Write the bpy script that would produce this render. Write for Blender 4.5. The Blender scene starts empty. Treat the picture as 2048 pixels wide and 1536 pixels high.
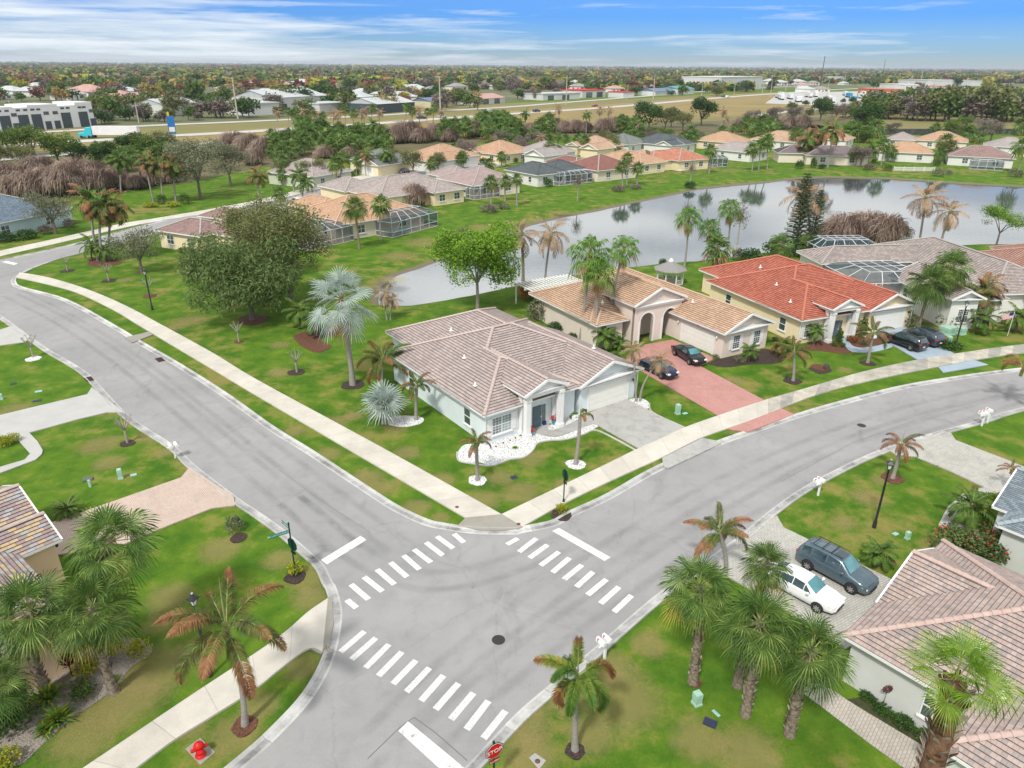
import bpy, math, random
from mathutils import Vector, Matrix, noise
random.seed(11)
R = math.radians
scene = bpy.context.scene
COL = scene.collection
# ---------------------------------------------------------------- camera
CAM_H = 29.0; FPX = 1430.0
PITCH = math.atan(638 / FPX); ROLL = math.atan(16 / 2048)
def g(px, py, z=0.0):
    """point of the world that stands at height z under a pixel of the survey photograph"""
    dx, dy = px - 1024, 768 - py
    c, s = math.cos(ROLL), math.sin(ROLL)
    x = c * dx - s * dy; y = s * dx + c * dy
    Y = FPX * math.cos(PITCH) + y * math.sin(PITCH)
    Z = -FPX * math.sin(PITCH) + y * math.cos(PITCH)
    t = (CAM_H - z) / -Z
    return (x * t, Y * t)
def g3(px, py, z=0.0):
    a = g(px, py, z); return Vector((a[0], a[1], z))
cd = bpy.data.cameras.new('camera'); cam = bpy.data.objects.new('camera', cd); COL.objects.link(cam)
cd.sensor_width = 36; cd.lens = FPX / 2048 * 36; cd.clip_start = 0.5; cd.clip_end = 40000
cam.matrix_world = Matrix.Translation((0, 0, CAM_H)) @ Matrix.Rotation(R(90) - PITCH, 4, 'X') @ Matrix.Rotation(ROLL, 4, 'Z')
scene.camera = cam

# ---------------------------------------------------------------- objects
def link(o, parent=None, kind=None):
    COL.objects.link(o)
    if parent is not None: o.parent = parent
    if kind: o['kind'] = kind
    return o
def tag(o, label=None, cat=None, group=None, kind=None):
    if label: o['label'] = label
    if cat: o['category'] = cat
    if group: o['group'] = group
    if kind: o['kind'] = kind
    return o
def empty(name, loc=(0, 0, 0), rz=0.0, label=None, cat=None, group=None):
    o = bpy.data.objects.new(name, None); o.location = loc; o.rotation_euler = (0, 0, rz)
    o.empty_display_size = 0.3
    COL.objects.link(o); return tag(o, label, cat, group)
def copy_tree(o, parent=None):
    c = o.copy(); COL.objects.link(c)
    if parent is not None: c.parent = parent
    for ch in [x for x in KIDS.get(o.name, [])]: copy_tree(ch, c)
    return c
KIDS = {}
class MB:
    def __init__(s): s.v = []; s.f = []; s.m = []; s.uv = []; s.sm = []
    def face(s, pts, mi=0, uv=None, smooth=False):
        n = len(s.v); s.v.extend([tuple(p) for p in pts]); s.f.append(tuple(range(n, n + len(pts))))
        s.m.append(mi); s.uv.append(uv or [(0, 0)] * len(pts)); s.sm.append(smooth)
    def grid(s, rows, mi=0, smooth=True, closed=False):
        n = len(s.v); w = len(rows[0])
        for r in rows: s.v.extend([tuple(p) for p in r])
        for i in range(len(rows) - 1):
            for j in range(w if closed else w - 1):
                k = (j + 1) % w
                s.f.append((n + i * w + j, n + i * w + k, n + (i + 1) * w + k, n + (i + 1) * w + j))
                s.m.append(mi); s.uv.append([(j, i), (j + 1, i), (j + 1, i + 1), (j, i + 1)]); s.sm.append(smooth)
    def box(s, x0, x1, y0, y1, z0, z1, mi=0, M=None):
        P = [Vector(p) for p in ((x0, y0, z0), (x1, y0, z0), (x1, y1, z0), (x0, y1, z0), (x0, y0, z1), (x1, y0, z1), (x1, y1, z1), (x0, y1, z1))]
        if M is not None: P = [M @ p for p in P]
        n = len(s.v); s.v.extend([tuple(p) for p in P])
        for f in ((3, 2, 1, 0), (4, 5, 6, 7), (0, 1, 5, 4), (1, 2, 6, 5), (2, 3, 7, 6), (3, 0, 4, 7)):
            s.f.append(tuple(n + i for i in f)); s.m.append(mi); s.uv.append([(0, 0), (1, 0), (1, 1), (0, 1)]); s.sm.append(False)
    def tube(s, pts, rad, seg=6, mi=0, cap=True, smooth=True):
        pts = [Vector(p) for p in pts]
        if not hasattr(rad, '__len__'): rad = [rad] * len(pts)
        rows = []; up = Vector((0, 0, 1)); pa = None
        for i, p in enumerate(pts):
            d = (pts[min(i + 1, len(pts) - 1)] - pts[max(i - 1, 0)])
            if d.length < 1e-9: d = Vector((0, 0, 1))
            d.normalize()
            if pa is None:
                a = d.cross(up) if abs(d.z) < 0.95 else d.cross(Vector((0, 1, 0)))
            else:
                a = pa - d * pa.dot(d)
            a.normalize(); pa = a; b = d.cross(a)
            rows.append([p + (a * math.cos(2 * math.pi * k / seg) + b * math.sin(2 * math.pi * k / seg)) * rad[i] for k in range(seg)])
        s.grid(rows, mi, smooth, closed=True)
        if cap:
            s.face(rows[0][::-1], mi); s.face(rows[-1], mi)
    def bar(s, a, b, w, h=None, mi=0):
        a, b = Vector(a), Vector(b); d = b - a; L = d.length
        if L < 1e-6: return
        d.normalize(); up = Vector((0, 0, 1)) if abs(d.z) < 0.98 else Vector((0, 1, 0))
        x = d.cross(up).normalized(); z = x.cross(d)
        M = Matrix((x, d, z)).transposed().to_4x4(); M.translation = a
        h = w if h is None else h
        s.box(-w / 2, w / 2, 0, L, -h / 2, h / 2, mi, M)
    def lathe(s, prof, c=(0, 0, 0), seg=12, mi=0, smooth=True):
        rows = [[(c[0] + r * math.cos(2 * math.pi * k / seg), c[1] + r * math.sin(2 * math.pi * k / seg), c[2] + z) for k in range(seg)] for r, z in prof]
        s.grid(rows, mi, smooth, closed=True)
        if prof[-1][0] > 0.001: s.face(rows[-1], mi)
        if prof[0][0] > 0.001: s.face(rows[0][::-1], mi)
    def prism(s, poly, z0, z1, mi=0):
        n = len(poly); a = sum(poly[i][0] * poly[(i + 1) % n][1] - poly[(i + 1) % n][0] * poly[i][1] for i in range(n))
        if a < 0: poly = poly[::-1]
        s.face([(x, y, z1) for x, y in poly], mi)
        for i in range(n):
            p, q = poly[i], poly[(i + 1) % n]
            s.face([(p[0], p[1], z0), (q[0], q[1], z0), (q[0], q[1], z1), (p[0], p[1], z1)], mi)
    def mesh(s, name, mats):
        me = bpy.data.meshes.new(name); me.from_pydata(s.v, [], s.f)
        for m in (mats if isinstance(mats, (list, tuple)) else [mats]): me.materials.append(m)
        me.polygons.foreach_set('material_index', s.m)
        me.polygons.foreach_set('use_smooth', s.sm)
        uvl = me.uv_layers.new(name='UVMap'); flat = []
        for u in s.uv:
            for a in u: flat.extend((float(a[0]), float(a[1])))
        uvl.data.foreach_set('uv', flat)
        me.update(); return me
    def build(s, name, mats, parent=None, kind=None, loc=None):
        o = bpy.data.objects.new(name, s.mesh(name, mats))
        if loc is not None: o.location = loc
        link(o, parent, kind)
        if parent is not None: KIDS.setdefault(parent.name, []).append(o)
        return o
def obj_from(me, name, loc, rz=0, sc=1.0, parent=None):
    o = bpy.data.objects.new(name, me); o.location = loc; o.rotation_euler = (0, 0, rz)
    o.scale = (sc, sc, sc) if not hasattr(sc, '__len__') else sc
    link(o, parent); return o

# ---------------------------------------------------------------- materials
class NT:
    def __init__(s, name):
        s.m = bpy.data.materials.new(name); s.m.use_nodes = True; s.t = s.m.node_tree; s.t.nodes.clear()
        s.out = s.n('ShaderNodeOutputMaterial'); s.b = s.n('ShaderNodeBsdfPrincipled'); s.l(s.b, 0, s.out, 0)
    def n(s, k, **kw):
        x = s.t.nodes.new(k)
        for a, b in kw.items(): setattr(x, a, b)
        return x
    def l(s, a, i, b, j): s.t.links.new(a.outputs[i], b.inputs[j])
    def noise(s, scale, detail=4, src=None, rough=0.55, dist=0.0, vec=(1, 1, 1)):
        co = s.n('ShaderNodeTexCoord'); mp = s.n('ShaderNodeMapping'); mp.inputs['Scale'].default_value = vec
        s.l(co, src or 'Object', mp, 0)
        x = s.n('ShaderNodeTexNoise'); x.inputs['Scale'].default_value = scale; x.inputs['Detail'].default_value = detail
        x.inputs['Roughness'].default_value = rough; x.inputs['Distortion'].default_value = dist
        s.l(mp, 0, x, 'Vector'); return x
    def ramp(s, src, i, stops, interp='LINEAR'):
        r = s.n('ShaderNodeValToRGB'); e = r.color_ramp.elements; r.color_ramp.interpolation = interp
        while len(e) < len(stops): e.new(0.5)
        for k, (p, c) in enumerate(stops):
            e[k].position = p; e[k].color = (*c, 1) if hasattr(c, '__len__') else (c, c, c, 1)
        if src is not None: s.l(src, i, r, 0)
        return r
    def mix(s, fac, a, b, mode='MIX'):
        x = s.n('ShaderNodeMix', data_type='RGBA', blend_type=mode)
        for k, v in ((0, fac), (6, a), (7, b)):
            if isinstance(v, tuple) and len(v) == 2 and not isinstance(v[0], (int, float)): s.l(v[0], v[1], x, k)
            elif k == 0: x.inputs[0].default_value = v
            else: x.inputs[k].default_value = (*v, 1) if len(v) == 3 else v
        return x
    def bump(s, src, i, strength=0.3, dist=0.02):
        b = s.n('ShaderNodeBump'); b.inputs['Strength'].default_value = strength; b.inputs['Distance'].default_value = dist
        s.l(src, i, b, 'Height'); s.l(b, 0, s.b, 'Normal'); return b
    def fin(s, rough=0.8, metal=0.0, spec=0.3):
        s.b.inputs['Roughness'].default_value = rough; s.b.inputs['Metallic'].default_value = metal
        s.b.inputs['Specular IOR Level'].default_value = spec; return s.m
MATS = {}
def simple(name, c, c2=None, scale=6.0, rough=0.8, metal=0.0, spec=0.3, bump=0.0, src=None, detail=4, rnd=0.0, vec=(1, 1, 1)):
    if name in MATS: return MATS[name]
    t = NT(name); c2 = c2 or tuple(x * 0.8 for x in c)
    nz = t.noise(scale, detail, src, vec=vec)
    mx = t.mix((nz, 'Fac'), c2, c); r = t.ramp(nz, 'Fac', [(0.3, 0.0), (0.7, 1.0)]); t.l(r, 0, mx, 0)
    last = mx
    if rnd:
        oi = t.n('ShaderNodeObjectInfo'); hs = t.n('ShaderNodeHueSaturation')
        mr = t.n('ShaderNodeMapRange'); mr.inputs[3].default_value = 1 - rnd; mr.inputs[4].default_value = 1 + rnd
        t.l(oi, 'Random', mr, 0); t.l(mr, 0, hs, 'Value')
        mh = t.n('ShaderNodeMapRange'); mh.inputs[3].default_value = 0.5 - rnd * 0.05; mh.inputs[4].default_value = 0.5 + rnd * 0.05
        w = t.n('ShaderNodeMath', operation='FRACT'); m2 = t.n('ShaderNodeMath', operation='MULTIPLY'); m2.inputs[1].default_value = 7.31
        t.l(oi, 'Random', m2, 0); t.l(m2, 0, w, 0); t.l(w, 0, mh, 0); t.l(mh, 0, hs, 'Hue')
        t.l(mx, 2, hs, 'Color'); t.l(hs, 0, t.b, 'Base Color')
    else: t.l(mx, 2, t.b, 'Base Color')
    if bump: t.bump(nz, 'Fac', bump, 0.03)
    MATS[name] = t.fin(rough, metal, spec); return MATS[name]
def leafmat(name, cols, rnd=0.15, rough=0.6, trans=0.25, scale=0.9):
    """foliage: colour varies from leaf to leaf (per face island) and from clump to clump"""
    if name in MATS: return MATS[name]
    t = NT(name); ge = t.n('ShaderNodeNewGeometry'); n = len(cols)
    nz = t.noise(scale, 2)
    ad = t.n('ShaderNodeMath', operation='MULTIPLY_ADD'); ad.inputs[1].default_value = 0.5; 
    t.l(ge, 'Random Per Island', ad, 0); 
    m2 = t.n('ShaderNodeMath', operation='MULTIPLY_ADD'); m2.inputs[1].default_value = 1.3; m2.inputs[2].default_value = -0.4
    t.l(nz, 'Fac', m2, 0); t.l(m2, 0, ad, 2)
    r = t.ramp(ad, 0, [(i / max(1, n - 1), c) for i, c in enumerate(cols)])
    oi = t.n('ShaderNodeObjectInfo'); hs = t.n('ShaderNodeHueSaturation')
    mr = t.n('ShaderNodeMapRange'); mr.inputs[3].default_value = 1 - rnd; mr.inputs[4].default_value = 1 + rnd
    t.l(oi, 'Random', mr, 0); t.l(mr, 0, hs, 'Value'); t.l(r, 0, hs, 'Color'); t.l(hs, 0, t.b, 'Base Color')
    t.fin(rough, 0, 0.25)
    if trans:
        tr = t.n('ShaderNodeBsdfTranslucent'); ms = t.n('ShaderNodeMixShader'); ms.inputs[0].default_value = trans
        t.l(hs, 0, tr, 0); t.l(t.b, 0, ms, 1); t.l(tr, 0, ms, 2); t.l(ms, 0, t.out, 0)
    MATS[name] = t.m; return t.m
# ---------------------------------------------------------------- sky, sun
SUN_EL = R(52); SUN_AZ = R(205)       # the sun stands behind the camera, a little to the left, behind thin cloud
w = bpy.data.worlds.new('World'); scene.world = w; w.use_nodes = True
nt = w.node_tree; nt.nodes.clear()
def wn(k, **kw):
    x = nt.nodes.new(k)
    for a, b in kw.items(): setattr(x, a, b)
    return x
wl = nt.links.new
out = wn('ShaderNodeOutputWorld'); bg = wn('ShaderNodeBackground'); bg.inputs[1].default_value = 0.092
wl(bg.outputs[0], out.inputs[0])
sky = wn('ShaderNodeTexSky', sky_type='NISHITA'); sky.sun_disc = False; sky.sun_elevation = SUN_EL; sky.sun_rotation = SUN_AZ
sky.air_density = 1.0; sky.dust_density = 0.6; sky.ozone_density = 2.5
tc = wn('ShaderNodeTexCoord'); sp = wn('ShaderNodeSeparateXYZ'); wl(tc.outputs['Generated'], sp.inputs[0])
def wmath(op, a, b=None, c=None):
    x = wn('ShaderNodeMath', operation=op)
    for i, v in enumerate((a, b, c)):
        if v is None: continue
        if isinstance(v, (int, float)): x.inputs[i].default_value = v
        else: wl(v, x.inputs[i])
    return x.outputs[0]
def wramp(src, stops):
    r = wn('ShaderNodeValToRGB'); e = r.color_ramp.elements
    while len(e) < len(stops): e.new(0.5)
    for k, (p, c) in enumerate(stops):
        e[k].position = p; e[k].color = (*c, 1) if hasattr(c, '__len__') else (c, c, c, 1)
    wl(src, r.inputs[0]); return r.outputs[0]
el = sp.outputs[2]
# clear-sky tint over the low band of the sky that the drone looks into
tint = wramp(wmath('MULTIPLY', el, 4.0), [(0.0, (0.98, 1.16, 1.42)), (0.06, (0.60, 0.92, 1.45)), (0.22, (0.27, 0.66, 1.55)), (1.0, (0.9, 1.0, 1.1))])
mulx = wn('ShaderNodeMix', data_type='RGBA', blend_type='MULTIPLY'); mulx.inputs[0].default_value = 1
wl(sky.outputs[0], mulx.inputs[6]); wl(tint, mulx.inputs[7])
# streaky high cloud, long in azimuth and thin in elevation
mp = wn('ShaderNodeMapping'); mp.inputs['Scale'].default_value = (1.6, 1.6, 26); mp.inputs['Rotation'].default_value = (R(-1.2), R(1.6), 0)
mp.inputs['Location'].default_value = (3.1, 0.4, 0.55)
wl(tc.outputs['Generated'], mp.inputs[0])
n1 = wn('ShaderNodeTexNoise'); n1.inputs['Scale'].default_value = 2.6; n1.inputs['Detail'].default_value = 7; n1.inputs['Roughness'].default_value = 0.62; n1.inputs['Distortion'].default_value = 0.35
wl(mp.outputs[0], n1.inputs['Vector'])
# azimuth bias: more cloud on the left, clearer to the right
bias = wmath('MULTIPLY', sp.outputs[0], -0.2)
low = wramp(wmath('MULTIPLY', el, 10.0), [(0.0, 0.14), (0.10, 0.10), (0.30, 0.06), (0.45, -0.0), (0.60, 0.0), (1.0, 0.0)])
cl = wmath('ADD', wmath('ADD', n1.outputs['Fac'], bias), low)
c1 = wramp(cl, [(0.0, 0.0), (0.50, 0.0), (0.62, 0.45), (0.78, 0.97), (1.0, 1.0)])
# broken cloud deck overhead (what the lake mirrors and what softens the light)
pd = wn('ShaderNodeCombineXYZ'); dz = wmath('MAXIMUM', el, 0.05)
wl(wmath('DIVIDE', sp.outputs[0], dz), pd.inputs[0]); wl(wmath('DIVIDE', sp.outputs[1], dz), pd.inputs[1])
n2 = wn('ShaderNodeTexNoise'); n2.inputs['Scale'].default_value = 0.55; n2.inputs['Detail'].default_value = 6; n2.inputs['Roughness'].default_value = 0.6
wl(pd.outputs[0], n2.inputs['Vector'])
c2 = wramp(n2.outputs['Fac'], [(0.0, 0.8), (0.40, 0.88), (0.52, 1.0), (1.0, 1.0)])
hi = wramp(wmath('MULTIPLY', el, 4.0), [(0.0, 0.0), (0.36, 0.0), (0.56, 1.0), (1.0, 1.0)])
mixc = wn('ShaderNodeMix', data_type='FLOAT'); wl(hi, mixc.inputs[0]); wl(c1, mixc.inputs[2]); wl(c2, mixc.inputs[3])
ccol = wramp(n2.outputs['Fac'], [(0.0, (6.2, 6.6, 7.0)), (0.42, (6.8, 7.2, 7.5)), (0.54, (12.0, 12.2, 12.3)), (1.0, (14, 14, 14))])
lowc = wn('ShaderNodeMix', data_type='RGBA'); wl(hi, lowc.inputs[0]); lowc.inputs[6].default_value = (9.2, 9.9, 10.6, 1); wl(ccol, lowc.inputs[7])
fin = wn('ShaderNodeMix', data_type='RGBA'); wl(mixc.outputs[0], fin.inputs[0]); wl(mulx.outputs[2], fin.inputs[6]); wl(lowc.outputs[2], fin.inputs[7])
wl(fin.outputs[2], bg.inputs[0])
ld = bpy.data.lights.new('sun', 'SUN'); ld.energy = 3.3; ld.angle = R(6); ld.color = (1, 0.965, 0.9)
sun = bpy.data.objects.new('sun', ld); COL.objects.link(sun)
sd = Vector((math.sin(SUN_AZ) * math.cos(SUN_EL), math.cos(SUN_AZ) * math.cos(SUN_EL), math.sin(SUN_EL)))
sun.rotation_euler = sd.to_track_quat('Z', 'Y').to_euler(); sun.location = (0, 0, 80)
vs = scene.view_settings; scene.display_settings.display_device = 'sRGB'
vs.view_transform = 'Standard'; vs.look = 'None'; vs.gamma = 1; vs.use_curve_mapping = False; vs.exposure = 0.07

scene.cycles.max_bounces = 5; scene.cycles.diffuse_bounces = 2; scene.cycles.glossy_bounces = 2; scene.cycles.transmission_bounces = 2; scene.cycles.volume_bounces = 0; scene.cycles.transparent_max_bounces = 10
# ---------------------------------------------------------------- ground sheet with the lake basin
WATER_Z = -0.7
lake_px = [(752, 600), (757, 609), (790, 612), (824, 611), (880, 602), (950, 590), (1030, 572), (1086, 557), (1164, 549), (1249, 536), (1306, 530), (1344, 527), (1414, 520),
           (1480, 512), (1560, 503), (1660, 500), (1760, 497), (1813, 493), (1871, 494), (1921, 491), (1990, 490), (2120, 488), (2500, 520), (2500, 430), (2250, 388), (2048, 374), (1911, 367), (1786, 358), (1661, 355),
           (1600, 357), (1536, 365), (1461, 372), (1399, 378), (1349, 390), (1264, 407), (1199, 422), (1144, 431), (1090, 444), (1040, 458), (1000, 474), (930, 502), (880, 523), (843, 536), (794, 551), (775, 562), (760, 580)]
lake = [g(x, y, WATER_Z) for x, y in lake_px]
def sdist(x, y, poly):
    best = 1e18; ins = False; n = len(poly); j = n - 1
    for i in range(n):
        x1, y1 = poly[j]; x2, y2 = poly[i]
        dx, dy = x2 - x1, y2 - y1; t = max(0, min(1, ((x - x1) * dx + (y - y1) * dy) / (dx * dx + dy * dy + 1e-12)))
        d = (x - x1 - t * dx) ** 2 + (y - y1 - t * dy) ** 2
        if d < best: best = d
        if (y1 > y) != (y2 > y) and x < (x2 - x1) * (y - y1) / (y2 - y1) + x1: ins = not ins
        j = i
    return math.sqrt(best) * (1 if ins else -1)
def gz(x, y):
    if x < -60 or x > 240 or y < 60 or y > 240: return 0.0
    d = sdist(x, y, lake) + 0.5 * noise.noise((x * 0.25, y * 0.25, 0))
    if d < -4: return 0.0
    if d < -1.8: return -0.12 * (d + 4) / 2.2
    if d < 0: return -0.12 + (WATER_Z + 0.12) * (d + 1.8) / 1.8
    return WATER_Z - 0.9 * min(1, d / 3.0)
xs = [-9000, -3000, -1000, -400, -200, -100] + [-60 + 1.5 * i for i in range(201)] + [300, 500, 1000, 3000, 9000]
ys = [-60, 0] + [55 + 1.5 * i for i in range(125)] + [280, 350, 500, 800, 1500, 3000, 6000, 12000, 22000]
m = MB(); m.grid([[(x, y, gz(x, y)) for x in xs] for y in ys], 0, True)

def grass_mat():
    t = NT('lawn'); 
    big = t.noise(0.055, 5, rough=0.6, dist=0.4); mid = t.noise(0.42, 5, rough=0.65); fine = t.noise(7.0, 6, rough=0.85); stripe = t.noise(1.9, 8, rough=0.78, vec=(1, 0.5, 1))
    a = t.mix((mid, 'Fac'), (0.048, 0.122, 0.012), (0.125, 0.205, 0.02)); r0 = t.ramp(mid, 'Fac', [(0.35, 0), (0.68, 1)]); t.l(r0, 0, a, 0)
    # thin and dry turf where the large and the middle noise meet
    ad = t.n('ShaderNodeMath', operation='ADD'); t.l(big, 'Fac', ad, 0); mm = t.n('ShaderNodeMath', operation='MULTIPLY'); mm.inputs[1].default_value = 0.9; t.l(mid, 'Fac', mm, 0); t.l(mm, 0, ad, 1)
    r1 = t.ramp(ad, 0, [(0.0, 0), (1.0, 0), (1.12, 0.75), (1.2, 0.9)]); r1.color_ramp.elements[1].position = 0.485; r1.color_ramp.elements[2].position = 0.575; r1.color_ramp.elements[3].position = 0.66
    hv = t.n('ShaderNodeMath', operation='MULTIPLY'); hv.inputs[1].default_value = 0.5; t.l(ad, 0, hv, 0); t.l(hv, 0, r1, 0)
    b = t.mix((r1, 0), (a, 2), (0.25, 0.195, 0.075))
    c = t.mix((fine, 'Fac'), (0.50, 0.52, 0.48), (1.5, 1.48, 1.45)); d = t.mix(1.0, (b, 2), (c, 2), 'MULTIPLY')
    e = t.mix((stripe, 'Fac'), (0.76, 0.80, 0.72), (1.2, 1.16, 1.15)); f = t.mix(1.0, (d, 2), (e, 2), 'MULTIPLY')
    # bare muddy rim along the water line
    ge = t.n('ShaderNodeNewGeometry'); sx = t.n('ShaderNodeSeparateXYZ'); t.l(ge, 'Position', sx, 0)
    rz = t.n('ShaderNodeMapRange'); rz.inputs[1].default_value = -0.30; rz.inputs[2].default_value = -0.5; t.l(sx, 2, rz, 0)
    h = t.mix((rz, 0), (f, 2), (0.17, 0.145, 0.10)); t.l(h, 2, t.b, 'Base Color')
    t.bump(fine, 'Fac', 0.5, 0.06); return t.fin(0.95, 0, 0.1)
M_grass = grass_mat()
m.build('ground', M_grass, kind='structure')
def water_mat():
    t = NT('lake water'); t.b.inputs['Base Color'].default_value = (0.06, 0.078, 0.082, 1)
    n1 = t.noise(0.9, 3, vec=(1, 2.2, 1)); b = t.bump(n1, 'Fac', 0.10, 0.05)
    n2 = t.noise(0.05, 2); r = t.ramp(n2, 'Fac', [(0.4, 0.015), (0.65, 0.07)]); t.l(r, 0, t.b, 'Roughness')
    t.b.inputs['Specular IOR Level'].default_value = 0.9; t.b.inputs['IOR'].default_value = 3.4; return t.m
M_water = water_mat()
lk = MB(); cx = sum(p[0] for p in lake) / len(lake); cy = sum(p[1] for p in lake) / len(lake)
# the water sheet reaches under the banks, which rise out of it
xa, xb, ya, yb = min(p[0] for p in lake) - 3, 236, min(p[1] for p in lake) - 3, max(p[1] for p in lake) + 3
lk.face([(xa, ya, WATER_Z), (xb, ya, WATER_Z), (xb, yb, WATER_Z), (xa, yb, WATER_Z)])
lk.build('lake', M_water, kind='structure')
# a second, narrow pond behind the far houses
# ---------------------------------------------------------------- paving
def smooth_poly(pts, n=4):
    out = []; P = [Vector((*p, 0)) if len(p) == 2 else Vector(p) for p in pts]
    for i in range(len(P) - 1):
        p0, p1, p2, p3 = P[max(i - 1, 0)], P[i], P[i + 1], P[min(i + 2, len(P) - 1)]
        for k in range(n):
            t = k / n; out.append(0.5 * ((2 * p1) + (p2 - p0) * t + (2 * p0 - 5 * p1 + 4 * p2 - p3) * t * t + (3 * p1 - p0 - 3 * p2 + p3) * t ** 3))
    out.append(P[-1]); return [(p.x, p.y) for p in out]
def asphalt():
    t = NT('asphalt'); a = t.noise(0.12, 5, rough=0.6, vec=(1, 1, 1)); b = t.noise(14, 4, rough=0.8); c = t.noise(0.7, 5, rough=0.7, dist=0.6)
    x = t.mix((a, 'Fac'), (0.268, 0.267, 0.270), (0.325, 0.318, 0.315)); r = t.ramp(a, 'Fac', [(0.35, 0), (0.65, 1)]); t.l(r, 0, x, 0)
    y = t.mix((b, 'Fac'), (0.80, 0.80, 0.80), (1.2, 1.2, 1.2)); z = t.mix(1.0, (x, 2), (y, 2), 'MULTIPLY')
    r2 = t.ramp(c, 'Fac', [(0.3, 0.90), (0.5, 1.0), (0.75, 1.04)]); q = t.mix(1.0, (z, 2), (r2, 0), 'MULTIPLY')
    # faint tyre polish and long seams
    st = t.noise(1.0, 3, vec=(0.9, 0.9, 1), dist=1.5); 
    vo = t.n('ShaderNodeTexVoronoi'); vo.feature = 'DISTANCE_TO_EDGE'; vo.inputs['Scale'].default_value = 0.09
    co = t.n('ShaderNodeTexCoord'); mx = t.n('ShaderNodeVectorMath', operation='ADD'); t.l(co, 'Object', mx, 0); t.l(c, 'Color', mx, 1); t.l(mx, 0, vo, 'Vector')
    r3 = t.ramp(vo, 0, [(0.0, 0.5), (0.005, 1.0)]); q2 = t.mix(0.22, (q, 2), (r3, 0), 'MULTIPLY')
    ln = t.noise(0.35, 6, rough=0.75, dist=1.2, vec=(1, 0.5, 1)); r4 = t.ramp(ln, 'Fac', [(0.28, 0.80), (0.42, 1.0), (0.6, 1.0), (0.74, 1.09)]); q2 = t.mix(1.0, (q2, 2), (r4, 0), 'MULTIPLY')
    sp2 = t.noise(1.6, 3, rough=0.5); r5 = t.ramp(sp2, 'Fac', [(0.22, 0.72), (0.30, 1.0)]); q2 = t.mix(0.8, (q2, 2), (r5, 0), 'MULTIPLY')
    t.l(q2, 2, t.b, 'Base Color'); t.bump(b, 'Fac', 0.25, 0.01); return t.fin(0.9, 0, 0.2)
M_asph = asphalt()
def concrete(name, c1, c2, joint=2.4, stain=0.5):
    t = NT(name); uv = t.n('ShaderNodeUVMap'); sp_ = t.n('ShaderNodeSeparateXYZ'); t.l(uv, 0, sp_, 0)
    dv = t.n('ShaderNodeMath', operation='DIVIDE'); dv.inputs[1].default_value = joint; t.l(sp_, 0, dv, 0)
    fr = t.n('ShaderNodeMath', operation='FRACT'); t.l(dv, 0, fr, 0); fl = t.n('ShaderNodeMath', operation='FLOOR'); t.l(dv, 0, fl, 0)
    wn_ = t.n('ShaderNodeTexWhiteNoise', noise_dimensions='1D'); t.l(fl, 0, wn_, 'W')
    base = t.mix((wn_, 0), c1, c2)
    st = t.noise(0.5, 6, rough=0.7); r = t.ramp(st, 'Fac', [(0.35, 1 - stain * 0.35), (0.6, 1.03)]); b = t.mix(1.0, (base, 2), (r, 0), 'MULTIPLY')
    j = t.ramp(fr, 0, [(0.0, 0.55), (0.02, 1.0)]); c = t.mix(1.0, (b, 2), (j, 0), 'MULTIPLY')
    f = t.noise(20, 3); r2 = t.ramp(f, 'Fac', [(0.3, 0.93), (0.7, 1.05)]); d = t.mix(1.0, (c, 2), (r2, 0), 'MULTIPLY')
    t.l(d, 2, t.b, 'Base Color'); t.bump(f, 'Fac', 0.15, 0.01); return t.fin(0.9, 0, 0.2)
M_walk = concrete('sidewalk concrete', (0.53, 0.495, 0.435), (0.59, 0.555, 0.49), 2.4, 0.35)
M_walk_old = concrete('weathered concrete', (0.36, 0.345, 0.31), (0.55, 0.51, 0.43), 1.8, 1.0)
M_gut = concrete('gutter concrete', (0.45, 0.445, 0.43), (0.56, 0.555, 0.53), 3.0, 0.9)
def pavers(name, cols, ang=0.0, w=0.22, h=0.11, dark=0.6, stain=0.6):
    t = NT(name); co = t.n('ShaderNodeTexCoord'); mp = t.n('ShaderNodeMapping'); mp.inputs['Rotation'].default_value = (0, 0, ang); t.l(co, 'Object', mp, 0)
    br = t.n('ShaderNodeTexBrick'); br.inputs['Scale'].default_value = 1; br.inputs['Brick Width'].default_value = w; br.inputs['Row Height'].default_value = h
    br.inputs['Mortar Size'].default_value = 0.012; br.inputs['Color1'].default_value = (*cols[0], 1); br.inputs['Color2'].default_value = (*cols[1], 1)
    br.inputs['Mortar'].default_value = (*[c * dark for c in cols[0]], 1); t.l(mp, 0, br, 'Vector')
    st = t.noise(0.6, 6, rough=0.75, dist=0.5); r = t.ramp(st, 'Fac', [(0.30, 1 - stain * 0.45), (0.5, 1.0), (0.7, 1.08)]); x = t.mix(1.0, (br, 0), (r, 0), 'MULTIPLY')
    t.l(x, 2, t.b, 'Base Color'); t.bump(br, 1, -0.3, 0.01); return t.fin(0.9, 0, 0.2)
def sheet(name, px, z, mat, smoothn=0, kind='structure', thick=None, zl=0.0, uvrot=None):
    P = [g(*p) for p in px]
    if smoothn: P = smooth_poly(P + [P[0]], smoothn)[:-1]
    b = MB()
    if thick: b.prism(P, z - thick, z)
    else:
        a = sum(P[i][0] * P[(i + 1) % len(P)][1] - P[(i + 1) % len(P)][0] * P[i][1] for i in range(len(P)))
        if a < 0: P = P[::-1]
        b.face([(x, y, z) for x, y in P], uv=[(x, y) for x, y in P])
    return b.build(name, mat, kind=kind)
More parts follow.
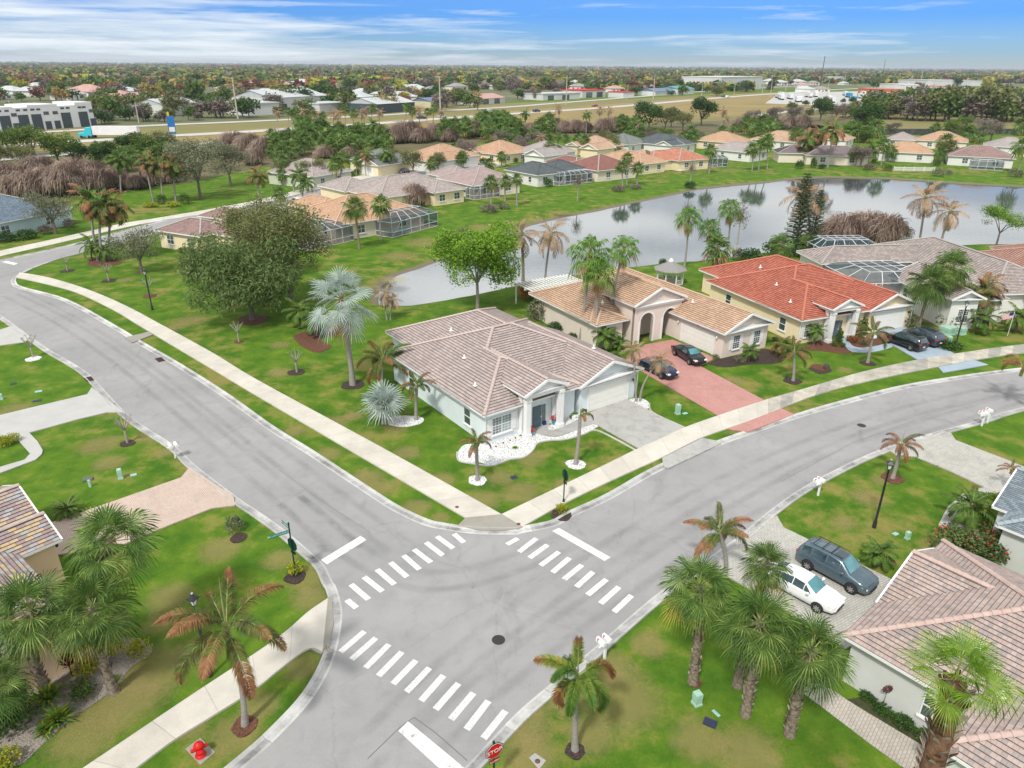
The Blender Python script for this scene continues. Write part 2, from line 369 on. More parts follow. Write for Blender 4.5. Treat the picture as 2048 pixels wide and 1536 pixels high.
def resample(P, n):
    L = [0]
    for i in range(1, len(P)): L.append(L[-1] + math.hypot(P[i][0] - P[i - 1][0], P[i][1] - P[i - 1][1]))
    out = []; k = 0
    for i in range(n):
        s = L[-1] * i / (n - 1)
        while k < len(L) - 2 and L[k + 1] < s: k += 1
        t = (s - L[k]) / max(1e-9, L[k + 1] - L[k]); out.append((P[k][0] + (P[k + 1][0] - P[k][0]) * t, P[k][1] + (P[k + 1][1] - P[k][1]) * t))
    return out, L[-1]
def ribbon2(name, e1, e2, z, mat, n=60, thick=0.06):
    """paved band between two edge lines traced on the ground; u runs along it in metres"""
    a, la = resample(smooth_poly([g(*p) for p in e1], 5), n); b, lb = resample(smooth_poly([g(*p) for p in e2], 5), n); L = (la + lb) / 2
    q = MB()
    for i in range(n - 1):
        u0, u1 = L * i / (n - 1), L * (i + 1) / (n - 1)
        q.face([(*a[i], z), (*b[i], z), (*b[i + 1], z), (*a[i + 1], z)], uv=[(u0, 0), (u0, 1), (u1, 1), (u1, 0)])
        for A, B in ((a[i], a[i + 1]), (b[i + 1], b[i])):
            q.face([(*A, z - thick), (*B, z - thick), (*B, z), (*A, z)], uv=[(0.5, 0)] * 4)
    # wind the top face upward
    o = q.build(name, mat, kind='structure'); return o
def offset(P, d):
    out = []
    for i in range(len(P)):
        a, b = P[max(i - 1, 0)], P[min(i + 1, len(P) - 1)]; dx, dy = b[0] - a[0], b[1] - a[1]; L = math.hypot(dx, dy) or 1
        out.append((P[i][0] - dy / L * d, P[i][1] + dx / L * d))
    return out
def gutter(name, edge, side, w=0.62):
    """rolled kerb and gutter beside the asphalt edge; side +1 = left of the traced direction"""
    P = smooth_poly([g(*p) for p in edge], 5); q = MB(); s = 0
    prof = [(-0.04, 0.006), (0.10, 0.022), (0.30, 0.010), (0.42, 0.028), (w - 0.06, 0.115), (w, 0.12), (w + 0.01, 0.0)]
    rows = []
    offs = [(offset(P, side * o), z) for o, z in prof]
    for i in range(len(P) - 1):
        ds = math.hypot(P[i + 1][0] - P[i][0], P[i + 1][1] - P[i][1])
        for k in range(len(prof) - 1):
            A, za = offs[k]; B, zb = offs[k + 1]
            q.face([(*A[i], za), (*A[i + 1], za), (*B[i + 1], zb), (*B[i], zb)][::(-1 if side < 0 else 1)], uv=[(s, k), (s + ds, k), (s + ds, k + 1), (s, k + 1)][::(-1 if side < 0 else 1)], mi=1 if k in (1, 2) else 0)
        s += ds
    return q.build(name, [M_gut, M_gutdark], kind='structure')
M_gutdark = concrete('stained gutter concrete', (0.36, 0.36, 0.36), (0.52, 0.515, 0.50), 3.0, 1.6)
ne_left = [(155, 507), (110, 519), (60, 537), (34, 550), (24, 558), (23, 566), (37, 577), (125, 602), (225, 657), (270, 685), (350, 732), (440, 790), (537, 860), (612, 907), (732, 987), (787, 1022), (847, 1050), (887, 1059), (942, 1067), (1024, 1069), (1049, 1065), (1111, 1052), (1149, 1032), (1224, 997), (1324, 940), (1440, 891), (1536, 857), (1620, 829), (1700, 806), (1800, 780), (1900, 762), (2048, 742), (2300, 720)]
sw_left = [(-200, 560), (-60, 600), (0, 630), (50, 665), (100, 700), (155, 732), (187, 757), (257, 830), (350, 892), (390, 930), (475, 995), (512, 1020), (562, 1055), (624, 1107), (649, 1132), (664, 1162), (672, 1175), (683, 1214), (682, 1252), (672, 1302), (652, 1352), (617, 1407), (562, 1467), (512, 1514), (420, 1590), (330, 1660)]
se_right = [(830, 1640), (932, 1534), (1024, 1436), (1079, 1387), (1184, 1300), (1306, 1195), (1400, 1128), (1481, 1070), (1536, 1024), (1611, 972), (1711, 920), (1786, 890), (1861, 867), (1961, 840), (2048, 814), (2300, 760)]
nw_top = [(-200, 556), (-60, 532), (0, 522), (75, 506), (150, 489), (250, 462), (350, 437), (450, 416), (540, 398), (640, 374), (760, 352), (900, 334), (1010, 322)]
se_top = [(155, 507), (260, 480), (360, 455), (470, 430), (560, 410), (660, 388), (780, 364), (910, 344), (1010, 331)]
road_poly = [g(*p) for p in sw_left] + [g(*p) for p in se_right] + [g(*p) for p in ne_left[::-1]] 
def fanmesh(name, polys, z, mat):
    b = MB()
    for P in polys:
        a = sum(P[i][0] * P[(i + 1) % len(P)][1] - P[(i + 1) % len(P)][0] * P[i][1] for i in range(len(P)))
        b.face([(x, y, z) for x, y in (P if a > 0 else P[::-1])])
    return b.build(name, mat, kind='structure')
W = lambda L: smooth_poly([g(*p) for p in L], 5)
fanmesh('road', [W(sw_left) + W(se_right) + W(ne_left)[::-1] + W(nw_top[:5])[::-1]], 0.008, M_asph)
fanmesh('back_street', [W(nw_top[4:]) + W(se_top[::-1])], 0.0075, M_asph)
gutter('kerb_and_gutter', ne_left, +1); gutter('kerb_and_gutter', sw_left, -1); gutter('kerb_and_gutter', se_right, -1)
gutter('kerb_and_gutter', nw_top, +1, 0.5); gutter('kerb_and_gutter', se_top, -1, 0.5)
# sidewalks
ribbon2('sidewalk', [(1003, 1031), (760, 895), (512, 760), (425, 707), (325, 652), (250, 612), (175, 580), (100, 557), (40, 546)][::-1],
        [(932, 1038), (720, 914), (512, 792), (437, 747), (350, 695), (275, 650), (225, 620), (150, 585), (75, 565), (31, 556)][::-1], 0.125, M_walk, 140, 0.12)
ribbon2('sidewalk', [(1003, 1031), (1199, 937), (1274, 900), (1320, 880), (1369, 857), (1439, 832), (1536, 800)], [(1044, 1056), (1136, 1005), (1240, 955), (1324, 917), (1404, 877), (1481, 850), (1536, 829)], 0.125, M_walk, 60, 0.12)
ribbon2('sidewalk', [(1536, 800), (1626, 774), (1726, 745), (1836, 721), (1911, 709), (2048, 690), (2300, 664)], [(1536, 829), (1646, 787), (1771, 756), (1876, 735), (1948, 722), (2048, 707), (2300, 680)], 0.125, M_walk_old, 70, 0.12)
ribbon2('sidewalk', [(657, 1199), (617, 1226), (574, 1264), (522, 1302), (390, 1389), (227, 1499), (175, 1534), (60, 1612)], [(646, 1307), (617, 1300), (559, 1342), (512, 1380), (422, 1437), (350, 1482), (280, 1534), (170, 1615)], 0.125, M_walk, 60, 0.12)
ribbon2('sidewalk', [(-120, 535), (0, 503), (114, 478), (250, 447), (320, 436), (510, 402), (700, 356), (860, 330), (1010, 316)], [(-120, 546), (0, 514), (114, 488), (250, 456), (325, 442), (512, 410), (702, 364), (862, 336), (1010, 321)], 0.125, M_walk, 90, 0.12)
sheet('corner_ramp', [(932, 1037), (1003, 1030), (1046, 1056), (1036, 1060), (1000, 1063), (960, 1062), (915, 1054)], 0.118, M_walk, thick=0.11)
sheet('curb_ramp', [(659, 1196), (665, 1206), (667, 1250), (658, 1296), (643, 1311), (619, 1299), (617, 1226)], 0.121, M_walk, thick=0.115)
sheet('path', [(249, 677), (298, 665), (306, 671), (264, 687)], 0.12, M_walk, thick=0.115)
# driveways
M_pgray = pavers('grey pavers', [(0.40, 0.395, 0.375), (0.47, 0.46, 0.44)], R(36))
M_ppink = pavers('pink pavers', [(0.44, 0.225, 0.20), (0.50, 0.27, 0.24)], R(30), stain=0.3, dark=0.8)
M_ptan = pavers('tan pavers', [(0.49, 0.385, 0.32), (0.54, 0.435, 0.37)], R(50), stain=0.25, dark=0.75)
M_pwhite = pavers('white pavers', [(0.41, 0.395, 0.36), (0.47, 0.455, 0.42)], R(-30), w=0.3, h=0.15, stain=0.4)
M_pbeige = pavers('beige pavers', [(0.42, 0.375, 0.325), (0.47, 0.43, 0.38)], R(-50), w=0.3, h=0.15, stain=0.3)
M_blueconc = simple('blue painted concrete', (0.34, 0.41, 0.47), (0.28, 0.35, 0.42), 0.8, 0.85)
M_paleconc = simple('pale concrete', (0.46, 0.455, 0.435), (0.40, 0.395, 0.38), 0.6, 0.9, detail=7)
sheet('driveway', [(1150, 838), (1249, 797), (1369, 857), (1281, 900), (1195, 852)], 0.07, M_pgray, thick=0.065)
sheet('driveway_apron', [(1324, 918), (1328, 937), (1336, 939), (1442, 889), (1430, 883), (1404, 878)], 0.121, M_pgray, thick=0.1)
sheet('driveway', [(1250, 724), (1439, 834), (1528, 801), (1400, 733), (1430, 717), (1345, 680), (1290, 690)], 0.07, M_ppink, thick=0.065)
sheet('driveway_apron', [(1455, 860), (1480, 850), (1562, 819), (1588, 831), (1495, 866)], 0.121, M_ppink, thick=0.1)
sheet('driveway', [(1745, 668), (1838, 722), (1912, 710), (1806, 652)], 0.07, M_blueconc, thick=0.065)
sheet('driveway_apron', [(1876, 736), (1886, 747), (1976, 731), (1948, 722)], 0.121, M_blueconc, thick=0.1)
sheet('path', [(1683, 678), (1696, 700), (1725, 706), (1760, 702), (1785, 694), (1775, 688), (1745, 694), (1718, 696), (1702, 690), (1694, 676)], 0.06, M_blueconc, 3, thick=0.05)
sheet('driveway', [(-60, 675), (0, 661), (27, 652), (46, 662), (60, 674), (52, 685), (0, 692), (-60, 706)], 0.1, M_paleconc, thick=0.09)
sheet('driveway', [(-80, 852), (0, 832), (175, 790), (184, 776), (252, 829), (245, 826), (215, 826), (160, 839), (59, 867), (76, 885), (86, 902), (84, 910), (72, 921), (0, 948), (-80, 972), (-80, 958), (0, 936), (50, 921), (61, 909), (37, 882), (0, 877), (-80, 886)], 0.1, M_paleconc, thick=0.09)
sheet('driveway', [(380, 936), (362, 957), (157, 1029), (100, 1048), (110, 1112), (230, 1098), (317, 1061), (425, 1018), (470, 1013), (468, 996)], 0.1, M_ptan, thick=0.09)
sheet('driveway', [(1538, 1036), (1554, 1034), (1567, 1057), (1781, 1160), (1800, 1190), (1750, 1270), (1690, 1300), (1560, 1215), (1420, 1135), (1478, 1084)], 0.1, M_pwhite, thick=0.09)
sheet('driveway', [(1778, 902), (1830, 884), (1885, 864), (1901, 867), (1911, 882), (2048, 935), (2160, 980), (2100, 1020), (2030, 987), (1998, 986), (1950, 1003), (1915, 1030), (1890, 1060), (1876, 1052), (1895, 1015), (1925, 990), (1968, 976), (1900, 944), (1831, 915), (1790, 911)], 0.1, M_pwhite, thick=0.09)
ribbon2('path', [(1610, 1352), (1660, 1378), (1711, 1412), (1870, 1508), (1990, 1585)], [(1590, 1376), (1640, 1412), (1740, 1488), (1805, 1535), (1900, 1610)], 0.05, M_pbeige, 30, 0.045)
ribbon2('path', [(1900, 1040), (1980, 1075), (2060, 1125), (2130, 1170)], [(1885, 1052), (1960, 1090), (2045, 1148), (2120, 1200)], 0.05, M_pwhite, 20, 0.045)
sheet('driveway', [(520, 415), (600, 392), (640, 392), (640, 412), (560, 424)], 0.06, M_paleconc, thick=0.05)
sheet('path', [(1069, 866), (1083, 871), (1100, 875), (1120, 873), (1155, 860), (1186, 849), (1197, 852), (1172, 838), (1150, 844), (1105, 862), (1096, 856), (1104, 838), (1085, 826), (1062, 840)], 0.075, M_pgray, thick=0.07)
# road paint
def paint():
    t = NT('road paint'); n1 = t.noise(3.0, 8, rough=0.8, dist=0.3); r = t.ramp(n1, 'Fac', [(0.36, 0.0), (0.46, 1.0)])
    x = t.mix((r, 0), (0.30, 0.30, 0.30), (0.70, 0.70, 0.68)); t.l(x, 2, t.b, 'Base Color'); return t.fin(0.7, 0, 0.3)
M_paint = paint()
def worn():
    t = NT('worn road paint'); vo = t.n('ShaderNodeTexVoronoi'); vo.inputs['Scale'].default_value = 7; co = t.n('ShaderNodeTexCoord'); t.l(co, 'Object', vo, 'Vector')
    n1 = t.noise(11.0, 8, rough=0.85, dist=0.8); r = t.ramp(n1, 'Fac', [(0.38, 0.0), (0.50, 1.0)])
    x = t.mix((r, 0), (0.30, 0.30, 0.30), (0.66, 0.66, 0.64)); t.l(x, 2, t.b, 'Base Color'); return t.fin(0.7, 0, 0.3)
M_worn = worn()
def barmark(b, p, q, w):
    a, c = Vector((*g(*p), 0)), Vector((*g(*q), 0)); d = (c - a).normalized(); n = Vector((-d.y, d.x, 0)) * w / 2; z = Vector((0, 0, 0.013))
    b.face([a - n + z, c - n + z, c + n + z, a + n + z])
def bars(name, L, w, mat):
    b = MB()
    for p, q in L: barmark(b, p, q, w)
    b.build(name, mat, kind='structure')
bars('crosswalk_marking', [((908, 1068), (928, 1085)), ((874, 1073), (907, 1097)), ((852, 1085), (886, 1111)), ((828, 1099), (862, 1125)), ((807, 1111), (839, 1139)), ((781, 1125), (814, 1154)), ((754, 1139), (789, 1169)), ((728, 1154), (765, 1183)), ((702, 1169), (737, 1199)), ((694, 1200), (713, 1216))], 0.36, M_paint)
bars('crosswalk_marking', [((1014, 1089), (1036, 1077)), ((1038, 1104), (1073, 1077)), ((1059, 1116), (1095, 1090)), ((1081, 1131), (1118, 1104)), ((1105, 1145), (1139, 1116)), ((1128, 1159), (1164, 1130)), ((1153, 1174), (1186, 1144)), ((1175, 1190), (1213, 1159)), ((1201, 1207), (1238, 1174)), ((1228, 1224), (1263, 1191))], 0.36, M_paint)
bars('crosswalk_marking', [((681, 1304), (729, 1263)), ((703, 1319), (752, 1276)), ((731, 1336), (778, 1289)), ((757, 1352), (804, 1304)), ((786, 1368), (832, 1321)), ((813, 1384), (859, 1336)), ((842, 1402), (887, 1351)), ((871, 1419), (917, 1367)), ((902, 1439), (947, 1386)), ((933, 1459), (977, 1402)), ((967, 1477), (1011, 1422))], 0.36, M_worn)
sheet('stop_line', [(642, 1120), (654, 1129), (733, 1080), (721, 1072)], 0.013, M_paint)
sheet('stop_line', [(1104, 1062), (1118, 1056), (1221, 1115), (1209, 1122)], 0.013, M_paint)
sheet('stop_line', [(797, 1462), (816, 1443), (960, 1562), (910, 1566)], 0.013, M_paint)
sheet('stop_line', [(3, 524), (14, 522), (36, 527), (28, 530)], 0.013, M_paint)
# planting beds and gravel
def gravel(name, c1, c2, sc=9):
    t = NT(name); vo = t.n('ShaderNodeTexVoronoi'); vo.inputs['Scale'].default_value = sc; co = t.n('ShaderNodeTexCoord'); t.l(co, 'Object', vo, 'Vector')
    x = t.mix((vo, 'Color'), c1, c2); sx = t.n('ShaderNodeSeparateColor'); t.l(vo, 'Color', sx, 0); t.l(sx, 0, x, 0)
    r = t.ramp(vo, 'Distance', [(0.0, 1.0), (0.45, 0.95), (0.75, 0.45)]); y = t.mix(1.0, (x, 2), (r, 0), 'MULTIPLY'); t.l(y, 2, t.b, 'Base Color')
    t.bump(vo, 'Distance', -0.8, 0.05); return t.fin(0.8, 0, 0.3)
M_rock = gravel('white marble gravel', (0.62, 0.62, 0.62), (0.86, 0.86, 0.85))
M_mulchr = gravel('red mulch', (0.10, 0.045, 0.03), (0.20, 0.085, 0.05), 14)
M_mulchd = gravel('dark mulch', (0.035, 0.025, 0.022), (0.09, 0.06, 0.05), 14)
M_soil = gravel('grey sandy soil', (0.28, 0.24, 0.205), (0.37, 0.325, 0.285), 16)
M_dry = simple('dead turf', (0.30, 0.22, 0.10), (0.20, 0.155, 0.07), 6, 0.95, detail=6)
sheet('gravel_bed', [(914, 907), (917, 920), (940, 926), (960, 925), (983, 931), (1018, 919), (1047, 914), (1066, 900), (1074, 887), (1096, 881), (1132, 878), (1161, 870), (1188, 858), (1197, 852), (1186, 848), (1155, 860), (1118, 874), (1095, 873), (1072, 866), (1062, 858), (1010, 872), (968, 888), (930, 890)], 0.05, M_rock, 3, thick=0.05)
sheet('gravel_bed', [(1094, 855), (1106, 862), (1158, 840), (1172, 834), (1150, 812), (1106, 822), (1112, 842)], 0.09, M_rock, 2, thick=0.08)
sheet('gravel_bed', [(765, 838), (778, 850), (810, 854), (840, 848), (848, 840), (838, 834), (800, 832)], 0.05, M_rock, 3, thick=0.05)
sheet('gravel_bed', [(1252, 806), (1262, 798), (1285, 798), (1299, 808), (1296, 818), (1280, 815), (1262, 812)], 0.05, M_rock, 3, thick=0.05)
def disc(name, px, r, mat, z=0.05, sq=1.0):
    c = g(*px); b = MB(); n = 22; P = [(c[0] + r * (1 + 0.09 * math.sin(5 * k + r * 9 + px[0])) * math.cos(2 * math.pi * k / n), c[1] + sq * r * (1 + 0.09 * math.cos(7 * k + px[1])) * math.sin(2 * math.pi * k / n)) for k in range(n)]
    b.prism(P, 0, z); return b.build(name, mat, kind='structure')
for p, r_ in (((955, 961), 0.72), ((1151, 929), 0.78), ((67, 718), 0.75), ((1738, 672), 0.9)): disc('gravel_ring', p, r_, M_rock)
for p, r_ in (((1734, 675 + 4), 0.1),): pass
for p, r_ in (((706, 770), 1.15), ((592, 745), 0.85), ((1585, 762), 0.9), ((1735, 727), 0.8), ((590, 1155), 0.65), ((1150, 1502), 0.45), ((1123, 1030), 0.75), ((255, 887), 0.6), ((478, 1076), 0.55), ((218, 562), 1.0), ((135, 542), 1.0)): disc('mulch_ring', p, r_, M_mulchd)
for p, r_ in (((638, 698), 1.0), ((505, 640), 1.9), ((1785, 957), 0.8), ((285, 545), 0.8), ((1640, 735), 0.9), ((300, 592), 0.9), ((478, 684), 0.5), ((490, 1452), 0.6), ((1390, 1366), 0.35)): disc('mulch_ring', p, r_, M_mulchr)
sheet('mulch_bed', [(585, 672), (600, 690), (625, 702), (655, 700), (660, 690), (640, 678), (690, 662), (660, 655), (620, 660)], 0.04, M_mulchr, 3, thick=0.04)
sheet('mulch_bed', [(175, 530), (200, 534), (240, 528), (240, 522), (215, 516), (180, 520)], 0.04, M_mulchr, 3, thick=0.04)
sheet('mulch_bed', [(1413, 727), (1450, 735), (1500, 729), (1545, 728), (1566, 722), (1560, 708), (1530, 698), (1500, 706), (1440, 718)], 0.04, M_mulchd, 3, thick=0.04)
sheet('mulch_bed', [(1602, 700), (1640, 702), (1700, 708), (1690, 690), (1660, 680), (1604, 692)], 0.04, M_mulchr, 3, thick=0.04)
sheet('mulch_bed', [(1692, 684), (1702, 694), (1740, 698), (1772, 690), (1778, 680), (1750, 672), (1712, 668)], 0.04, M_mulchr, 3, thick=0.04)
sheet('mulch_bed', [(1617, 738), (1640, 748), (1664, 742), (1650, 732), (1630, 730)], 0.04, M_mulchd, 3, thick=0.04)
sheet('gravel_bed', [(1840, 640), (1900, 655), (1960, 652), (2020, 640), (2048, 630), (2048, 622), (1960, 640), (1900, 640)], 0.04, M_soil, 2, thick=0.04)
sheet('soil_bed', [(-60, 1470), (0, 1520), (40, 1530), (75, 1500), (140, 1440), (200, 1400), (235, 1370), (262, 1335), (300, 1310), (300, 1290), (255, 1275), (180, 1290), (100, 1340), (20, 1400)], 0.04, M_soil, 3, thick=0.04)
sheet('bed', [(1690, 1400), (1720, 1395), (1860, 1480), (1890, 1500), (1860, 1515), (1740, 1440)], 0.03, simple('dark olive bed soil', (0.07, 0.075, 0.03), (0.03, 0.04, 0.015), 5), thick=0.03)  # soil coloured a mottled dark olive
for px in ([(280, 735), (330, 768), (420, 812), (470, 842), (450, 820), (380, 775), (310, 738)], [(600, 905), (650, 945), (720, 985), (700, 960), (660, 930)], [(255, 975), (330, 985), (290, 960)]): pass
# concrete edging strips of the corner house
def edging(pts, w=0.13, z=0.09):
    P = smooth_poly([g(*p) for p in pts], 5); a, b = offset(P, w / 2), offset(P, -w / 2); q = MB()
    q.grid([[(*a[i], 0.0), (*a[i], z), (*b[i], z), (*b[i], 0.0)] for i in range(len(P))], 0, False); q.build('edging', M_gut, kind='structure')
edging([(914, 905), (917, 921), (940, 927), (983, 932), (1018, 920), (1047, 915), (1066, 901), (1074, 888), (1096, 882), (1132, 879), (1165, 870), (1186, 861), (1205, 866), (1240, 884), (1274, 903)])
edging([(1299, 808), (1300, 820), (1312, 830), (1340, 843), (1372, 857)])
# dry fields, verges and the highway far away
M_field = simple('dry field grass', (0.30, 0.215, 0.085), (0.20, 0.165, 0.06), 0.03, 0.95, detail=8)
M_verge = simple('verge grass', (0.16, 0.17, 0.05), (0.22, 0.17, 0.07), 0.04, 0.95, detail=8)
M_rough = simple('undergrowth floor', (0.085, 0.085, 0.035), (0.16, 0.13, 0.07), 0.08, 0.95, detail=8)
M_far = simple('distant town floor', (0.17, 0.16, 0.09), (0.08, 0.11, 0.04), 0.012, 0.95, detail=8)
M_conc_hwy = simple('highway concrete', (0.50, 0.49, 0.46), (0.42, 0.41, 0.39), 0.05, 0.9)
sheet('town_floor', [(-2500, 262), (0, 262), (512, 240), (900, 212), (1350, 180), (1700, 176), (2048, 172), (3000, 176), (3000, 157), (2048, 149), (1024, 141), (0, 133), (-2500, 116)], 0.06, M_far)
sheet('dry_field', [(-900, 330), (0, 302), (400, 290), (700, 262), (900, 262), (1300, 246), (1560, 224), (1700, 205), (1900, 182), (1500, 186), (1240, 207), (1024, 222), (700, 246), (512, 258), (0, 290), (-900, 300)], 0.10, M_field)
sheet('verge', [(-900, 300), (0, 278), (300, 262), (640, 243), (1024, 213), (1300, 196), (1500, 184), (1240, 207), (1024, 222), (700, 246), (512, 258), (0, 290), (-900, 305)], 0.08, M_verge)
sheet('undergrowth_floor', [(-700, 420), (0, 400), (240, 385), (370, 366), (520, 335), (640, 325), (760, 312), (900, 290), (1100, 276), (1350, 272), (1560, 268), (1700, 262), (1560, 236), (1300, 248), (900, 266), (400, 294), (0, 305), (-700, 330)], 0.05, M_rough)
sheet('undergrowth_floor', [(1540, 250), (1700, 262), (1740, 240), (1760, 225), (1900, 215), (2400, 205), (2400, 190), (1850, 200), (1700, 215), (1580, 228)], 0.05, M_rough)
def hway(pts, w, z=0.2):
    P = smooth_poly([g(*p) for p in pts], 6); a, b = offset(P, w / 2), offset(P, -w / 2); q = MB()
    q.grid([[(*b[i], z), (*a[i], z)] for i in range(len(P))], 0, False); q.build('highway', M_conc_hwy, kind='structure')
    return P
HW1 = hway([(-400, 322), (-100, 300), (60, 290), (215, 280), (350, 272), (512, 263), (642, 254), (732, 249), (880, 238), (1024, 228), (1229, 214), (1449, 195), (1560, 187), (1700, 178), (1900, 170), (2200, 163)], 11)
HW2 = hway([(-400, 300), (0, 270), (140, 262), (300, 252), (512, 243), (764, 231), (890, 222), (1024, 214), (1111, 207), (1300, 192), (1449, 180), (1600, 172)], 9, 0.22)
HW3 = hway([(-300, 345), (100, 312), (160, 305), (282, 297), (450, 284)], 7, 0.21)
HW4 = hway([(1500, 233), (1581, 223), (1640, 218), (1711, 214), (1836, 206), (2048, 188), (2300, 170)], 9, 0.23)
sheet('verge', [(-900, 345), (0, 315), (512, 300), (900, 272), (1300, 263), (1600, 264), (2048, 260), (3000, 272), (3000, 182), (2048, 173), (1024, 206), (0, 258), (-900, 300)], 0.045, M_verge)
sheet('highway_verge', [(1500, 240), (1700, 232), (2000, 250), (2400, 262), (2400, 240), (2000, 232), (1760, 222)], 0.07, M_verge)
b_ = MB(); b_.face([(*g(*p), 0.11) for p in [(1745, 270), (2048, 268), (2300, 275), (2300, 262), (2048, 258), (1740, 258)]]); b_.build('pond', M_water, kind='structure')

# thin and dry places in the turf, soft edged, lying where the mower and the frost left them
def patchmat():
    t = NT('dry turf patch'); uv = t.n('ShaderNodeUVMap'); ln = t.n('ShaderNodeVectorMath', operation='LENGTH'); t.l(uv, 0, ln, 0)
    nz = t.noise(1.7, 10, rough=0.9, dist=0.8); fn = t.noise(7, 6, rough=0.9)
    a = t.n('ShaderNodeMath', operation='SUBTRACT'); t.l(nz, 'Fac', a, 0); h = t.n('ShaderNodeMath', operation='MULTIPLY'); h.inputs[1].default_value = 0.55; t.l(ln, 'Value', h, 0); t.l(h, 0, a, 1)
    r = t.ramp(a, 0, [(0.0, 0.0), (0.02, 0.0), (0.26, 0.40), (1.0, 0.5)])
    c = t.mix((fn, 'Fac'), (0.19, 0.16, 0.05), (0.52, 0.41, 0.19)); t.l(c, 2, t.b, 'Base Color'); t.fin(0.95, 0, 0.1)
    tr = t.n('ShaderNodeBsdfTransparent'); ms = t.n('ShaderNodeMixShader'); t.l(r, 0, ms, 0); t.l(tr, 0, ms, 1); t.l(t.b, 0, ms, 2); t.l(ms, 0, t.out, 0); return t.m
M_patch = patchmat(); q = MB(); rg = random.Random(3)
for i, (x, y, r) in enumerate([(330, 722, 1.3), (400, 765, 1.4), (440, 792, 1.3), (590, 862, 1.2), (655, 908, 1.4), (732, 957, 1.6), (765, 975, 1.3), (833, 1015, 1.3), (880, 1035, .8), (380, 642, 2.6), (350, 655, 1.6), (705, 832, 1.2), (665, 845, 1.5), (815, 905, 1.4), (790, 858, 1.2), (560, 745, 1.6), (200, 890, 2), (300, 872, 1.6), (330, 905, 1.0), (90, 830, 2.2), (30, 820, 2), (220, 925, 1.5), (340, 1195, 1.6), (320, 1245, 1.2), (440, 1100, 1.6), (612, 1160, 1.4), (620, 1195, 1.3), (560, 1120, 1.3), (300, 1345, 2.4), (250, 1400, 2.2), (380, 1455, 1.0), (170, 1470, 2.0), (400, 1300, 1.5), (470, 1470, 1.5), (600, 1335, 1.2), (520, 1410, 1.1), (1050, 1440, 1.6), (1245, 1400, 2.4), (1225, 1335, 1.5), (1060, 1505, 1.5), (1130, 1400, 1.3), (1180, 1470, 1.4), (1400, 1480, 1.6), (1500, 1505, 1.8), (1300, 1290, 1.2), (1735, 995, 1.4), (1688, 1045, 1.0), (1760, 960, .9), (1060, 918, 1.4), (965, 1000, 1.6), (1042, 985, 1.8), (1000, 955, 1.3), (1130, 970, 1.2), (880, 960, 1.4), (800, 512, 3.8), (850, 485, 4.5), (900, 500, 3), (790, 560, 2.2), (960, 455, 3.5), (1120, 425, 3), (470, 610, 1.6), (560, 690, 1.4), (250, 560, 1.6), (90, 552, 1.6), (50, 640, 1.4), (1350, 775, 1), (1470, 760, 1.3), (1690, 740, 1.0)]):
    c = g(x, y); n = 20; P = [(c[0] + r * 1.2 * math.cos(2 * math.pi * k / n), c[1] + r * 1.2 * math.sin(2 * math.pi * k / n)) for k in range(n)]; z = 0.0015 + 0.0009 * (i % 6)
    q.face([(a, b, z) for a, b in P], uv=[(math.cos(2 * math.pi * k / n), math.sin(2 * math.pi * k / n)) for k in range(n)])
dp = q.build('dry_turf', M_patch, kind='structure')
def trackmat():
    t = NT('tyre polish'); uv = t.n('ShaderNodeUVMap'); s = t.n('ShaderNodeSeparateXYZ'); t.l(uv, 0, s, 0); e = t.ramp(s, 1, [(0.0, 0.0), (0.35, 1.0), (0.65, 1.0), (1.0, 0.0)])
    nz = t.noise(0.35, 6, rough=0.7); r = t.ramp(nz, 'Fac', [(0.35, 0.0), (0.7, 0.17)]); m1 = t.n('ShaderNodeMath', operation='MULTIPLY'); t.l(e, 0, m1, 0); t.l(r, 0, m1, 1)
    t.b.inputs['Base Color'].default_value = (0.10, 0.10, 0.105, 1); t.fin(0.7, 0, 0.3); tr = t.n('ShaderNodeBsdfTransparent'); ms = t.n('ShaderNodeMixShader'); t.l(m1, 0, ms, 0); t.l(tr, 0, ms, 1); t.l(t.b, 0, ms, 2); t.l(ms, 0, t.out, 0); return t.m
M_track = trackmat(); q = MB()
for j, L in enumerate(([(20, 590), (120, 640), (230, 712), (330, 790), (450, 890), (580, 1000), (700, 1105)], [(60, 578), (180, 640), (300, 715), (420, 805), (560, 915), (690, 1015), (800, 1095)], [(640, 1620), (740, 1500), (850, 1385), (960, 1290), (1100, 1185), (1260, 1078), (1420, 985), (1600, 900), (1800, 828), (2048, 768)], [(860, 1480), (960, 1385), (1080, 1290), (1220, 1190), (1370, 1090), (1520, 1000), (1680, 915), (1850, 852), (2048, 792)], [(580, 1000), (690, 1090), (800, 1150), (900, 1160), (1020, 1130), (1160, 1070)])):
    P = smooth_poly([g(*p) for p in L], 5)
    for o in (-.8, .8):
        a, b = offset(P, o + .4), offset(P, o - .4); z = .0095 + .0006 * j
        for i in range(len(P) - 1): q.face([(*b[i], z), (*b[i + 1], z), (*a[i + 1], z), (*a[i], z)], uv=[(i, 0), (i + 1, 0), (i + 1, 1), (i, 1)])
q.build('tyre_polish', M_track, kind='structure')
M_rep = simple('asphalt repair', (0.20, 0.20, 0.20), (0.25, 0.25, 0.25), 9, 0.9, detail=8)
sheet('asphalt_repair', [(811, 1109), (822, 1102), (834, 1108), (823, 1115)], .0125, M_rep)
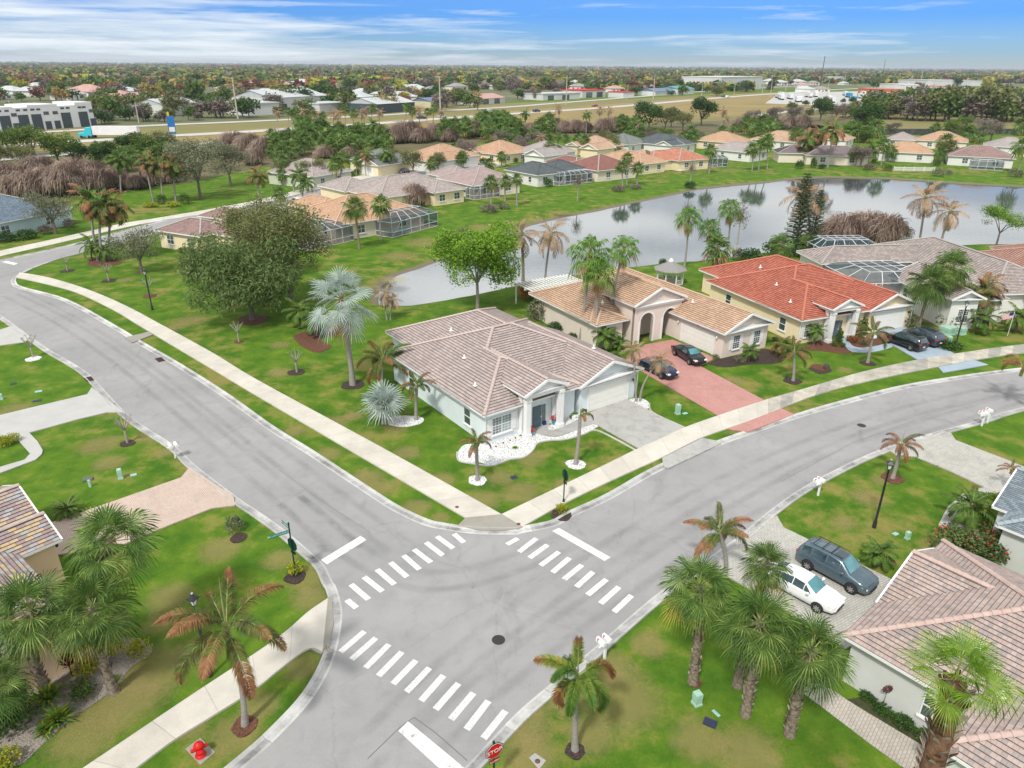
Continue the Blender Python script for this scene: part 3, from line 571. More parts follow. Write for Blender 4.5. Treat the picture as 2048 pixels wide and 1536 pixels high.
def seam(pts, w=.05):
    P = [g(*p) for p in pts]; q = MB()
    for i in range(len(P) - 1):
        a, c = Vector((*P[i], .0128)), Vector((*P[i + 1], .0128)); d = (c - a).normalized(); n = Vector((-d.y, d.x, 0)) * w / 2; q.face([a - n, c - n, c + n, a + n])
    q.build('sealed_joint', simple('sealed joint', (0.13, 0.13, 0.13), (0.17, 0.17, 0.17), 9), kind='structure')
seam([(735, 1518), (800, 1455), (828, 1435), (870, 1465), (935, 1522)]); seam([(560, 940), (640, 1000), (740, 1065)], .03); seam([(1560, 965), (1700, 888), (1880, 822), (2048, 778)], .03)
# ---------------------------------------------------------------- houses
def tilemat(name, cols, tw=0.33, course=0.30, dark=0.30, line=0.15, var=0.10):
    t = NT(name); uv = t.n('ShaderNodeUVMap'); s = t.n('ShaderNodeSeparateXYZ'); t.l(uv, 0, s, 0)
    def mth(op, a, b=None):
        x = t.n('ShaderNodeMath', operation=op)
        for i, v in enumerate((a, b)):
            if v is None: continue
            if isinstance(v, (int, float)): x.inputs[i].default_value = v
            else: t.l(v[0], v[1], x, i)
        return (x, 0)
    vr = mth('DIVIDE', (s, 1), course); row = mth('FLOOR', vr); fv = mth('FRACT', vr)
    off = mth('MULTIPLY', mth('FRACT', mth('MULTIPLY', row, 0.5)), 1.0)
    ur = mth('ADD', mth('DIVIDE', (s, 0), tw), off); colx = mth('FLOOR', ur); fu = mth('FRACT', ur)
    cb = t.n('ShaderNodeCombineXYZ'); t.l(row[0], 0, cb, 0); t.l(colx[0], 0, cb, 1)
    wn_ = t.n('ShaderNodeTexWhiteNoise', noise_dimensions='2D'); t.l(cb, 0, wn_, 'Vector')
    r = t.ramp(wn_, 'Value', [(i / len(cols), c) for i, c in enumerate(cols)], 'CONSTANT')
    nz = t.noise(0.45, 8, rough=0.78); rr = t.ramp(nz, 'Fac', [(0.3, 1 - var * 2.2), (0.7, 1 + var)]); b = t.mix(1.0, (r, 0), (rr, 0), 'MULTIPLY')
    l1 = t.ramp(fv[0], 0, [(0.0, dark), (line, dark), (line + 0.04, 1.0)]); c = t.mix(1.0, (b, 2), (l1, 0), 'MULTIPLY')  # dark band per course paints in the shadow under the tile edges
    l2 = t.ramp(fu[0], 0, [(0.0, 0.62), (0.05, 0.62), (0.09, 1.0)]); d = t.mix(1.0, (c, 2), (l2, 0), 'MULTIPLY')
    t.l(d, 2, t.b, 'Base Color'); return t.fin(0.75, 0, 0.3)
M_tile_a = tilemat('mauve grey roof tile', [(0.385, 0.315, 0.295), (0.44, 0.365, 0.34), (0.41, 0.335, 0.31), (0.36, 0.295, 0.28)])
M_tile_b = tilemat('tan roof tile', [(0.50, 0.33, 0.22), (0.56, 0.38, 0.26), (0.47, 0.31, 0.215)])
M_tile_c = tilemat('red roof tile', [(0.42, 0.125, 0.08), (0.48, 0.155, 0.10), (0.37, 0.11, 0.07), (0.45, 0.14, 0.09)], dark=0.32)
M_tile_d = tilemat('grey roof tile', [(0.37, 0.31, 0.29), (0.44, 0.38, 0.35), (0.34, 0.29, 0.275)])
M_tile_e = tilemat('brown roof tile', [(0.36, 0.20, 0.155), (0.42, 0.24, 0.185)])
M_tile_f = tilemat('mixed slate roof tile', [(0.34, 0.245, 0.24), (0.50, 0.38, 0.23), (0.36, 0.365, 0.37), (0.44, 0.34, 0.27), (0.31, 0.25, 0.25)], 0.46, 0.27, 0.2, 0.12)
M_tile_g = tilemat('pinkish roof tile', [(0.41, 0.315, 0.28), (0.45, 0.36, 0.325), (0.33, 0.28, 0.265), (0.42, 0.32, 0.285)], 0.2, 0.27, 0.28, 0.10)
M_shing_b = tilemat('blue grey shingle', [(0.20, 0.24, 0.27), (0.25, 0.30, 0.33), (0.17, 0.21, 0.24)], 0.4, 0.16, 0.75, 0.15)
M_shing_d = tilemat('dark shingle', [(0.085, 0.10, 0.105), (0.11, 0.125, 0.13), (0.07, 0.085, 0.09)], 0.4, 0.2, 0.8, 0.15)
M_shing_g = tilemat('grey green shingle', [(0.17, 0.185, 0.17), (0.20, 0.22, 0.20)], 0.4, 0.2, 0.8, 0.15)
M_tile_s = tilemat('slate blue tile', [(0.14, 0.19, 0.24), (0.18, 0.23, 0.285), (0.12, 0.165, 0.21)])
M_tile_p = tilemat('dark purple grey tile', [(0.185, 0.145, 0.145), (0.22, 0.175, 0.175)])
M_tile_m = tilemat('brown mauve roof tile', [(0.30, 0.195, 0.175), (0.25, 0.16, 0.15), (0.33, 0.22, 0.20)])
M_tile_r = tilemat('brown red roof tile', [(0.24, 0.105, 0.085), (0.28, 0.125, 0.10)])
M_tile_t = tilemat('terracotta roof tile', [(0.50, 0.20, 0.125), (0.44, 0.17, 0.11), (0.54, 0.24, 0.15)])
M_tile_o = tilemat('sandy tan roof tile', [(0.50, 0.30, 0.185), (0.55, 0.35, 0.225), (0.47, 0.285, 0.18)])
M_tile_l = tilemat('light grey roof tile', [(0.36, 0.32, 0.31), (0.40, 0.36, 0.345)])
def wallm(name, c): return simple(name, c, tuple(x * 0.93 for x in c), 1.2, 0.85, bump=0.05, detail=6)
M_w_white = wallm('pale blue white stucco', (0.68, 0.745, 0.77)); M_w_cream = wallm('cream stucco', (0.84, 0.70, 0.47)); M_w_pink = wallm('pink cream stucco', (0.74, 0.64, 0.57))
M_w_yell = wallm('pale yellow stucco', (0.82, 0.70, 0.46)); M_w_grey = wallm('pale grey stucco', (0.58, 0.59, 0.56)); M_w_peach = wallm('peach stucco', (0.82, 0.60, 0.40))
M_w_wht = wallm('white stucco', (0.75, 0.74, 0.70)); M_w_green = wallm('pale green stucco', (0.56, 0.60, 0.46)); M_w_blue = wallm('light blue stucco', (0.55, 0.69, 0.74))
M_w_beige = wallm('beige stucco', (0.76, 0.67, 0.55))
M_trim = simple('white trim', (0.80, 0.80, 0.79), (0.74, 0.74, 0.73), 3, 0.6)
M_trimw = simple('white painted wood', (0.82, 0.81, 0.76), (0.78, 0.77, 0.72), 3, 0.6)
def glassm(name, c, rough=0.06, spec=0.9):
    t = NT(name); t.b.inputs['Base Color'].default_value = (*c, 1); n1 = t.noise(0.8, 2); r = t.ramp(n1, 'Fac', [(0.3, tuple(x * 0.6 for x in c)), (0.7, tuple(x * 1.5 for x in c))]); t.l(r, 0, t.b, 'Base Color'); return t.fin(rough, 0, spec)
M_glass = glassm('window glass', (0.06, 0.085, 0.09)); M_curt = glassm('window glass over blinds', (0.20, 0.26, 0.28), 0.12)
M_darkdoor = simple('dark blue door', (0.10, 0.15, 0.18), rough=0.5); M_gdoor = simple('white garage door', (0.80, 0.79, 0.74), (0.76, 0.75, 0.70), 2, 0.55)
M_black = simple('black metal', (0.015, 0.016, 0.017), (0.03, 0.03, 0.03), 8, 0.45, spec=0.5)
M_alu = simple('white aluminium', (0.80, 0.81, 0.81), (0.72, 0.73, 0.74), 3, 0.45)
def screenm():
    t = NT('insect screen'); t.b.inputs['Base Color'].default_value = (0.035, 0.07, 0.09, 1); t.fin(0.6, 0, 0.4)
    tr = t.n('ShaderNodeBsdfTransparent'); ms = t.n('ShaderNodeMixShader'); ms.inputs[0].default_value = 0.5
    t.l(tr, 0, ms, 1); t.l(t.b, 0, ms, 2); t.l(ms, 0, t.out, 0); return t.m
M_screen = screenm()
M_pool = simple('pool water', (0.02, 0.36, 0.38), (0.03, 0.45, 0.47), 1.5, 0.08, spec=0.8)
M_deck = simple('pool deck', (0.50, 0.42, 0.36), (0.44, 0.37, 0.32), 1.2, 0.9)

def clip(poly, axis_v, lo, hi):
    """cut a polygon of ((u,v),pos) down to lo<=v<=hi"""
    for sgn, lim in ((1, lo), (-1, hi)):
        out = []; n = len(poly)
        for i in range(n):
            a, b = poly[i], poly[(i + 1) % n]; da, db = sgn * (a[0][1] - lim), sgn * (b[0][1] - lim)
            if da >= -1e-9: out.append(a)
            if (da > 1e-9 and db < -1e-9) or (da < -1e-9 and db > 1e-9):
                t = da / (da - db); out.append(((a[0][0] + (b[0][0] - a[0][0]) * t, a[0][1] + (b[0][1] - a[0][1]) * t), a[1].lerp(b[1], t)))
        poly = out
        if len(poly) < 3: return []
    return poly
def roof_face(mb, pts, course=0.30, step=0.03, detail=True, uo=0.0):
    """tiled roof plane laid in real courses: every course is tipped up at its lower edge"""
    pts = [Vector(p) for p in pts]; nrm = (pts[1] - pts[0]).cross(pts[2] - pts[0])
    if nrm.z < 0: pts = pts[::-1]; nrm = -nrm
    nrm.normalize(); hv = Vector((0, 0, 1)).cross(nrm); hv.normalize(); up = nrm.cross(hv)
    if up.z < 0: up = -up; hv = -hv
    o = min(pts, key=lambda p: p.dot(up)); v0 = o.dot(up)
    P = [((p.dot(hv) + uo, p.dot(up) - v0), p) for p in pts]
    vmax = max(p[0][1] for p in P)
    if not detail:
        mb.face(pts, uv=[p[0] for p in P]); return
    k = 0
    while k * course < vmax - 1e-3:
        lo, hi = k * course, min(vmax, (k + 1) * course); q = clip(P, 1, lo, hi)
        if len(q) >= 3:
            mb.face([p + nrm * (step * (1 - (uv[1] - lo) / course)) for uv, p in q], uv=[(uv[0], min(uv[1], (k + 1) * course - 1e-3)) for uv, p in q])
            b = [(uv, p) for uv, p in q if abs(uv[1] - lo) < 1e-6]
            if len(b) >= 2:
                b.sort(key=lambda e: e[0][0]); A, B = b[0], b[-1]
                mb.face([A[1] - nrm * 0.01, B[1] - nrm * 0.01, B[1] + nrm * step, A[1] + nrm * step], uv=[(A[0][0], lo + 0.005), (B[0][0], lo + 0.005), (B[0][0], lo + 0.01), (A[0][0], lo + 0.01)])
        k += 1
def caps(mb, a, b, w=0.16, seglen=0.4):
    a, b = Vector(a), Vector(b); d = b - a; L = d.length
    if L < 0.5: return
    d.normalize(); x = d.cross(Vector((0, 0, 1))).normalized(); z = x.cross(d); n = max(1, int(L / seglen))
    for i in range(n):
        p, q = a + d * (L * i / n), a + d * (L * (i + 1) / n + 0.03); r1, r2 = (w * 1.1, w * 0.88)
        rows = []
        for c, r in ((p, r1), (q, r2)): rows.append([c + x * (r * math.cos(t)) + z * (r * 0.75 * math.sin(t) + (0.012 if c is p else 0)) for t in (0, R(45), R(90), R(135), R(180))])
        mb.grid(rows, 0, True); mb.face(rows[0][::-1]); mb.face(rows[1])
def wing_geo(w):
    x0, x1, y0, y1 = w['r']; ze = w.get('z', 3.0); p = w.get('p', 0.42); ax = w.get('ax', 'y'); e0, e1 = w.get('ends', ('hip', 'hip'))
    T = (lambda a, b, z: (b, a, z)) if ax == 'x' else (lambda a, b, z: (a, b, z))   # a across the ridge, b along it
    a0, a1, b0, b1 = (x0, x1, y0, y1) if ax == 'y' else (y0, y1, x0, x1)
    hw = (a1 - a0) / 2; am = (a0 + a1) / 2; L = b1 - b0
    i0 = hw if e0 == 'hip' else 0; i1 = hw if e1 == 'hip' else 0
    if i0 + i1 > L: k = L / (i0 + i1); i0 *= k; i1 *= k
    zr = ze + p * hw; r0, r1 = (am, b0 + i0, zr), (am, b1 - i1, zr)
    A, B, C_, D = (a0, b0, ze), (a1, b0, ze), (a1, b1, ze), (a0, b1, ze)
    faces = [[A, r0, r1, D], [B, C_, r1, r0]]; hips = [(r0, r1)]
    if e0 == 'hip': faces.append([A, B, r0]); hips += [(A, r0), (B, r0)]
    if e1 == 'hip': faces.append([C_, D, r1]); hips += [(C_, r1), (D, r1)]
    rakes = []
    if e0 == 'gable': rakes += [(A, r0), (B, r0)]
    if e1 == 'gable': rakes += [(D, r1), (C_, r1)]
    f = lambda P: T(*P)
    return dict(faces=[[f(p) for p in F] for F in faces], hips=[(f(a), f(b)) for a, b in hips], rakes=[(f(a), f(b)) for a, b in rakes], zr=zr, am=am, hw=hw, p=p, ze=ze, ax=ax, e=(e0, e1), ab=(a0, a1, b0, b1), T=T)
FR = {'-y': ((1, 0, 0), (0, -1, 0)), '+y': ((-1, 0, 0), (0, 1, 0)), '-x': ((0, -1, 0), (-1, 0, 0)), '+x': ((0, 1, 0), (1, 0, 0))}
def frame_at(face, plane, pos, z=0.0):
    al, nr = FR[face]; al, nr = Vector(al), Vector(nr)
    o = Vector((pos, plane, z)) if face[1] == 'y' else Vector((plane, pos, z))
    M = Matrix((al, nr, Vector((0, 0, 1)))).transposed().to_4x4(); M.translation = o
    return M     # local x along the wall, y outwards, z up
def add_window(root, face, plane, pos, z, w, h, nx=2, ny=3, shutters=False, sash=2, glass=None, arch=False):
    M = frame_at(face, plane, pos, z); fr = MB(); t = 0.07; d = 0.06
    x0, x1 = -w / 2, w / 2
    fr.box(x0 - t, x0, -0.02, d, -t, h + t, M=M); fr.box(x1, x1 + t, -0.02, d, -t, h + t, M=M); fr.box(x0, x1, -0.02, d, h, h + t, M=M); fr.box(x0, x1, -0.02, d, -t, 0, M=M)
    for i in range(1, sash):
        xx = x0 + w * i / sash; fr.box(xx - 0.04, xx + 0.04, -0.01, d - 0.01, 0, h, M=M)
    fr.box(x0, x1, -0.01, d - 0.015, h * 0.5 - 0.035, h * 0.5 + 0.035, M=M)
    for i in range(1, nx * sash):
        if i % nx: xx = x0 + w * i / (nx * sash); fr.box(xx - 0.012, xx + 0.012, 0, 0.035, 0, h, M=M)
    for i in range(1, ny * 2):
        if i != ny: zz = h * i / (ny * 2); fr.box(x0, x1, 0, 0.033, zz - 0.012, zz + 0.012, M=M)
    o = fr.build('window', M_trim, root)
    gl = MB(); gl.box(x0, x1, -0.01, 0.02, 0, h, M=M); gl.build('pane', glass or M_glass, o)
    sl = MB(); sl.box(x0 - 0.15, x1 + 0.15, 0, 0.12, -t - 0.1, -t - 0.001, M=M); sl.build('sill', M_trim, o)
    if shutters:
        for s in (-1, 1):
            sh = MB(); c = s * (w / 2 + t + 0.24); sh.box(c - 0.22, c + 0.22, 0, 0.05, -0.05, h + 0.05, M=M)
            for k in range(8): zz = h * (k + 0.5) / 8; sh.box(c - 0.17, c + 0.17, 0.05, 0.065, zz - 0.05, zz + 0.04, M=M)
            sh.build('shutter', M_trim, root)
def add_garage(root, face, plane, pos, w=4.9, h=2.25, trim=True):
    M = frame_at(face, plane, pos); q = MB(); q.box(-w / 2, w / 2, -0.02, 0.03, 0.02, h, M=M)
    for k in range(4):
        for j in range(8): q.box(-w / 2 + w * j / 8 + 0.06, -w / 2 + w * (j + 1) / 8 - 0.06, 0.03, 0.045, 0.08 + h * k / 4, h * (k + 1) / 4 - 0.05, M=M)
    q.build('garage_door', M_gdoor, root)
    if trim:
        q = MB(); q.box(-w / 2 - 0.14, -w / 2 - 0.001, 0, 0.07, 0, h + 0.14, M=M); q.box(w / 2 + 0.001, w / 2 + 0.14, 0, 0.07, 0, h + 0.14, M=M); q.box(-w / 2, w / 2, 0, 0.07, h + 0.001, h + 0.14, M=M); q.build('garage_trim', M_trim, root)
def add_band(root, face, plane, p0, p1, z, h=0.16, d=0.08, mat=None):
    M = frame_at(face, plane, (p0 + p1) / 2, z); L = abs(p1 - p0); q = MB(); q.box(-L / 2, L / 2, -0.01, d, 0, h, M=M); q.box(-L / 2 - 0.02, L / 2 + 0.02, -0.01, d + 0.05, h, h + 0.05, M=M); q.build('cornice', mat or M_trim, root)
def add_sconce(root, face, plane, pos, z=2.0, mat=None):
    M = frame_at(face, plane, pos, z); q = MB(); q.box(-0.05, 0.05, 0, 0.1, 0.1, 0.2, M=M); q.lathe([(0.05, 0), (0.09, 0.05), (0.1, 0.25), (0.02, 0.34)], tuple(M @ Vector((0, 0.16, 0))), 6); q.build('wall_lamp', mat or M_black, root)
def add_number(root, face, plane, pos, z, txt, size=0.22):
    cu = bpy.data.curves.new('n', 'FONT'); cu.body = txt; cu.size = size; cu.align_x = 'CENTER'; cu.extrude = 0.01
    tmp = bpy.data.objects.new('n', cu); COL.objects.link(tmp); dg = bpy.context.evaluated_depsgraph_get(); me = bpy.data.meshes.new_from_object(tmp.evaluated_get(dg)); bpy.data.objects.remove(tmp)
    al, nr = FR[face]; M = frame_at(face, plane, pos, z)
    Q = M @ Matrix(((1, 0, 0, 0), (0, 0, -1, 0.03), (0, 1, 0, 0), (0, 0, 0, 1))); me.transform(Q); me.materials.append(M_black)
    o = bpy.data.objects.new('house_number', me); link(o, root)
def house(label, ox, oy, ang, wings, wall, roof, cap, trim=None, detail=True, course=0.30, cat='house', group=None, inset=0.5, name='house', vents=()):
    root = empty(name, (ox, oy, 0), R(ang), label, cat, group); trim = trim or M_trim
    W_, Rf, Fa = MB(), MB(), MB(); CPS = []
    for i, w in enumerate(wings):
        w = dict(w); w['z'] = w.get('z', 3.0) + 0.03 * i; gmt = wing_geo(w); x0, x1, y0, y1 = w['r']; ze = w.get('z', 3.0); e = inset + 0.006 * i; dz = 0.005 * i
        for F in gmt['faces']: roof_face(Rf, F, course, 0.035, detail, uo=i * 0.17)
        Cp = MB(); CPS.append(Cp)
        for hi_, (a, b) in enumerate(gmt['hips']):
            f0 = w.get('hc', {}).get(hi_, 0); a = Vector(a).lerp(Vector(b), f0)
            caps(Cp, Vector(a) + Vector((0, 0, .02)), Vector(b) + Vector((0, 0, .02)), seglen=0.42 if detail else 1.2)
        if w.get('wall', True):
            i0 = w.get('open', ())
            wx0, wx1, wy0, wy1 = x0 + e, x1 - e, y0 + e, y1 - e
            W_.box(wx0, wx1, wy0, wy1, 0.0, ze - 0.12 - dz)
            a0, a1, b0, b1 = gmt['ab']; T = gmt['T']
            for k, be in ((0, b0 + e), (1, b1 - e)):
                if gmt['e'][k] != 'gable': continue
                zt = gmt['zr'] - 0.10; zb = ze - 0.13 - dz; s_ = 0.14 if k == 0 else -0.14
                tri = [(a0 + e, zb), (a1 - e, zb), (a1 - e, ze + gmt['p'] * e - 0.10), (gmt['am'], zt), (a0 + e, ze + gmt['p'] * e - 0.10)]
                f1 = [T(a, be, z) for a, z in tri]; f2 = [T(a, be + s_, z) for a, z in tri]
                W_.face(f1); W_.face(f2[::-1])
        # fascia and soffit
        Fa.box(x0 + 0.04, x1 - 0.04, y0 + 0.04, y1 - 0.04, ze - 0.16 - dz, ze - 0.02 - dz) if w.get('soffit', True) else None
        for (xa, xb, ya, yb) in ((x0 - 0.03, x0 + 0.08, y0, y1), (x1 - 0.08, x1 + 0.03, y0, y1), (x0, x1, y0 - 0.03, y0 + 0.08), (x0, x1, y1 - 0.08, y1 + 0.03)):
            ends_ = gmt['e']; isend = (ya == y0 - 0.03, yb == y1 + 0.03) if gmt['ax'] == 'y' else (xa == x0 - 0.03, xb == x1 + 0.03)
            if (isend[0] and ends_[0] != 'hip') or (isend[1] and ends_[1] != 'hip'): continue
            Fa.box(xa, xb, ya, yb, ze - 0.15 - dz, ze + 0.012 - dz * .5)
        for a, b in gmt['rakes']:
            a, b = Vector(a), Vector(b); Fa.bar(a + Vector((0, 0, -0.09)), b + Vector((0, 0, -0.09)), 0.10, 0.24)
    W_.build('wall', wall, root); ro = Rf.build('roof', roof, root); [c.build('ridge_cap', cap, ro) for c in CPS if c.v]; Fa.build('gutter', trim, root)
    for (vx, vy, vz) in vents:
        q = MB(); q.lathe([(0.07, -0.3), (0.07, 0.28), (0.05, 0.3)], (vx, vy, vz), 8); q.lathe([(0.22, -0.02), (0.09, 0.05)], (vx, vy, vz), 8); q.build('roof_vent', M_trim, root)
    return root
def add_column(root, x, y, h, s=0.42, mat=None):
    q = MB(); q.box(x - s / 2, x + s / 2, y - s / 2, y + s / 2, 0, h); q.box(x - s * .65, x + s * .65, y - s * .65, y + s * .65, 0, 0.38); q.box(x - s * .62, x + s * .62, y - s * .62, y + s * .62, h - 0.25, h - 0.01); q.box(x - s * .54, x + s * .54, y - s * .54, y + s * .54, 0.38, 0.5)
    q.build('column', mat or M_trim, root)
def add_portico(root, x0, x1, y0, y1, ze, p, roofm, capm, wallm_, course=.3, colmat=None):
    """gabled entrance roof standing on square columns in front of the door"""
    w = dict(r=(x0, x1, y0, y1), z=ze, p=p, ax='y', ends=('gable', 'gable')); gm = wing_geo(w); xm = (x0 + x1) / 2
    rf = MB(); [roof_face(rf, F, course, 0.035) for F in gm['faces']]; ro = rf.build('portico_roof', roofm, root)
    cp = MB(); caps(cp, (xm, y0, gm['zr'] + .02), (xm, y1, gm['zr'] + .02)); cp.build('ridge_cap', capm, ro)
    q = MB(); zb = ze - 0.5; e = 0.32; zt = gm['zr'] - 0.12
    q.box(x0 + e, x1 - e, y0 + 0.25, y0 + 0.65, zb, ze - 0.05); q.box(x0 + e, x0 + e + 0.4, y0 + 0.65, y0 + 4, zb, ze - 0.05); q.box(x1 - e - 0.4, x1 - e, y0 + 0.65, y0 + 4.0, zb, ze - 0.05)
    tri = [(x0 + 0.15, ze - 0.05), (x1 - 0.15, ze - 0.05), (xm, zt)]
    q.face([(a, y0 + 0.3, z) for a, z in tri]); q.box(x0 + 0.05, x1 - 0.05, y0 + 0.12, y0 + 0.5, ze - 0.14, ze - 0.03)
    q.box(x0 + e, x1 - e, y0 + .6, y0 + 4, zb + .3, zb + .34)
    for a, b in gm['rakes'][:2]: q.bar(Vector(a) + Vector((0, 0.02, -0.08)), Vector(b) + Vector((0, 0.02, -0.08)), 0.12, 0.22)
    for xx in (x0, x1): q.box(xx - 0.03, xx + 0.08, y0, y0 + 3.2, ze - 0.14, ze + 0.0)
    q.build('pediment', M_trim, root)
    for s in (x0 + e + 0.25, x1 - e - 0.25):
        add_column(root, s, y0 + 0.45, zb, 0.46, colmat)
        add_column(root, s, y0 + 1.15, zb, 0.4, colmat)

def model_a(label, o, ang, wall, roof, cap, number, shutter=True):
    wings = [dict(r=(0, 17.4, 2.2, 17.5), ax='x', ends=('hip', 'hip'), hc={1: .68, 4: .50}),
             dict(r=(0, 10.6, 0, 7.9), ax='y', ends=('hip', 'open')),
             dict(r=(10.0, 17.9, -0.3, 12.5), ax='y', ends=('gable', 'open')),
             dict(r=(2.5, 16.6, 9.5, 22.5), ax='y', ends=('open', 'hip'))]
    h = house(label, o[0], o[1], ang, wings, wall, roof, cap, vents=((1.7, 3.9, 3.9), (3.4, 8.3, 4.6), (5.2, 13.5, 5.35), (15.6, 4.3, 4.15)))
    add_portico(h, 3.5, 8.2, -0.9, 7.5, 4.15, 0.42, roof, cap, wall)
    add_window(h, '-y', 0.5, 2.1, 0.75, 1.9, 1.5, 3, 3, True, glass=M_curt)
    add_window(h, '-x', 0.5, 3.3, 0.8, 0.95, 1.45, 1, 1, False, 1); add_window(h, '-x', 0.5, 13.2, 0.8, 0.95, 1.45, 1, 1, False, 1)
    gw = -0.3 + 0.5 + .012
    add_garage(h, '-y', gw, 14.0); add_band(h, '-y', gw, 10.5, 17.4, 3.0, 0.1); add_band(h, '-y', gw, 10.5, 17.4, 2.42, 0.12)
    add_number(h, '-y', gw + 0.02 * 0, 14.0, 2.68, number, 0.2); add_sconce(h, '-y', gw, 17.0, 1.8)
    # entrance recess with the front door
    q = MB(); q.box(4.4, 5.5, 0.46, 0.5, 0.05, 2.2); 
    d = MB(); d.box(5.35, 6.3, 0.44, 0.5, 0.05, 2.15); d.box(5.45, 6.2, 0.42, 0.44, 0.25, 0.95); d.box(5.45, 6.2, 0.42, 0.44, 1.1, 2.05); do = d.build('front_door', M_darkdoor, h)
    k = MB(); k.box(6.18, 6.25, 0.38, 0.43, 1.0, 1.12); k.build('handle', M_trim, do)
    sd_ = MB(); sd_.box(6.4, 6.75, 0.45, 0.49, 0.2, 2.1); sd_.build('sidelight', M_glass, h)
    ds = MB(); ds.box(0.38, 0.46, 0.40, 0.48, 0.1, 2.9); ds.build('downspout', M_trim, h); ds = MB(); ds.box(17.42, 17.5, 0.0, 0.08, 0.1, 2.9); ds.build('downspout', M_trim, h)
    return h
oA = g(968, 833, 3)
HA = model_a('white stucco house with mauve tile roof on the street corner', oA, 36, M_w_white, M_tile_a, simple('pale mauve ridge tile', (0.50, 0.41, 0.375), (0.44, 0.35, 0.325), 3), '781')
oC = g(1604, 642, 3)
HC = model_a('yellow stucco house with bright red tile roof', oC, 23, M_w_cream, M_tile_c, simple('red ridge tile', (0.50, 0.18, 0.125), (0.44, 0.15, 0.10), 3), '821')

# tan-roofed house with the two tall entrance arches
oB = g(1193, 652, 3)
M_capb = simple('tan ridge tile', (0.54, 0.39, 0.28), (0.48, 0.33, 0.23), 3)
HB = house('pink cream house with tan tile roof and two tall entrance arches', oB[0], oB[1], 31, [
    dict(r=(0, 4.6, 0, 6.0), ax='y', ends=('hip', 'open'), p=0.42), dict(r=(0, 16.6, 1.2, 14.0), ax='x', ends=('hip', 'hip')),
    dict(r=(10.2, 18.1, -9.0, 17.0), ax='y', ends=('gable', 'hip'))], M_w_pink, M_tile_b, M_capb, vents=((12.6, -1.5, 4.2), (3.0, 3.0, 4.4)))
def arch_wall(mb, x0, x1, y, zt, arches, t=0.35):
    """front wall with round-headed openings, cut as vertical strips"""
    xs_ = sorted(set([x0, x1] + [a[0] - a[1] + 2 * a[1] * k / 14 for a in arches for k in range(15)]))
    for i in range(len(xs_) - 1):
        a, b = xs_[i], xs_[i + 1]; m_ = (a + b) / 2; za = zb_ = 0.0
        for c, r, zs in arches:
            if c - r < m_ < c + r:
                za = zs + math.sqrt(max(0, r * r - (a - c) ** 2)); zb_ = zs + math.sqrt(max(0, r * r - (b - c) ** 2))
        for yy, fl in ((y, 1), (y + t, -1)):
            f = [(a, yy, za), (b, yy, zb_), (b, yy, zt), (a, yy, zt)]; mb.face(f[::fl])
        mb.face([(a, y, za), (a, y + t, za), (b, y + t, zb_), (b, y, zb_)])
        for c, r, zs in arches:
            for e_ in (c - r, c + r):
                if abs(a - e_) < 1e-6 or abs(b - e_) < 1e-6: mb.face([(e_, y, 0), (e_, y + t, 0), (e_, y + t, zs), (e_, y, zs)])
q = MB(); gx0, gx1, gy = 4.5, 12.3, -0.9; zt = 4.6
arch_wall(q, gx0 + .4, gx1 - .4, gy + .4, zt, [(6.75, 0.95, 2.6), (10.15, 0.95, 2.6)])
q.box(gx0 + .4, gx0 + .7, gy + .75, 4, 0, zt); q.box(gx1 - .7, gx1 - .4, gy + .75, 4, 0, zt); q.box(gx0 + .7, gx1 - .7, 1.7, 1.9, 0, zt)
pk = 4.75 + 0.42 * 3.9
q.face([(gx0 + .4, gy + .4, zt), (gx1 - .4, gy + .4, zt), (gx1 - .4, gy + .4, 4.75), ((gx0 + gx1) / 2, gy + .4, pk - .1), (gx0 + .4, gy + .4, 4.75)])
q.build('entrance_wall', M_w_pink, HB)
gm = wing_geo(dict(r=(gx0, gx1, gy, 7.5), z=4.75, ax='y', ends=('gable', 'gable'))); rf = MB(); [roof_face(rf, F, .3, .035) for F in gm['faces']]; ro = rf.build('entrance_roof', M_tile_b, HB)
cp = MB(); caps(cp, (8.4, gy, gm['zr']), (8.4, 7.5, gm['zr'])); cp.build('ridge_cap', M_capb, ro)
q = MB()
for a, b in gm['rakes'][:2]: q.bar(Vector(a) + Vector((0, 0.03, -0.08)), Vector(b) + Vector((0, 0.03, -0.08)), 0.12, 0.22)
q.box(gx0 + .3, gx1 - .3, gy + .2, gy + .46, 4.25, 4.45); q.box(gx0 + .2, gx1 - .2, gy + .12, gy + .46, 4.45, 4.55)
for xx in (gx0, gx1): q.box(xx - 0.03, xx + 0.08, gy, 5, 4.6, 4.76)
q.build('pediment', M_trim, HB)
for c in (6.75, 10.15):
    q = MB()
    rows = [[(c + r * math.cos(t), gy + .4 - (0.06 if 0.9 < r < 1.2 else 0), 2.6 + r * math.sin(t)) for r in (0.96, 0.97, 1.18, 1.19)] for t in [math.pi * k / 16 for k in range(17)]]
    q.grid(rows, 0, False)
    for s in (-1, 1): q.box(min(c + s * .96, c + s * 1.18), max(c + s * .96, c + s * 1.18), gy + .33, gy + .42, 0, 2.6)
    q.build('arch_trim', M_trim, HB)
q = MB()
rows = [[(8.4 + r * math.cos(t), gy + .36, 5.25 + r * math.sin(t)) for r in (0.24, 0.36)] for t in [2 * math.pi * k / 20 for k in range(21)]]; q.grid(rows, 0, False)
q.build('medallion', M_trim, HB)
d = MB(); d.box(9.7, 10.7, 1.63, 1.7, 0.05, 2.2); d.build('front_door', simple('brown door', (0.20, 0.12, 0.08)), HB)
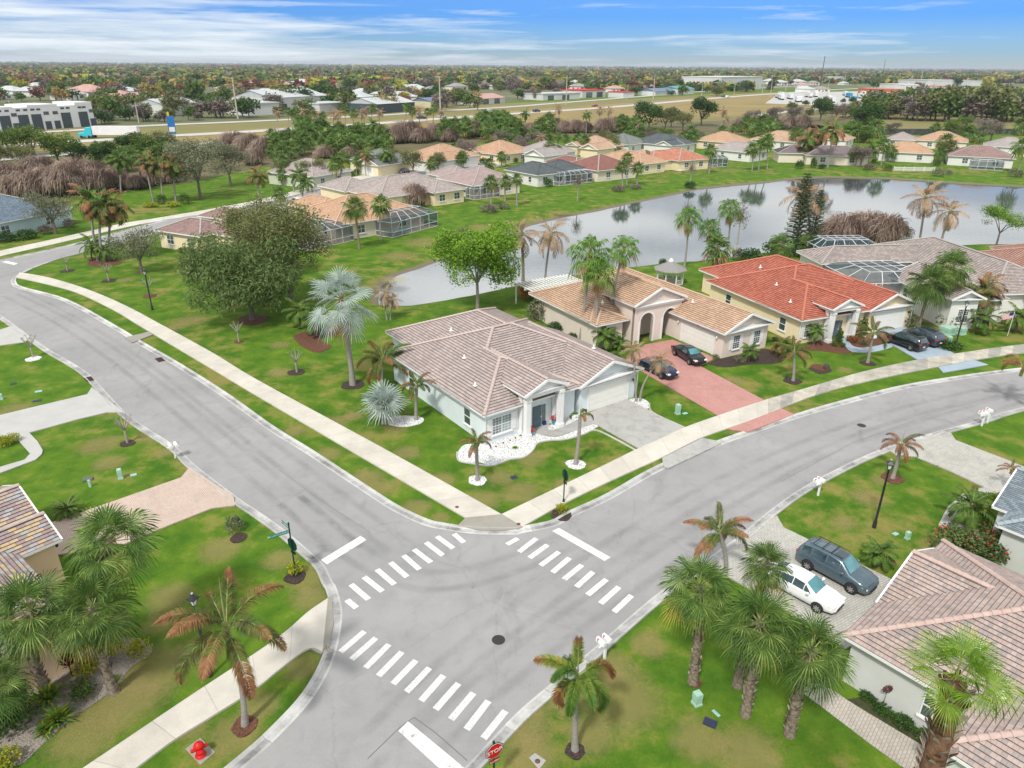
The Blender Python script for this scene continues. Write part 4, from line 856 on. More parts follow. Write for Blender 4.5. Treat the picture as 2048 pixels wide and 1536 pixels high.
add_garage(HB, '-x', 10.2 + .512, -4.6); add_number(HB, '-x', 10.2 + .512, -4.6, 2.52, '761', 0.24); add_sconce(HB, '-x', 10.712, -1.6, 2.0, M_trim); add_sconce(HB, '-x', 10.712, -7.6, 2.0, M_trim)
add_window(HB, '-y', -9.0 + .512, 12.7, 0.8, 0.95, 1.5, 3, 3, True, 1); add_window(HB, '-y', -8.488, 15.9, 0.8, 0.95, 1.5, 3, 3, True, 1)
add_band(HB, '-y', -8.488, 10.7, 17.6, 3.0, 0.1); add_window(HB, '-y', 0.5, 2.3, 0.9, 1.5, 1.4, 2, 2, False)
q = MB()   # white slatted pergola roof behind
for k in range(16): q.box(1.2 + k * 0.55, 1.35 + k * 0.55, 13.6, 19.5, 2.75, 2.9)
for yy in (14.2, 16.6, 19.2): q.box(1.0, 10.2, yy, yy + .15, 2.55, 2.749)
for xx in (1.3, 5.5, 9.8): q.box(xx, xx + .15, 19.2, 19.35, 0, 2.55)
pg = empty('pergola', (oB[0], oB[1], 0), R(31), 'white slatted pergola behind the tan-roofed house by the lake', 'pergola'); q.build('frame', M_trim, pg)

# grey-roofed courtyard house right of the red one
M_capg = simple('grey ridge tile', (0.42, 0.38, 0.36), (0.36, 0.32, 0.30), 3)
oD = (52.9, 83.0)
HD = house('white house with grey tile roof wrapped around a screened courtyard', oD[0], oD[1], 7, [
    dict(r=(0, 8.6, 1.0, 13.0), ax='y', ends=('hip', 'gable')), dict(r=(-0.9, 3.6, -1.2, 6.0), z=3.9, ax='y', ends=('gable', 'open'), p=0.45),
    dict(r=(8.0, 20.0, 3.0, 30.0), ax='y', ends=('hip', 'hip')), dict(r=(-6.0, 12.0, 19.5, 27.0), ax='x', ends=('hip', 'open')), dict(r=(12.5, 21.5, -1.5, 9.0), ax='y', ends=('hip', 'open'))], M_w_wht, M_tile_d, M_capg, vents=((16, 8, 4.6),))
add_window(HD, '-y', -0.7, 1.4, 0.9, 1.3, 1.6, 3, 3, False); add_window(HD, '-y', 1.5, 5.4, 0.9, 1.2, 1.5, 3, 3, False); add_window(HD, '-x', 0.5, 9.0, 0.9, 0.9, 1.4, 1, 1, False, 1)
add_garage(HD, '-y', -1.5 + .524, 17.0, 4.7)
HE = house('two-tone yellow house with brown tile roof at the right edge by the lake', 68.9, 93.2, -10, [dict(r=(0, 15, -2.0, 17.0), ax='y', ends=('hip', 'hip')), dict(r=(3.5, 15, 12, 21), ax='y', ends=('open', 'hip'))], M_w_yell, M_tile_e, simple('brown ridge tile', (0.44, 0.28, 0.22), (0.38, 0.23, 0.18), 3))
for y_, in ((13.2,), (9.0,), (3,)): add_window(HE, '-x', 0.5, y_, 1.0, 1.1, 1.2, 1, 1, True, 2, glass=M_curt)

# bottom left: house of mixed slate-coloured tiles
oF = g(124, 1078, 3); M_capf = simple('weathered ridge tile', (0.50, 0.43, 0.39), (0.42, 0.33, 0.30), 2)
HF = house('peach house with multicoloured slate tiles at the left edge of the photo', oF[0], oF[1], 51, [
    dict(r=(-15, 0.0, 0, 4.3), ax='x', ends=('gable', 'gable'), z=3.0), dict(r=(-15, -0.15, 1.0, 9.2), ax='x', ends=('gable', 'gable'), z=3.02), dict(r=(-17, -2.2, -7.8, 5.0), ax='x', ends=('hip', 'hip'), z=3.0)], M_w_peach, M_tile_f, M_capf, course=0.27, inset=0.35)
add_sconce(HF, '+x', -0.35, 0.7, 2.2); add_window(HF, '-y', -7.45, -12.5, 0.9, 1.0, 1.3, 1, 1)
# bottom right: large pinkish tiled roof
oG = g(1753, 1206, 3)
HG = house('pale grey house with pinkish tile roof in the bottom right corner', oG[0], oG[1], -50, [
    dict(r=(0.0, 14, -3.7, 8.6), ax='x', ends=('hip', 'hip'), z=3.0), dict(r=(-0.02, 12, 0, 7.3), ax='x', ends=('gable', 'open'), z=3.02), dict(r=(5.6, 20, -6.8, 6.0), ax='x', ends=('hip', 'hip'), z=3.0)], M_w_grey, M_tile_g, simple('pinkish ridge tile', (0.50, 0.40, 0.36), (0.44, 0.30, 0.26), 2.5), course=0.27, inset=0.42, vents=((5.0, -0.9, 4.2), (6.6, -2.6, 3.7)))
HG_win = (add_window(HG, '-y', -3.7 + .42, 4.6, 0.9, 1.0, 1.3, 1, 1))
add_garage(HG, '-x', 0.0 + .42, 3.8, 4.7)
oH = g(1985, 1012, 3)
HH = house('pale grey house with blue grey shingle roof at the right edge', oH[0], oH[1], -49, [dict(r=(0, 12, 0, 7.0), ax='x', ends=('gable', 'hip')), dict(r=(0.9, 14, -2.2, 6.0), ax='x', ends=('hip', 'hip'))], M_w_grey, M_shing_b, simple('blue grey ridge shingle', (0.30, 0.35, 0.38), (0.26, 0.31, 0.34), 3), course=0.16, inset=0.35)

# ---- the rows of houses by the lake and behind: front corner, turn, wings, colours
def capof(m): return simple('ridge of ' + m.name, (0.5, 0.42, 0.38), (0.42, 0.34, 0.3), 3)
def far_house(label, corner, ang, w, d, wall, roof, garage=None, wing=None, wins=True, z=3.0, extra=(), world=None, hipback=True):
    o = world or g(corner[0], corner[1], z)
    ax = 'y' if d >= w else 'x'
    wings = [dict(r=(0, w, 0, d), ax=ax, z=z)]
    if wing: wings.append(wing)
    wings += list(extra)
    capc = {'tan roof tile': (0.60, 0.40, 0.30), 'sandy tan roof tile': (0.60, 0.42, 0.32)}.get(roof.name, (0.46, 0.40, 0.38))
    cap = M_capb if 'tan' in roof.name else (M_capg if 'shingle' not in roof.name else roof)
    h = house(label, o[0], o[1], ang, wings, wall, roof, cap, detail=False, group=None)
    if wins:
        for k in range(2):
            add_window(h, '-y', 0.5, w * (0.28 + 0.45 * k), 0.9, 1.5, 1.4, 1, 1, False, 2)
            add_window(h, '+x', w - 0.5, d * (0.25 + 0.4 * k), 0.9, 1.3, 1.3, 1, 1, False, 2)
            add_window(h, '-x', 0.5, d * (0.25 + 0.4 * k), 0.9, 1.1, 1.3, 1, 1, False, 1)
    if garage: add_garage(h, *garage)
    return h
def cage(label, o, ang, w, d, h1=2.7, h2=3.7, ins=2.2, nx=5, ny=3, deck=True, pool=None, doorside=None):
    """aluminium pool enclosure: posts, rails, mansard beams and dark insect screen"""
    root = empty('pool_enclosure', (o[0], o[1], 0), R(ang), label, 'pool cage')
    f = MB(); s = MB(); t = 0.07
    P = [(0, 0), (w, 0), (w, d), (0, d)]; I = [(ins, ins), (w - ins, ins), (w - ins, d - ins), (ins, d - ins)]
    def rail(a, b, tt=t): f.bar(a, b, tt)
    for i in range(4):
        a, b = P[i], P[(i + 1) % 4]; ia, ib = I[i], I[(i + 1) % 4]; n = nx if i % 2 == 0 else ny
        for z in (0.06, 0.95, h1): rail((*a, z), (*b, z))
        rail((*ia, h2), (*ib, h2)); rail((*a, h1), (*ia, h2))
        for k in range(n + 1):
            u = k / n; p = (a[0] + (b[0] - a[0]) * u, a[1] + (b[1] - a[1]) * u); q = (ia[0] + (ib[0] - ia[0]) * u, ia[1] + (ib[1] - ia[1]) * u)
            rail((*p, 0), (*p, h1)); rail((*p, h1), (*q, h2))
        s.face([(*a, 0.06), (*b, 0.06), (*b, h1), (*a, h1)]); s.face([(*a, h1), (*b, h1), (*ib, h2), (*ia, h2)])
    rail((0, 0, 0.1), (w / nx, 0, h1), 0.04); rail((w, 0, h1), (w, d / ny, 0.1), 0.04)
    for k in range(1, nx):
        x = ins + (w - 2 * ins) * k / nx; rail((x, ins, h2), (x, d - ins, h2))
    rail((ins, d / 2, h2), (w - ins, d / 2, h2)); s.face([(*p, h2) for p in I])
    f.build('frame', M_alu, root); s.build('screen', M_screen, root)
    if deck:
        q = MB(); q.box(0.1, w - 0.1, 0.1, d - 0.1, 0.0, 0.05); q.build('deck', M_deck, root)
    if pool:
        q = MB(); c = pool; pts = [(c[0] + c[2] * math.cos(a) * (1 + .12 * math.cos(2 * a)), c[1] + c[3] * math.sin(a)) for a in [2 * math.pi * k / 24 for k in range(24)]]; q.prism(pts, 0.05, 0.09); q.build('pool', M_pool, root)
    return root
q = cage('screened courtyard roof between the wings of the grey-roofed house', (oD[0], oD[1]), 7, 1, 1, 0.1, 0.2, 0.3, 1, 1, False) if False else None
cage('screened courtyard between the red roof and the grey-roofed house', (46.4, 92.2), 7, 11.5, 10.5, 2.8, 3.7, 2.4, 4, 3, True, (5, 5, 3.2, 1.8))
cage('pool enclosure behind the grey-roofed courtyard house at the lake', (49.0, 113.0), 5, 10.5, 6.5, 2.7, 3.6, 1.7, 5, 3)
# row on the south side of the back street, seen from their gardens
far_house('purple brown tiled house with yellow wall left of the big weeping tree', (308, 460), -27, 11, 8.5, M_w_yell, M_tile_m, extra=(dict(r=(6.0, 19, 2.5, 17), ax='y'), dict(r=(-3.5, 5, 12, 19), ax='x')))
hk = far_house('sandy tan roofed house with two pool cages', (668, 452), 44, 20.5, 16.2, M_w_beige, M_tile_o, extra=(dict(r=(4.0, 13.0, 12.0, 26.0), ax='y'), dict(r=(11.0, 20.0, 8, 20), ax='y')))
cage('small pool cage beside the big weeping tree', (-34.6, 119.6), 54, 10.2, 9.0, 2.7, 3.6, 2.0, 4, 2)
cage('pool cage with a turquoise pool in front of the sandy tan roof', g(785, 476), 57, 13.2, 8.0, 2.7, 3.9, 2.4, 5, 2, True, (6.0, 3.2, 4.0, 1.7))
far_house('large mauve tiled house with cream wall behind the pool cage', (868, 386), 44, 9.5, 19.0, M_w_cream, M_tile_m and M_tile_d, extra=(dict(r=(-13.0, 9.4, 2.0, 17), ax='x'), dict(r=(-14, -4, 14, 26), ax='y')))
hm = far_house('mauve grey roofed house with a screened porch beside a sabal palm', (945, 372), 38, 15, 16, M_w_beige, M_tile_l and tilemat('mauve roof tile two', [(0.36, 0.27, 0.26), (0.40, 0.31, 0.29)]), extra=(dict(r=(2, 12, 12, 24), ax='y'),))
cage('low screened porch on the mauve grey roofed house', g(948, 400), 38, 7.5, 3.4, 2.5, 2.9, 0.8, 4, 2)
far_house('white house with dark blue grey shingle roof by the lake', (1075, 351), 38, 11, 14.5, M_w_wht, M_shing_d, extra=(dict(r=(8, 20, 2.5, 13), ax='x'),))
cage('screened porch on the dark shingle roofed house', g(1118, 372), 38, 12, 4.0, 2.5, 3.2, 1.2, 6, 2)
far_house('white house with brown red tile roof facing the lake', (1196, 342), 38, 16, 15, M_w_beige, M_tile_r, extra=(dict(r=(1, 10, 10, 24), ax='y'),))
cage('screened porch on the brown red roofed house', g(1200, 362), 38, 13, 4.0, 2.5, 3.2, 1.2, 6, 2)
far_house('yellow house with sandy tan roof between brown red and terracotta roofs', (1282, 329), 40, 12, 19, M_w_yell, M_tile_o, extra=(dict(r=(7, 19, 4, 16), ax='x'),))
far_house('yellow house with terracotta tile roof by the lake', (1358, 322), 30, 13, 16, M_w_yell, M_tile_t, extra=(dict(r=(-8, 8, 3, 14), ax='x'),))
cage('tall screened porch right of the terracotta roof', g(1424, 335), 25, 6, 5, 2.7, 3.5, 1.2, 3, 2)
far_house('white house with light grey hip roof behind sabal palms', (1502, 306), 42, 12, 17, M_w_wht, M_tile_l)
far_house('cream house with dark purple grey roof behind tall brown palms', (1612, 310), -8, 20, 12, M_w_beige, M_tile_p, extra=(dict(r=(-8, 4, 4, 14), ax='y'),))
ht = far_house('white house with tan hip roof and a wide glazed lanai', (1757, 303), -22, 17.5, 14, M_w_wht, M_tile_o)
hu = far_house('white house with brown grey hip roof and a screened porch', (1895, 311), -27, 19, 14, M_w_wht, M_tile_m)
cage('screened porch under the brown grey hip roof', g(1938, 338), -27, 9, 2.6, 2.6, 3.0, 0.8, 4, 1)
far_house('house with pale tan roof behind the tan hip roofed house', (1832, 280), -30, 18, 15, M_w_beige, M_tile_o)
far_house('far house with pale grey roof at the right edge', (1968, 292), -30, 16, 14, M_w_wht, M_tile_l)
far_house('far house with grey mauve roof behind palms on the right', (1768, 278), -30, 12, 12, M_w_wht, M_tile_d)
# row on the north side of the back street
far_house('pale green house with pinkish grey roof at the left end of the row', (530, 344), -30, 17, 15, M_w_green, M_tile_d)
hb = far_house('yellow house with grey green shingle roof and white garage', (694, 318), -38, 14, 14, M_w_yell, M_shing_g, extra=(dict(r=(9, 19, -5, 8), ax='y', ends=('gable', 'open')),), garage=('-y', -4.48, 14.0))
hc = far_house('white house with broad sandy tan roof left of centre', (806, 311), -42, 16, 18, M_w_wht, M_tile_o, extra=(dict(r=(10, 19, -5, 8), ax='y', ends=('hip', 'open')),), garage=('-y', -4.48, 14.5))
hd = far_house('cream house with sandy tan roof and white portico', (930, 302), -42, 16, 17, M_w_cream, M_tile_o, extra=(dict(r=(2, 7, -2, 6), ax='y', ends=('gable', 'open'), z=3.3),))
far_house('white house with light grey roof and white garage in the back row', (1024, 302), -42, 15, 16, M_w_wht, M_tile_l, extra=(dict(r=(9, 18, -5, 7), ax='y', ends=('gable', 'open')),), garage=('-y', -4.48, 13.5))
far_house('cream house with pinkish tan roof in the back row', (1130, 290), -42, 15, 16, M_w_cream, M_tile_b, extra=(dict(r=(2, 7, -2, 6), ax='y', ends=('gable', 'open'), z=3.3), dict(r=(10, 18, -5, 6), ax='y', ends=('gable', 'gable'))))
far_house('house with small grey green roof in the back row', (1190, 284), -42, 15, 15, M_w_wht, M_shing_g)
far_house('white house with blue grey roof in the back row', (1258, 284), -42, 20, 15, M_w_wht, M_shing_d, extra=(dict(r=(13, 20, -3, 6), ax='y', ends=('gable', 'gable'), z=3.2),))
far_house('tan roofed house far back behind sabal palms', (1388, 280), -42, 17, 15, M_w_cream, M_tile_o)
far_house('white house with tan roof behind the light grey hip roof', (1500, 278), -42, 18, 15, M_w_wht, M_tile_b)
far_house('tan roofed house behind the dark purple grey roof', (1610, 276), -35, 16, 15, M_w_wht, M_tile_o)
far_house('light blue house with slate blue tile roof at the left edge', None, 72, 20, 19, M_w_blue, M_tile_s, world=(-91.5, 121.5))
# open summer house by the lake
gz_ = empty('gazebo', (*g(1338, 566), 0), 0.3, 'white octagonal gazebo with grey shingle roof by the lake', 'gazebo'); gz_.scale = (.85,) * 3
q = MB(); n = 8; rr = 2.3
for k in range(n):
    a = 2 * math.pi * k / n; b = a + 2 * math.pi / n; A = (rr * math.cos(a), rr * math.sin(a)); B = (rr * math.cos(b), rr * math.sin(b))
    q.box(A[0] - .07, A[0] + .07, A[1] - .07, A[1] + .07, 0, 2.5); q.bar((*A, 2.45), (*B, 2.45), .1, .2)
    if k != 5:
        q.bar((*A, 0.95), (*B, 0.95), .06); q.bar((*A, 0.2), (*B, 0.2), .06)
        for j in range(1, 7): c = (A[0] + (B[0] - A[0]) * j / 7, A[1] + (B[1] - A[1]) * j / 7); q.bar((*c, 0.2), (*c, 0.95), .03)
q.build('frame', M_trim, gz_); q = MB(); q.lathe([(2.9, 2.45), (2.88, 2.55), (0.35, 3.75), (0.3, 3.8)], (0, 0, 0), 8, 0, False); q.build('roof', simple('grey wooden shingle', (0.30, 0.29, 0.28), (0.20, 0.19, 0.19), 8, 0.9), gz_)
q = MB(); q.lathe([(0.42, 3.75), (0.42, 3.95), (0.3, 4.0), (0.3, 4.15), (0.02, 4.4)], (0, 0, 0), 8, 0, False); q.build('cupola', M_trim, gz_); q = MB(); q.lathe([(2.4, 0.0), (2.4, 0.14)], (0, 0, 0), 8, 0, False); q.build('floor', M_deck, gz_)
# ---------------------------------------------------------------- plants
rnd = random.Random(5)
def ray_at(px, py, Y):
    dx, dy = px - 1024, 768 - py; c, s = math.cos(ROLL), math.sin(ROLL); x = c * dx - s * dy; y = s * dx + c * dy
    d = Vector((x, FPX * math.cos(PITCH) + y * math.sin(PITCH), -FPX * math.sin(PITCH) + y * math.cos(PITCH)))
    t = Y / d.y; return Vector((d.x * t, Y, CAM_H + d.z * t))
def dist_of(p): return math.sqrt(p[0] ** 2 + p[1] ** 2 + CAM_H ** 2)
L_sab = leafmat('sabal leaf', [(0.035, 0.075, 0.018), (0.075, 0.15, 0.03), (0.16, 0.25, 0.055), (0.36, 0.43, 0.13)])
L_sab2 = leafmat('yellowing leaf', [(0.12, 0.19, 0.035), (0.30, 0.30, 0.05), (0.42, 0.30, 0.06), (0.48, 0.28, 0.06)])
L_wash = leafmat('fan palm leaf', [(0.05, 0.13, 0.02), (0.10, 0.22, 0.03), (0.19, 0.33, 0.05), (0.28, 0.40, 0.08)])
L_bis = leafmat('silver palm leaf', [(0.22, 0.29, 0.26), (0.35, 0.43, 0.39), (0.48, 0.56, 0.51), (0.60, 0.66, 0.61)], 0.05)
L_dead = leafmat('dead palm leaf', [(0.22, 0.12, 0.06), (0.34, 0.20, 0.10), (0.46, 0.30, 0.17), (0.52, 0.38, 0.25)])
L_fgreen = leafmat('feather palm leaf', [(0.03, 0.085, 0.012), (0.06, 0.14, 0.02), (0.12, 0.20, 0.03), (0.22, 0.26, 0.04)])
L_fmix = leafmat('frosted palm leaf', [(0.05, 0.065, 0.02), (0.10, 0.10, 0.03), (0.16, 0.12, 0.04), (0.22, 0.13, 0.05)])
L_fred = leafmat('frost burnt palm leaf', [(0.13, 0.055, 0.028), (0.23, 0.095, 0.045), (0.32, 0.15, 0.07), (0.36, 0.21, 0.11)])
L_folive = leafmat('olive yellow palm leaf', [(0.12, 0.14, 0.02), (0.22, 0.22, 0.03), (0.34, 0.30, 0.04)])
L_tan = leafmat('straw coloured frond', [(0.30, 0.19, 0.12), (0.42, 0.28, 0.18), (0.52, 0.38, 0.26)])
L_clump = leafmat('withered clump', [(0.09, 0.065, 0.055), (0.21, 0.15, 0.12), (0.36, 0.27, 0.22), (0.55, 0.44, 0.36)])
M_tgrey = simple('grey palm trunk', (0.36, 0.33, 0.30), (0.22, 0.20, 0.185), 5, 0.9, bump=0.5, detail=8, vec=(1, 1, 3.0))
M_tbark = simple('booted palm trunk', (0.34, 0.28, 0.22), (0.10, 0.07, 0.05), 6, 0.95, bump=0.8, detail=8)
M_boot = simple('pale leaf boot', (0.58, 0.50, 0.42), (0.42, 0.34, 0.27), 9, 0.95)
M_tred = simple('fibrous palm trunk', (0.26, 0.14, 0.08), (0.10, 0.06, 0.04), 8, 0.95, bump=0.8, detail=8)
M_bark = simple('tree bark', (0.22, 0.19, 0.155), (0.12, 0.10, 0.085), 4, 0.95, bump=0.6, detail=8)
M_barkl = simple('pale tree bark', (0.40, 0.37, 0.31), (0.26, 0.24, 0.20), 4, 0.95, bump=0.4, detail=8)
M_stem = simple('green palm stem', (0.24, 0.30, 0.10), (0.34, 0.34, 0.12), 6, 0.7)

def fan_leaf(mb, base, az, el, pl, bl, n, mi, rg, droop=0.3, spread=125):
    d = Vector((math.cos(az) * math.cos(el), math.sin(az) * math.cos(el), math.sin(el)))
    side = Vector((-math.sin(az), math.cos(az), 0)); up = side.cross(d) * -1
    if up.z < 0: up = -up
    # petiole arching down a little
    c = base + d * pl + Vector((0, 0, -0.12 * pl * pl)); mb.bar(base, c, 0.035, 0.02, mi=3)
    dd = (d + Vector((0, 0, -0.25 * pl))).normalized(); roll = rg.uniform(-0.5, 0.5)
    side = (side * math.cos(roll) + up * math.sin(roll)).normalized(); up = side.cross(dd); 
    if up.z < 0: up = -up
    for k in range(n):
        a = R(spread) * (2 * k / (n - 1) - 1); v = (dd * math.cos(a) + side * math.sin(a))
        L = bl * (1 - 0.25 * abs(a) / R(spread)) * rg.uniform(0.9, 1.08); w = bl * 1.0 / n * (0.62 if n > 12 else 0.9)
        nrm = up; wv = v.cross(nrm).normalized() * w
        lift = up * (0.10 * bl * math.cos(a))
        p0 = c; p1 = c + v * L * 0.5 + lift * 0.3; p2 = c + v * L * 0.80 + Vector((0, 0, -droop * 0.35 * L)); p3 = c + v * L + Vector((0, 0, -droop * L * rg.uniform(0.7, 1.3)))
        f = up * w * 0.5 * (1 if k % 2 else -1)
        mb.face([p0, p1 - wv, p2 - wv * 0.7, p3, p2 + wv * 0.5 + f, p1 + wv + f], mi)
def fan_crown(seed, nl=34, pl=1.0, bl=1.05, n=15, lo=-50, yel=0.12, dead=0.0, droop=0.3, mats=None, skirt=0):
    rg = random.Random(seed); mb = MB()
    for i in range(nl):
        u = (i + 0.5) / nl; el = R(lo + (88 - lo) * (1 - (1 - u) ** 0.8) + rg.uniform(-8, 8)); az = i * 2.399963 + rg.uniform(-0.25, 0.25)
        mi = 0
        if u < yel and rg.random() < 0.75: mi = 1
        if u < dead: mi = 2
        fan_leaf(mb, Vector((0, 0, 0.1 * u)), az, el, pl * rg.uniform(0.8, 1.12), bl * rg.uniform(0.85, 1.1), n, mi, rg, droop * (1.7 if el < 0 else 1))
    for i in range(skirt):
        fan_leaf(mb, Vector((0, 0, -0.3 - 0.9 * i / max(1, skirt))), i * 2.4, R(-72 + rg.uniform(-8, 8)), pl * 0.45, bl * 0.9, n, 2, rg, 0.3, 70)
    mb.lathe([(0.16, -0.5), (0.2, -0.1), (0.12, 0.25)], (0, 0, 0), 7, 4)
    return mb.mesh('fan_crown', mats or [L_sab, L_sab2, L_dead, M_stem, M_tbark])
def frond(mb, base, az, el0, L, arch, n, ll, mis, rg, ranks=1, w=0.035, hang=0.35, tw=0):
    """feather frond: arching rib with leaflets down both sides; mis(t)->material"""
    p = Vector(base); pts = [p.copy()]; dirs = []; S = 9
    for k in range(S):
        e = el0 - arch * ((k + 0.5) / S) ** 1.2; d = Vector((math.cos(az + tw * k / S) * math.cos(e), math.sin(az + tw * k / S) * math.cos(e), math.sin(e)))
        p = p + d * (L / S); pts.append(p.copy()); dirs.append(d)
    mb.tube(pts[::2] + ([pts[-1]] if S % 2 else []), [0.035, 0.03, 0.022, 0.015, 0.01, 0.005][:len(pts[::2]) + (1 if S % 2 else 0)], 4, 3, cap=False)
    for k in range(n):
        t = 0.16 + 0.84 * (k + rg.random() * 0.6) / n; f = t * S; i = min(S - 1, int(f)); c = pts[i].lerp(pts[i + 1], f - i); d = dirs[i]
        side = Vector((-math.sin(az), math.cos(az), 0)); up = side.cross(d); 
        if up.z < 0: up = -up
        l = ll * (math.sin(math.pi * min(1, 0.18 + t * 0.86)) ** 0.6) * rg.uniform(0.85, 1.1)
        for s in (-1, 1):
            for q in range(ranks):
                a = rg.uniform(-0.15, 0.35) + (q - (ranks - 1) / 2) * 0.75
                v = (side * s * math.cos(a) + up * math.sin(a) + d * 0.75).normalized()
                e1 = c + v * l * 0.55; e2 = c + v * l + Vector((0, 0, -hang * l)); ww = d.cross(v).cross(v).normalized() * w
                mb.face([c - ww * .6, e1 - ww, e2, e1 + ww, c + ww * .6], mis(t))
def feather_crown(seed, nf=12, L=2.6, n=26, ll=0.55, kind='mixed', ranks=1, el=(10, 80), arch=(1.2, 2.0), spear=True, w=0.035, hang=0.35, shaft=True):
    rg = random.Random(seed); mb = MB()
    for i in range(nf):
        u = (i + 0.5) / nf; e = R(el[0] + (el[1] - el[0]) * u + rg.uniform(-8, 8)); az = i * 2.399963 + rg.uniform(-0.3, 0.3)
        b = rg.random()
        if kind == 'green': f = lambda t, b=b: 0 if b > 0.08 or t < 0.6 else 1
        elif kind == 'mixed': f = lambda t, b=b, r=rg: (0 if b > 0.85 else ((0 if r.random() < .45 else 1) if t < 0.42 + 0.55 * b + r.uniform(-.15, .15) else 2))
        elif kind == 'mixg': f = lambda t, b=b, r=rg: (0 if b > 0.45 else ((0 if r.random() < .5 else 5) if t < 0.3 + 1.3 * b + r.uniform(-.12, .12) else 2))
        elif kind == 'brown': f = lambda t, b=b, r=rg: (2 if b < 0.85 else 1)
        else: f = lambda t, b=b, r=rg: (4 if b < 0.85 else (2 if b < 0.93 else 1))
        frond(mb, (0, 0, 0), az, e, L * rg.uniform(0.85, 1.1), rg.uniform(*arch) * (1.15 if u < .4 else 1), n, ll, f, rg, ranks, w, hang, rg.uniform(-0.5, 0.5))
    if spear: mb.tube([(0, 0, 0), (0.05, 0.02, L * 0.45), (0.12, 0.05, L * 0.8)], [0.04, 0.025, 0.005], 4, 3)
    if shaft: mb.lathe([(0.13, -0.7), (0.12, -0.2), (0.06, 0.1)], (0, 0, 0), 7, 3)
    return mb.mesh('feather_crown', [L_fgreen, L_fmix, L_fred, M_stem, L_tan, L_folive])
C_SAB = [fan_crown(s, 36, 1.0, 1.1, 28, -50, 0.12, droop=0.22) for s in (1, 2, 3)]
C_SABG = [fan_crown(s, 40, 0.95, 1.1, 24, -60, 0.06) for s in (14, 15)]
C_SABL = [fan_crown(s, 26, 1.05, 1.15, 9, -55, 0.14) for s in (4, 5, 6)]
C_SABS = [fan_crown(17, 24, 1.0, 1.15, 9, -60, 0.30, 0.30, skirt=6)]
C_WASH = [fan_crown(s, 30, 1.15, 1.05, 16, -35, 0.0, 0.06, 0.55, [L_wash, L_sab2, L_dead, M_stem, M_tred], 7) for s in (7, 8)]
C_WASHN = [fan_crown(27, 15, 1.15, 1.2, 40, 4, 0.0, 0.0, 0.3, [leafmat('bright fan palm leaf', [(0.07, 0.16, 0.012), (0.13, 0.26, 0.02), (0.22, 0.36, 0.03), (0.32, 0.42, 0.06)]), L_sab2, L_dead, M_stem, M_tred])]
C_BIS = [fan_crown(31, 30, 1.45, 1.25, 26, -66, 0.0, 0.10, 0.12, [L_bis, L_bis, L_dead, simple('silver stem', (0.42, 0.47, 0.42)), M_tred])]
C_BISS = [fan_crown(32, 24, 0.75, 1.55, 22, 4, 0.0, 0.0, 0.18, [L_bis, L_bis, L_dead, simple('silver stem', (0.42, 0.47, 0.42)), M_tred])]
C_FOX = [feather_crown(s, 11, 2.9, 66, 0.46, 'mixed', 2, (2, 74), (1.1, 2.1), w=0.016, hang=0.45) for s in (41, 42, 43)]
C_FOXG = [feather_crown(40, 9, 2.9, 66, 0.5, 'mixg', 3, (0, 72), (1.5, 2.6), w=0.018, hang=0.3)]
C_FOXB = [feather_crown(s, 9, 2.6, 44, 0.42, 'brown', 2, (15, 70), (1.4, 2.2), w=0.018) for s in (44, 45)]
C_FOXS = [feather_crown(46, 4, 2.3, 34, 0.45, 'mixed', 2, (30, 70), (2.0, 2.9))]
C_QUE = [feather_crown(s, 18, 2.7, 26, 0.7, 'mixed', 1, (-25, 75), (1.1, 1.9), w=0.05, hang=0.6) for s in (47, 48)]
C_GRN = [feather_crown(s, 20, 2.5, 26, 0.6, 'green', 1, (-20, 80), (1.0, 1.8), w=0.05, hang=0.5, spear=False, shaft=False) for s in (49, 50)]
C_COCO = [feather_crown(s, 16, 2.8, 26, 0.65, 'tan', 1, (-50, 78), (0.7, 1.9), w=0.03, hang=0.7) for s in (51, 52)]
C_CYC = [feather_crown(53, 40, 1.5, 22, 0.22, 'green', 1, (0, 80), (0.7, 1.3), spear=False, shaft=False)]
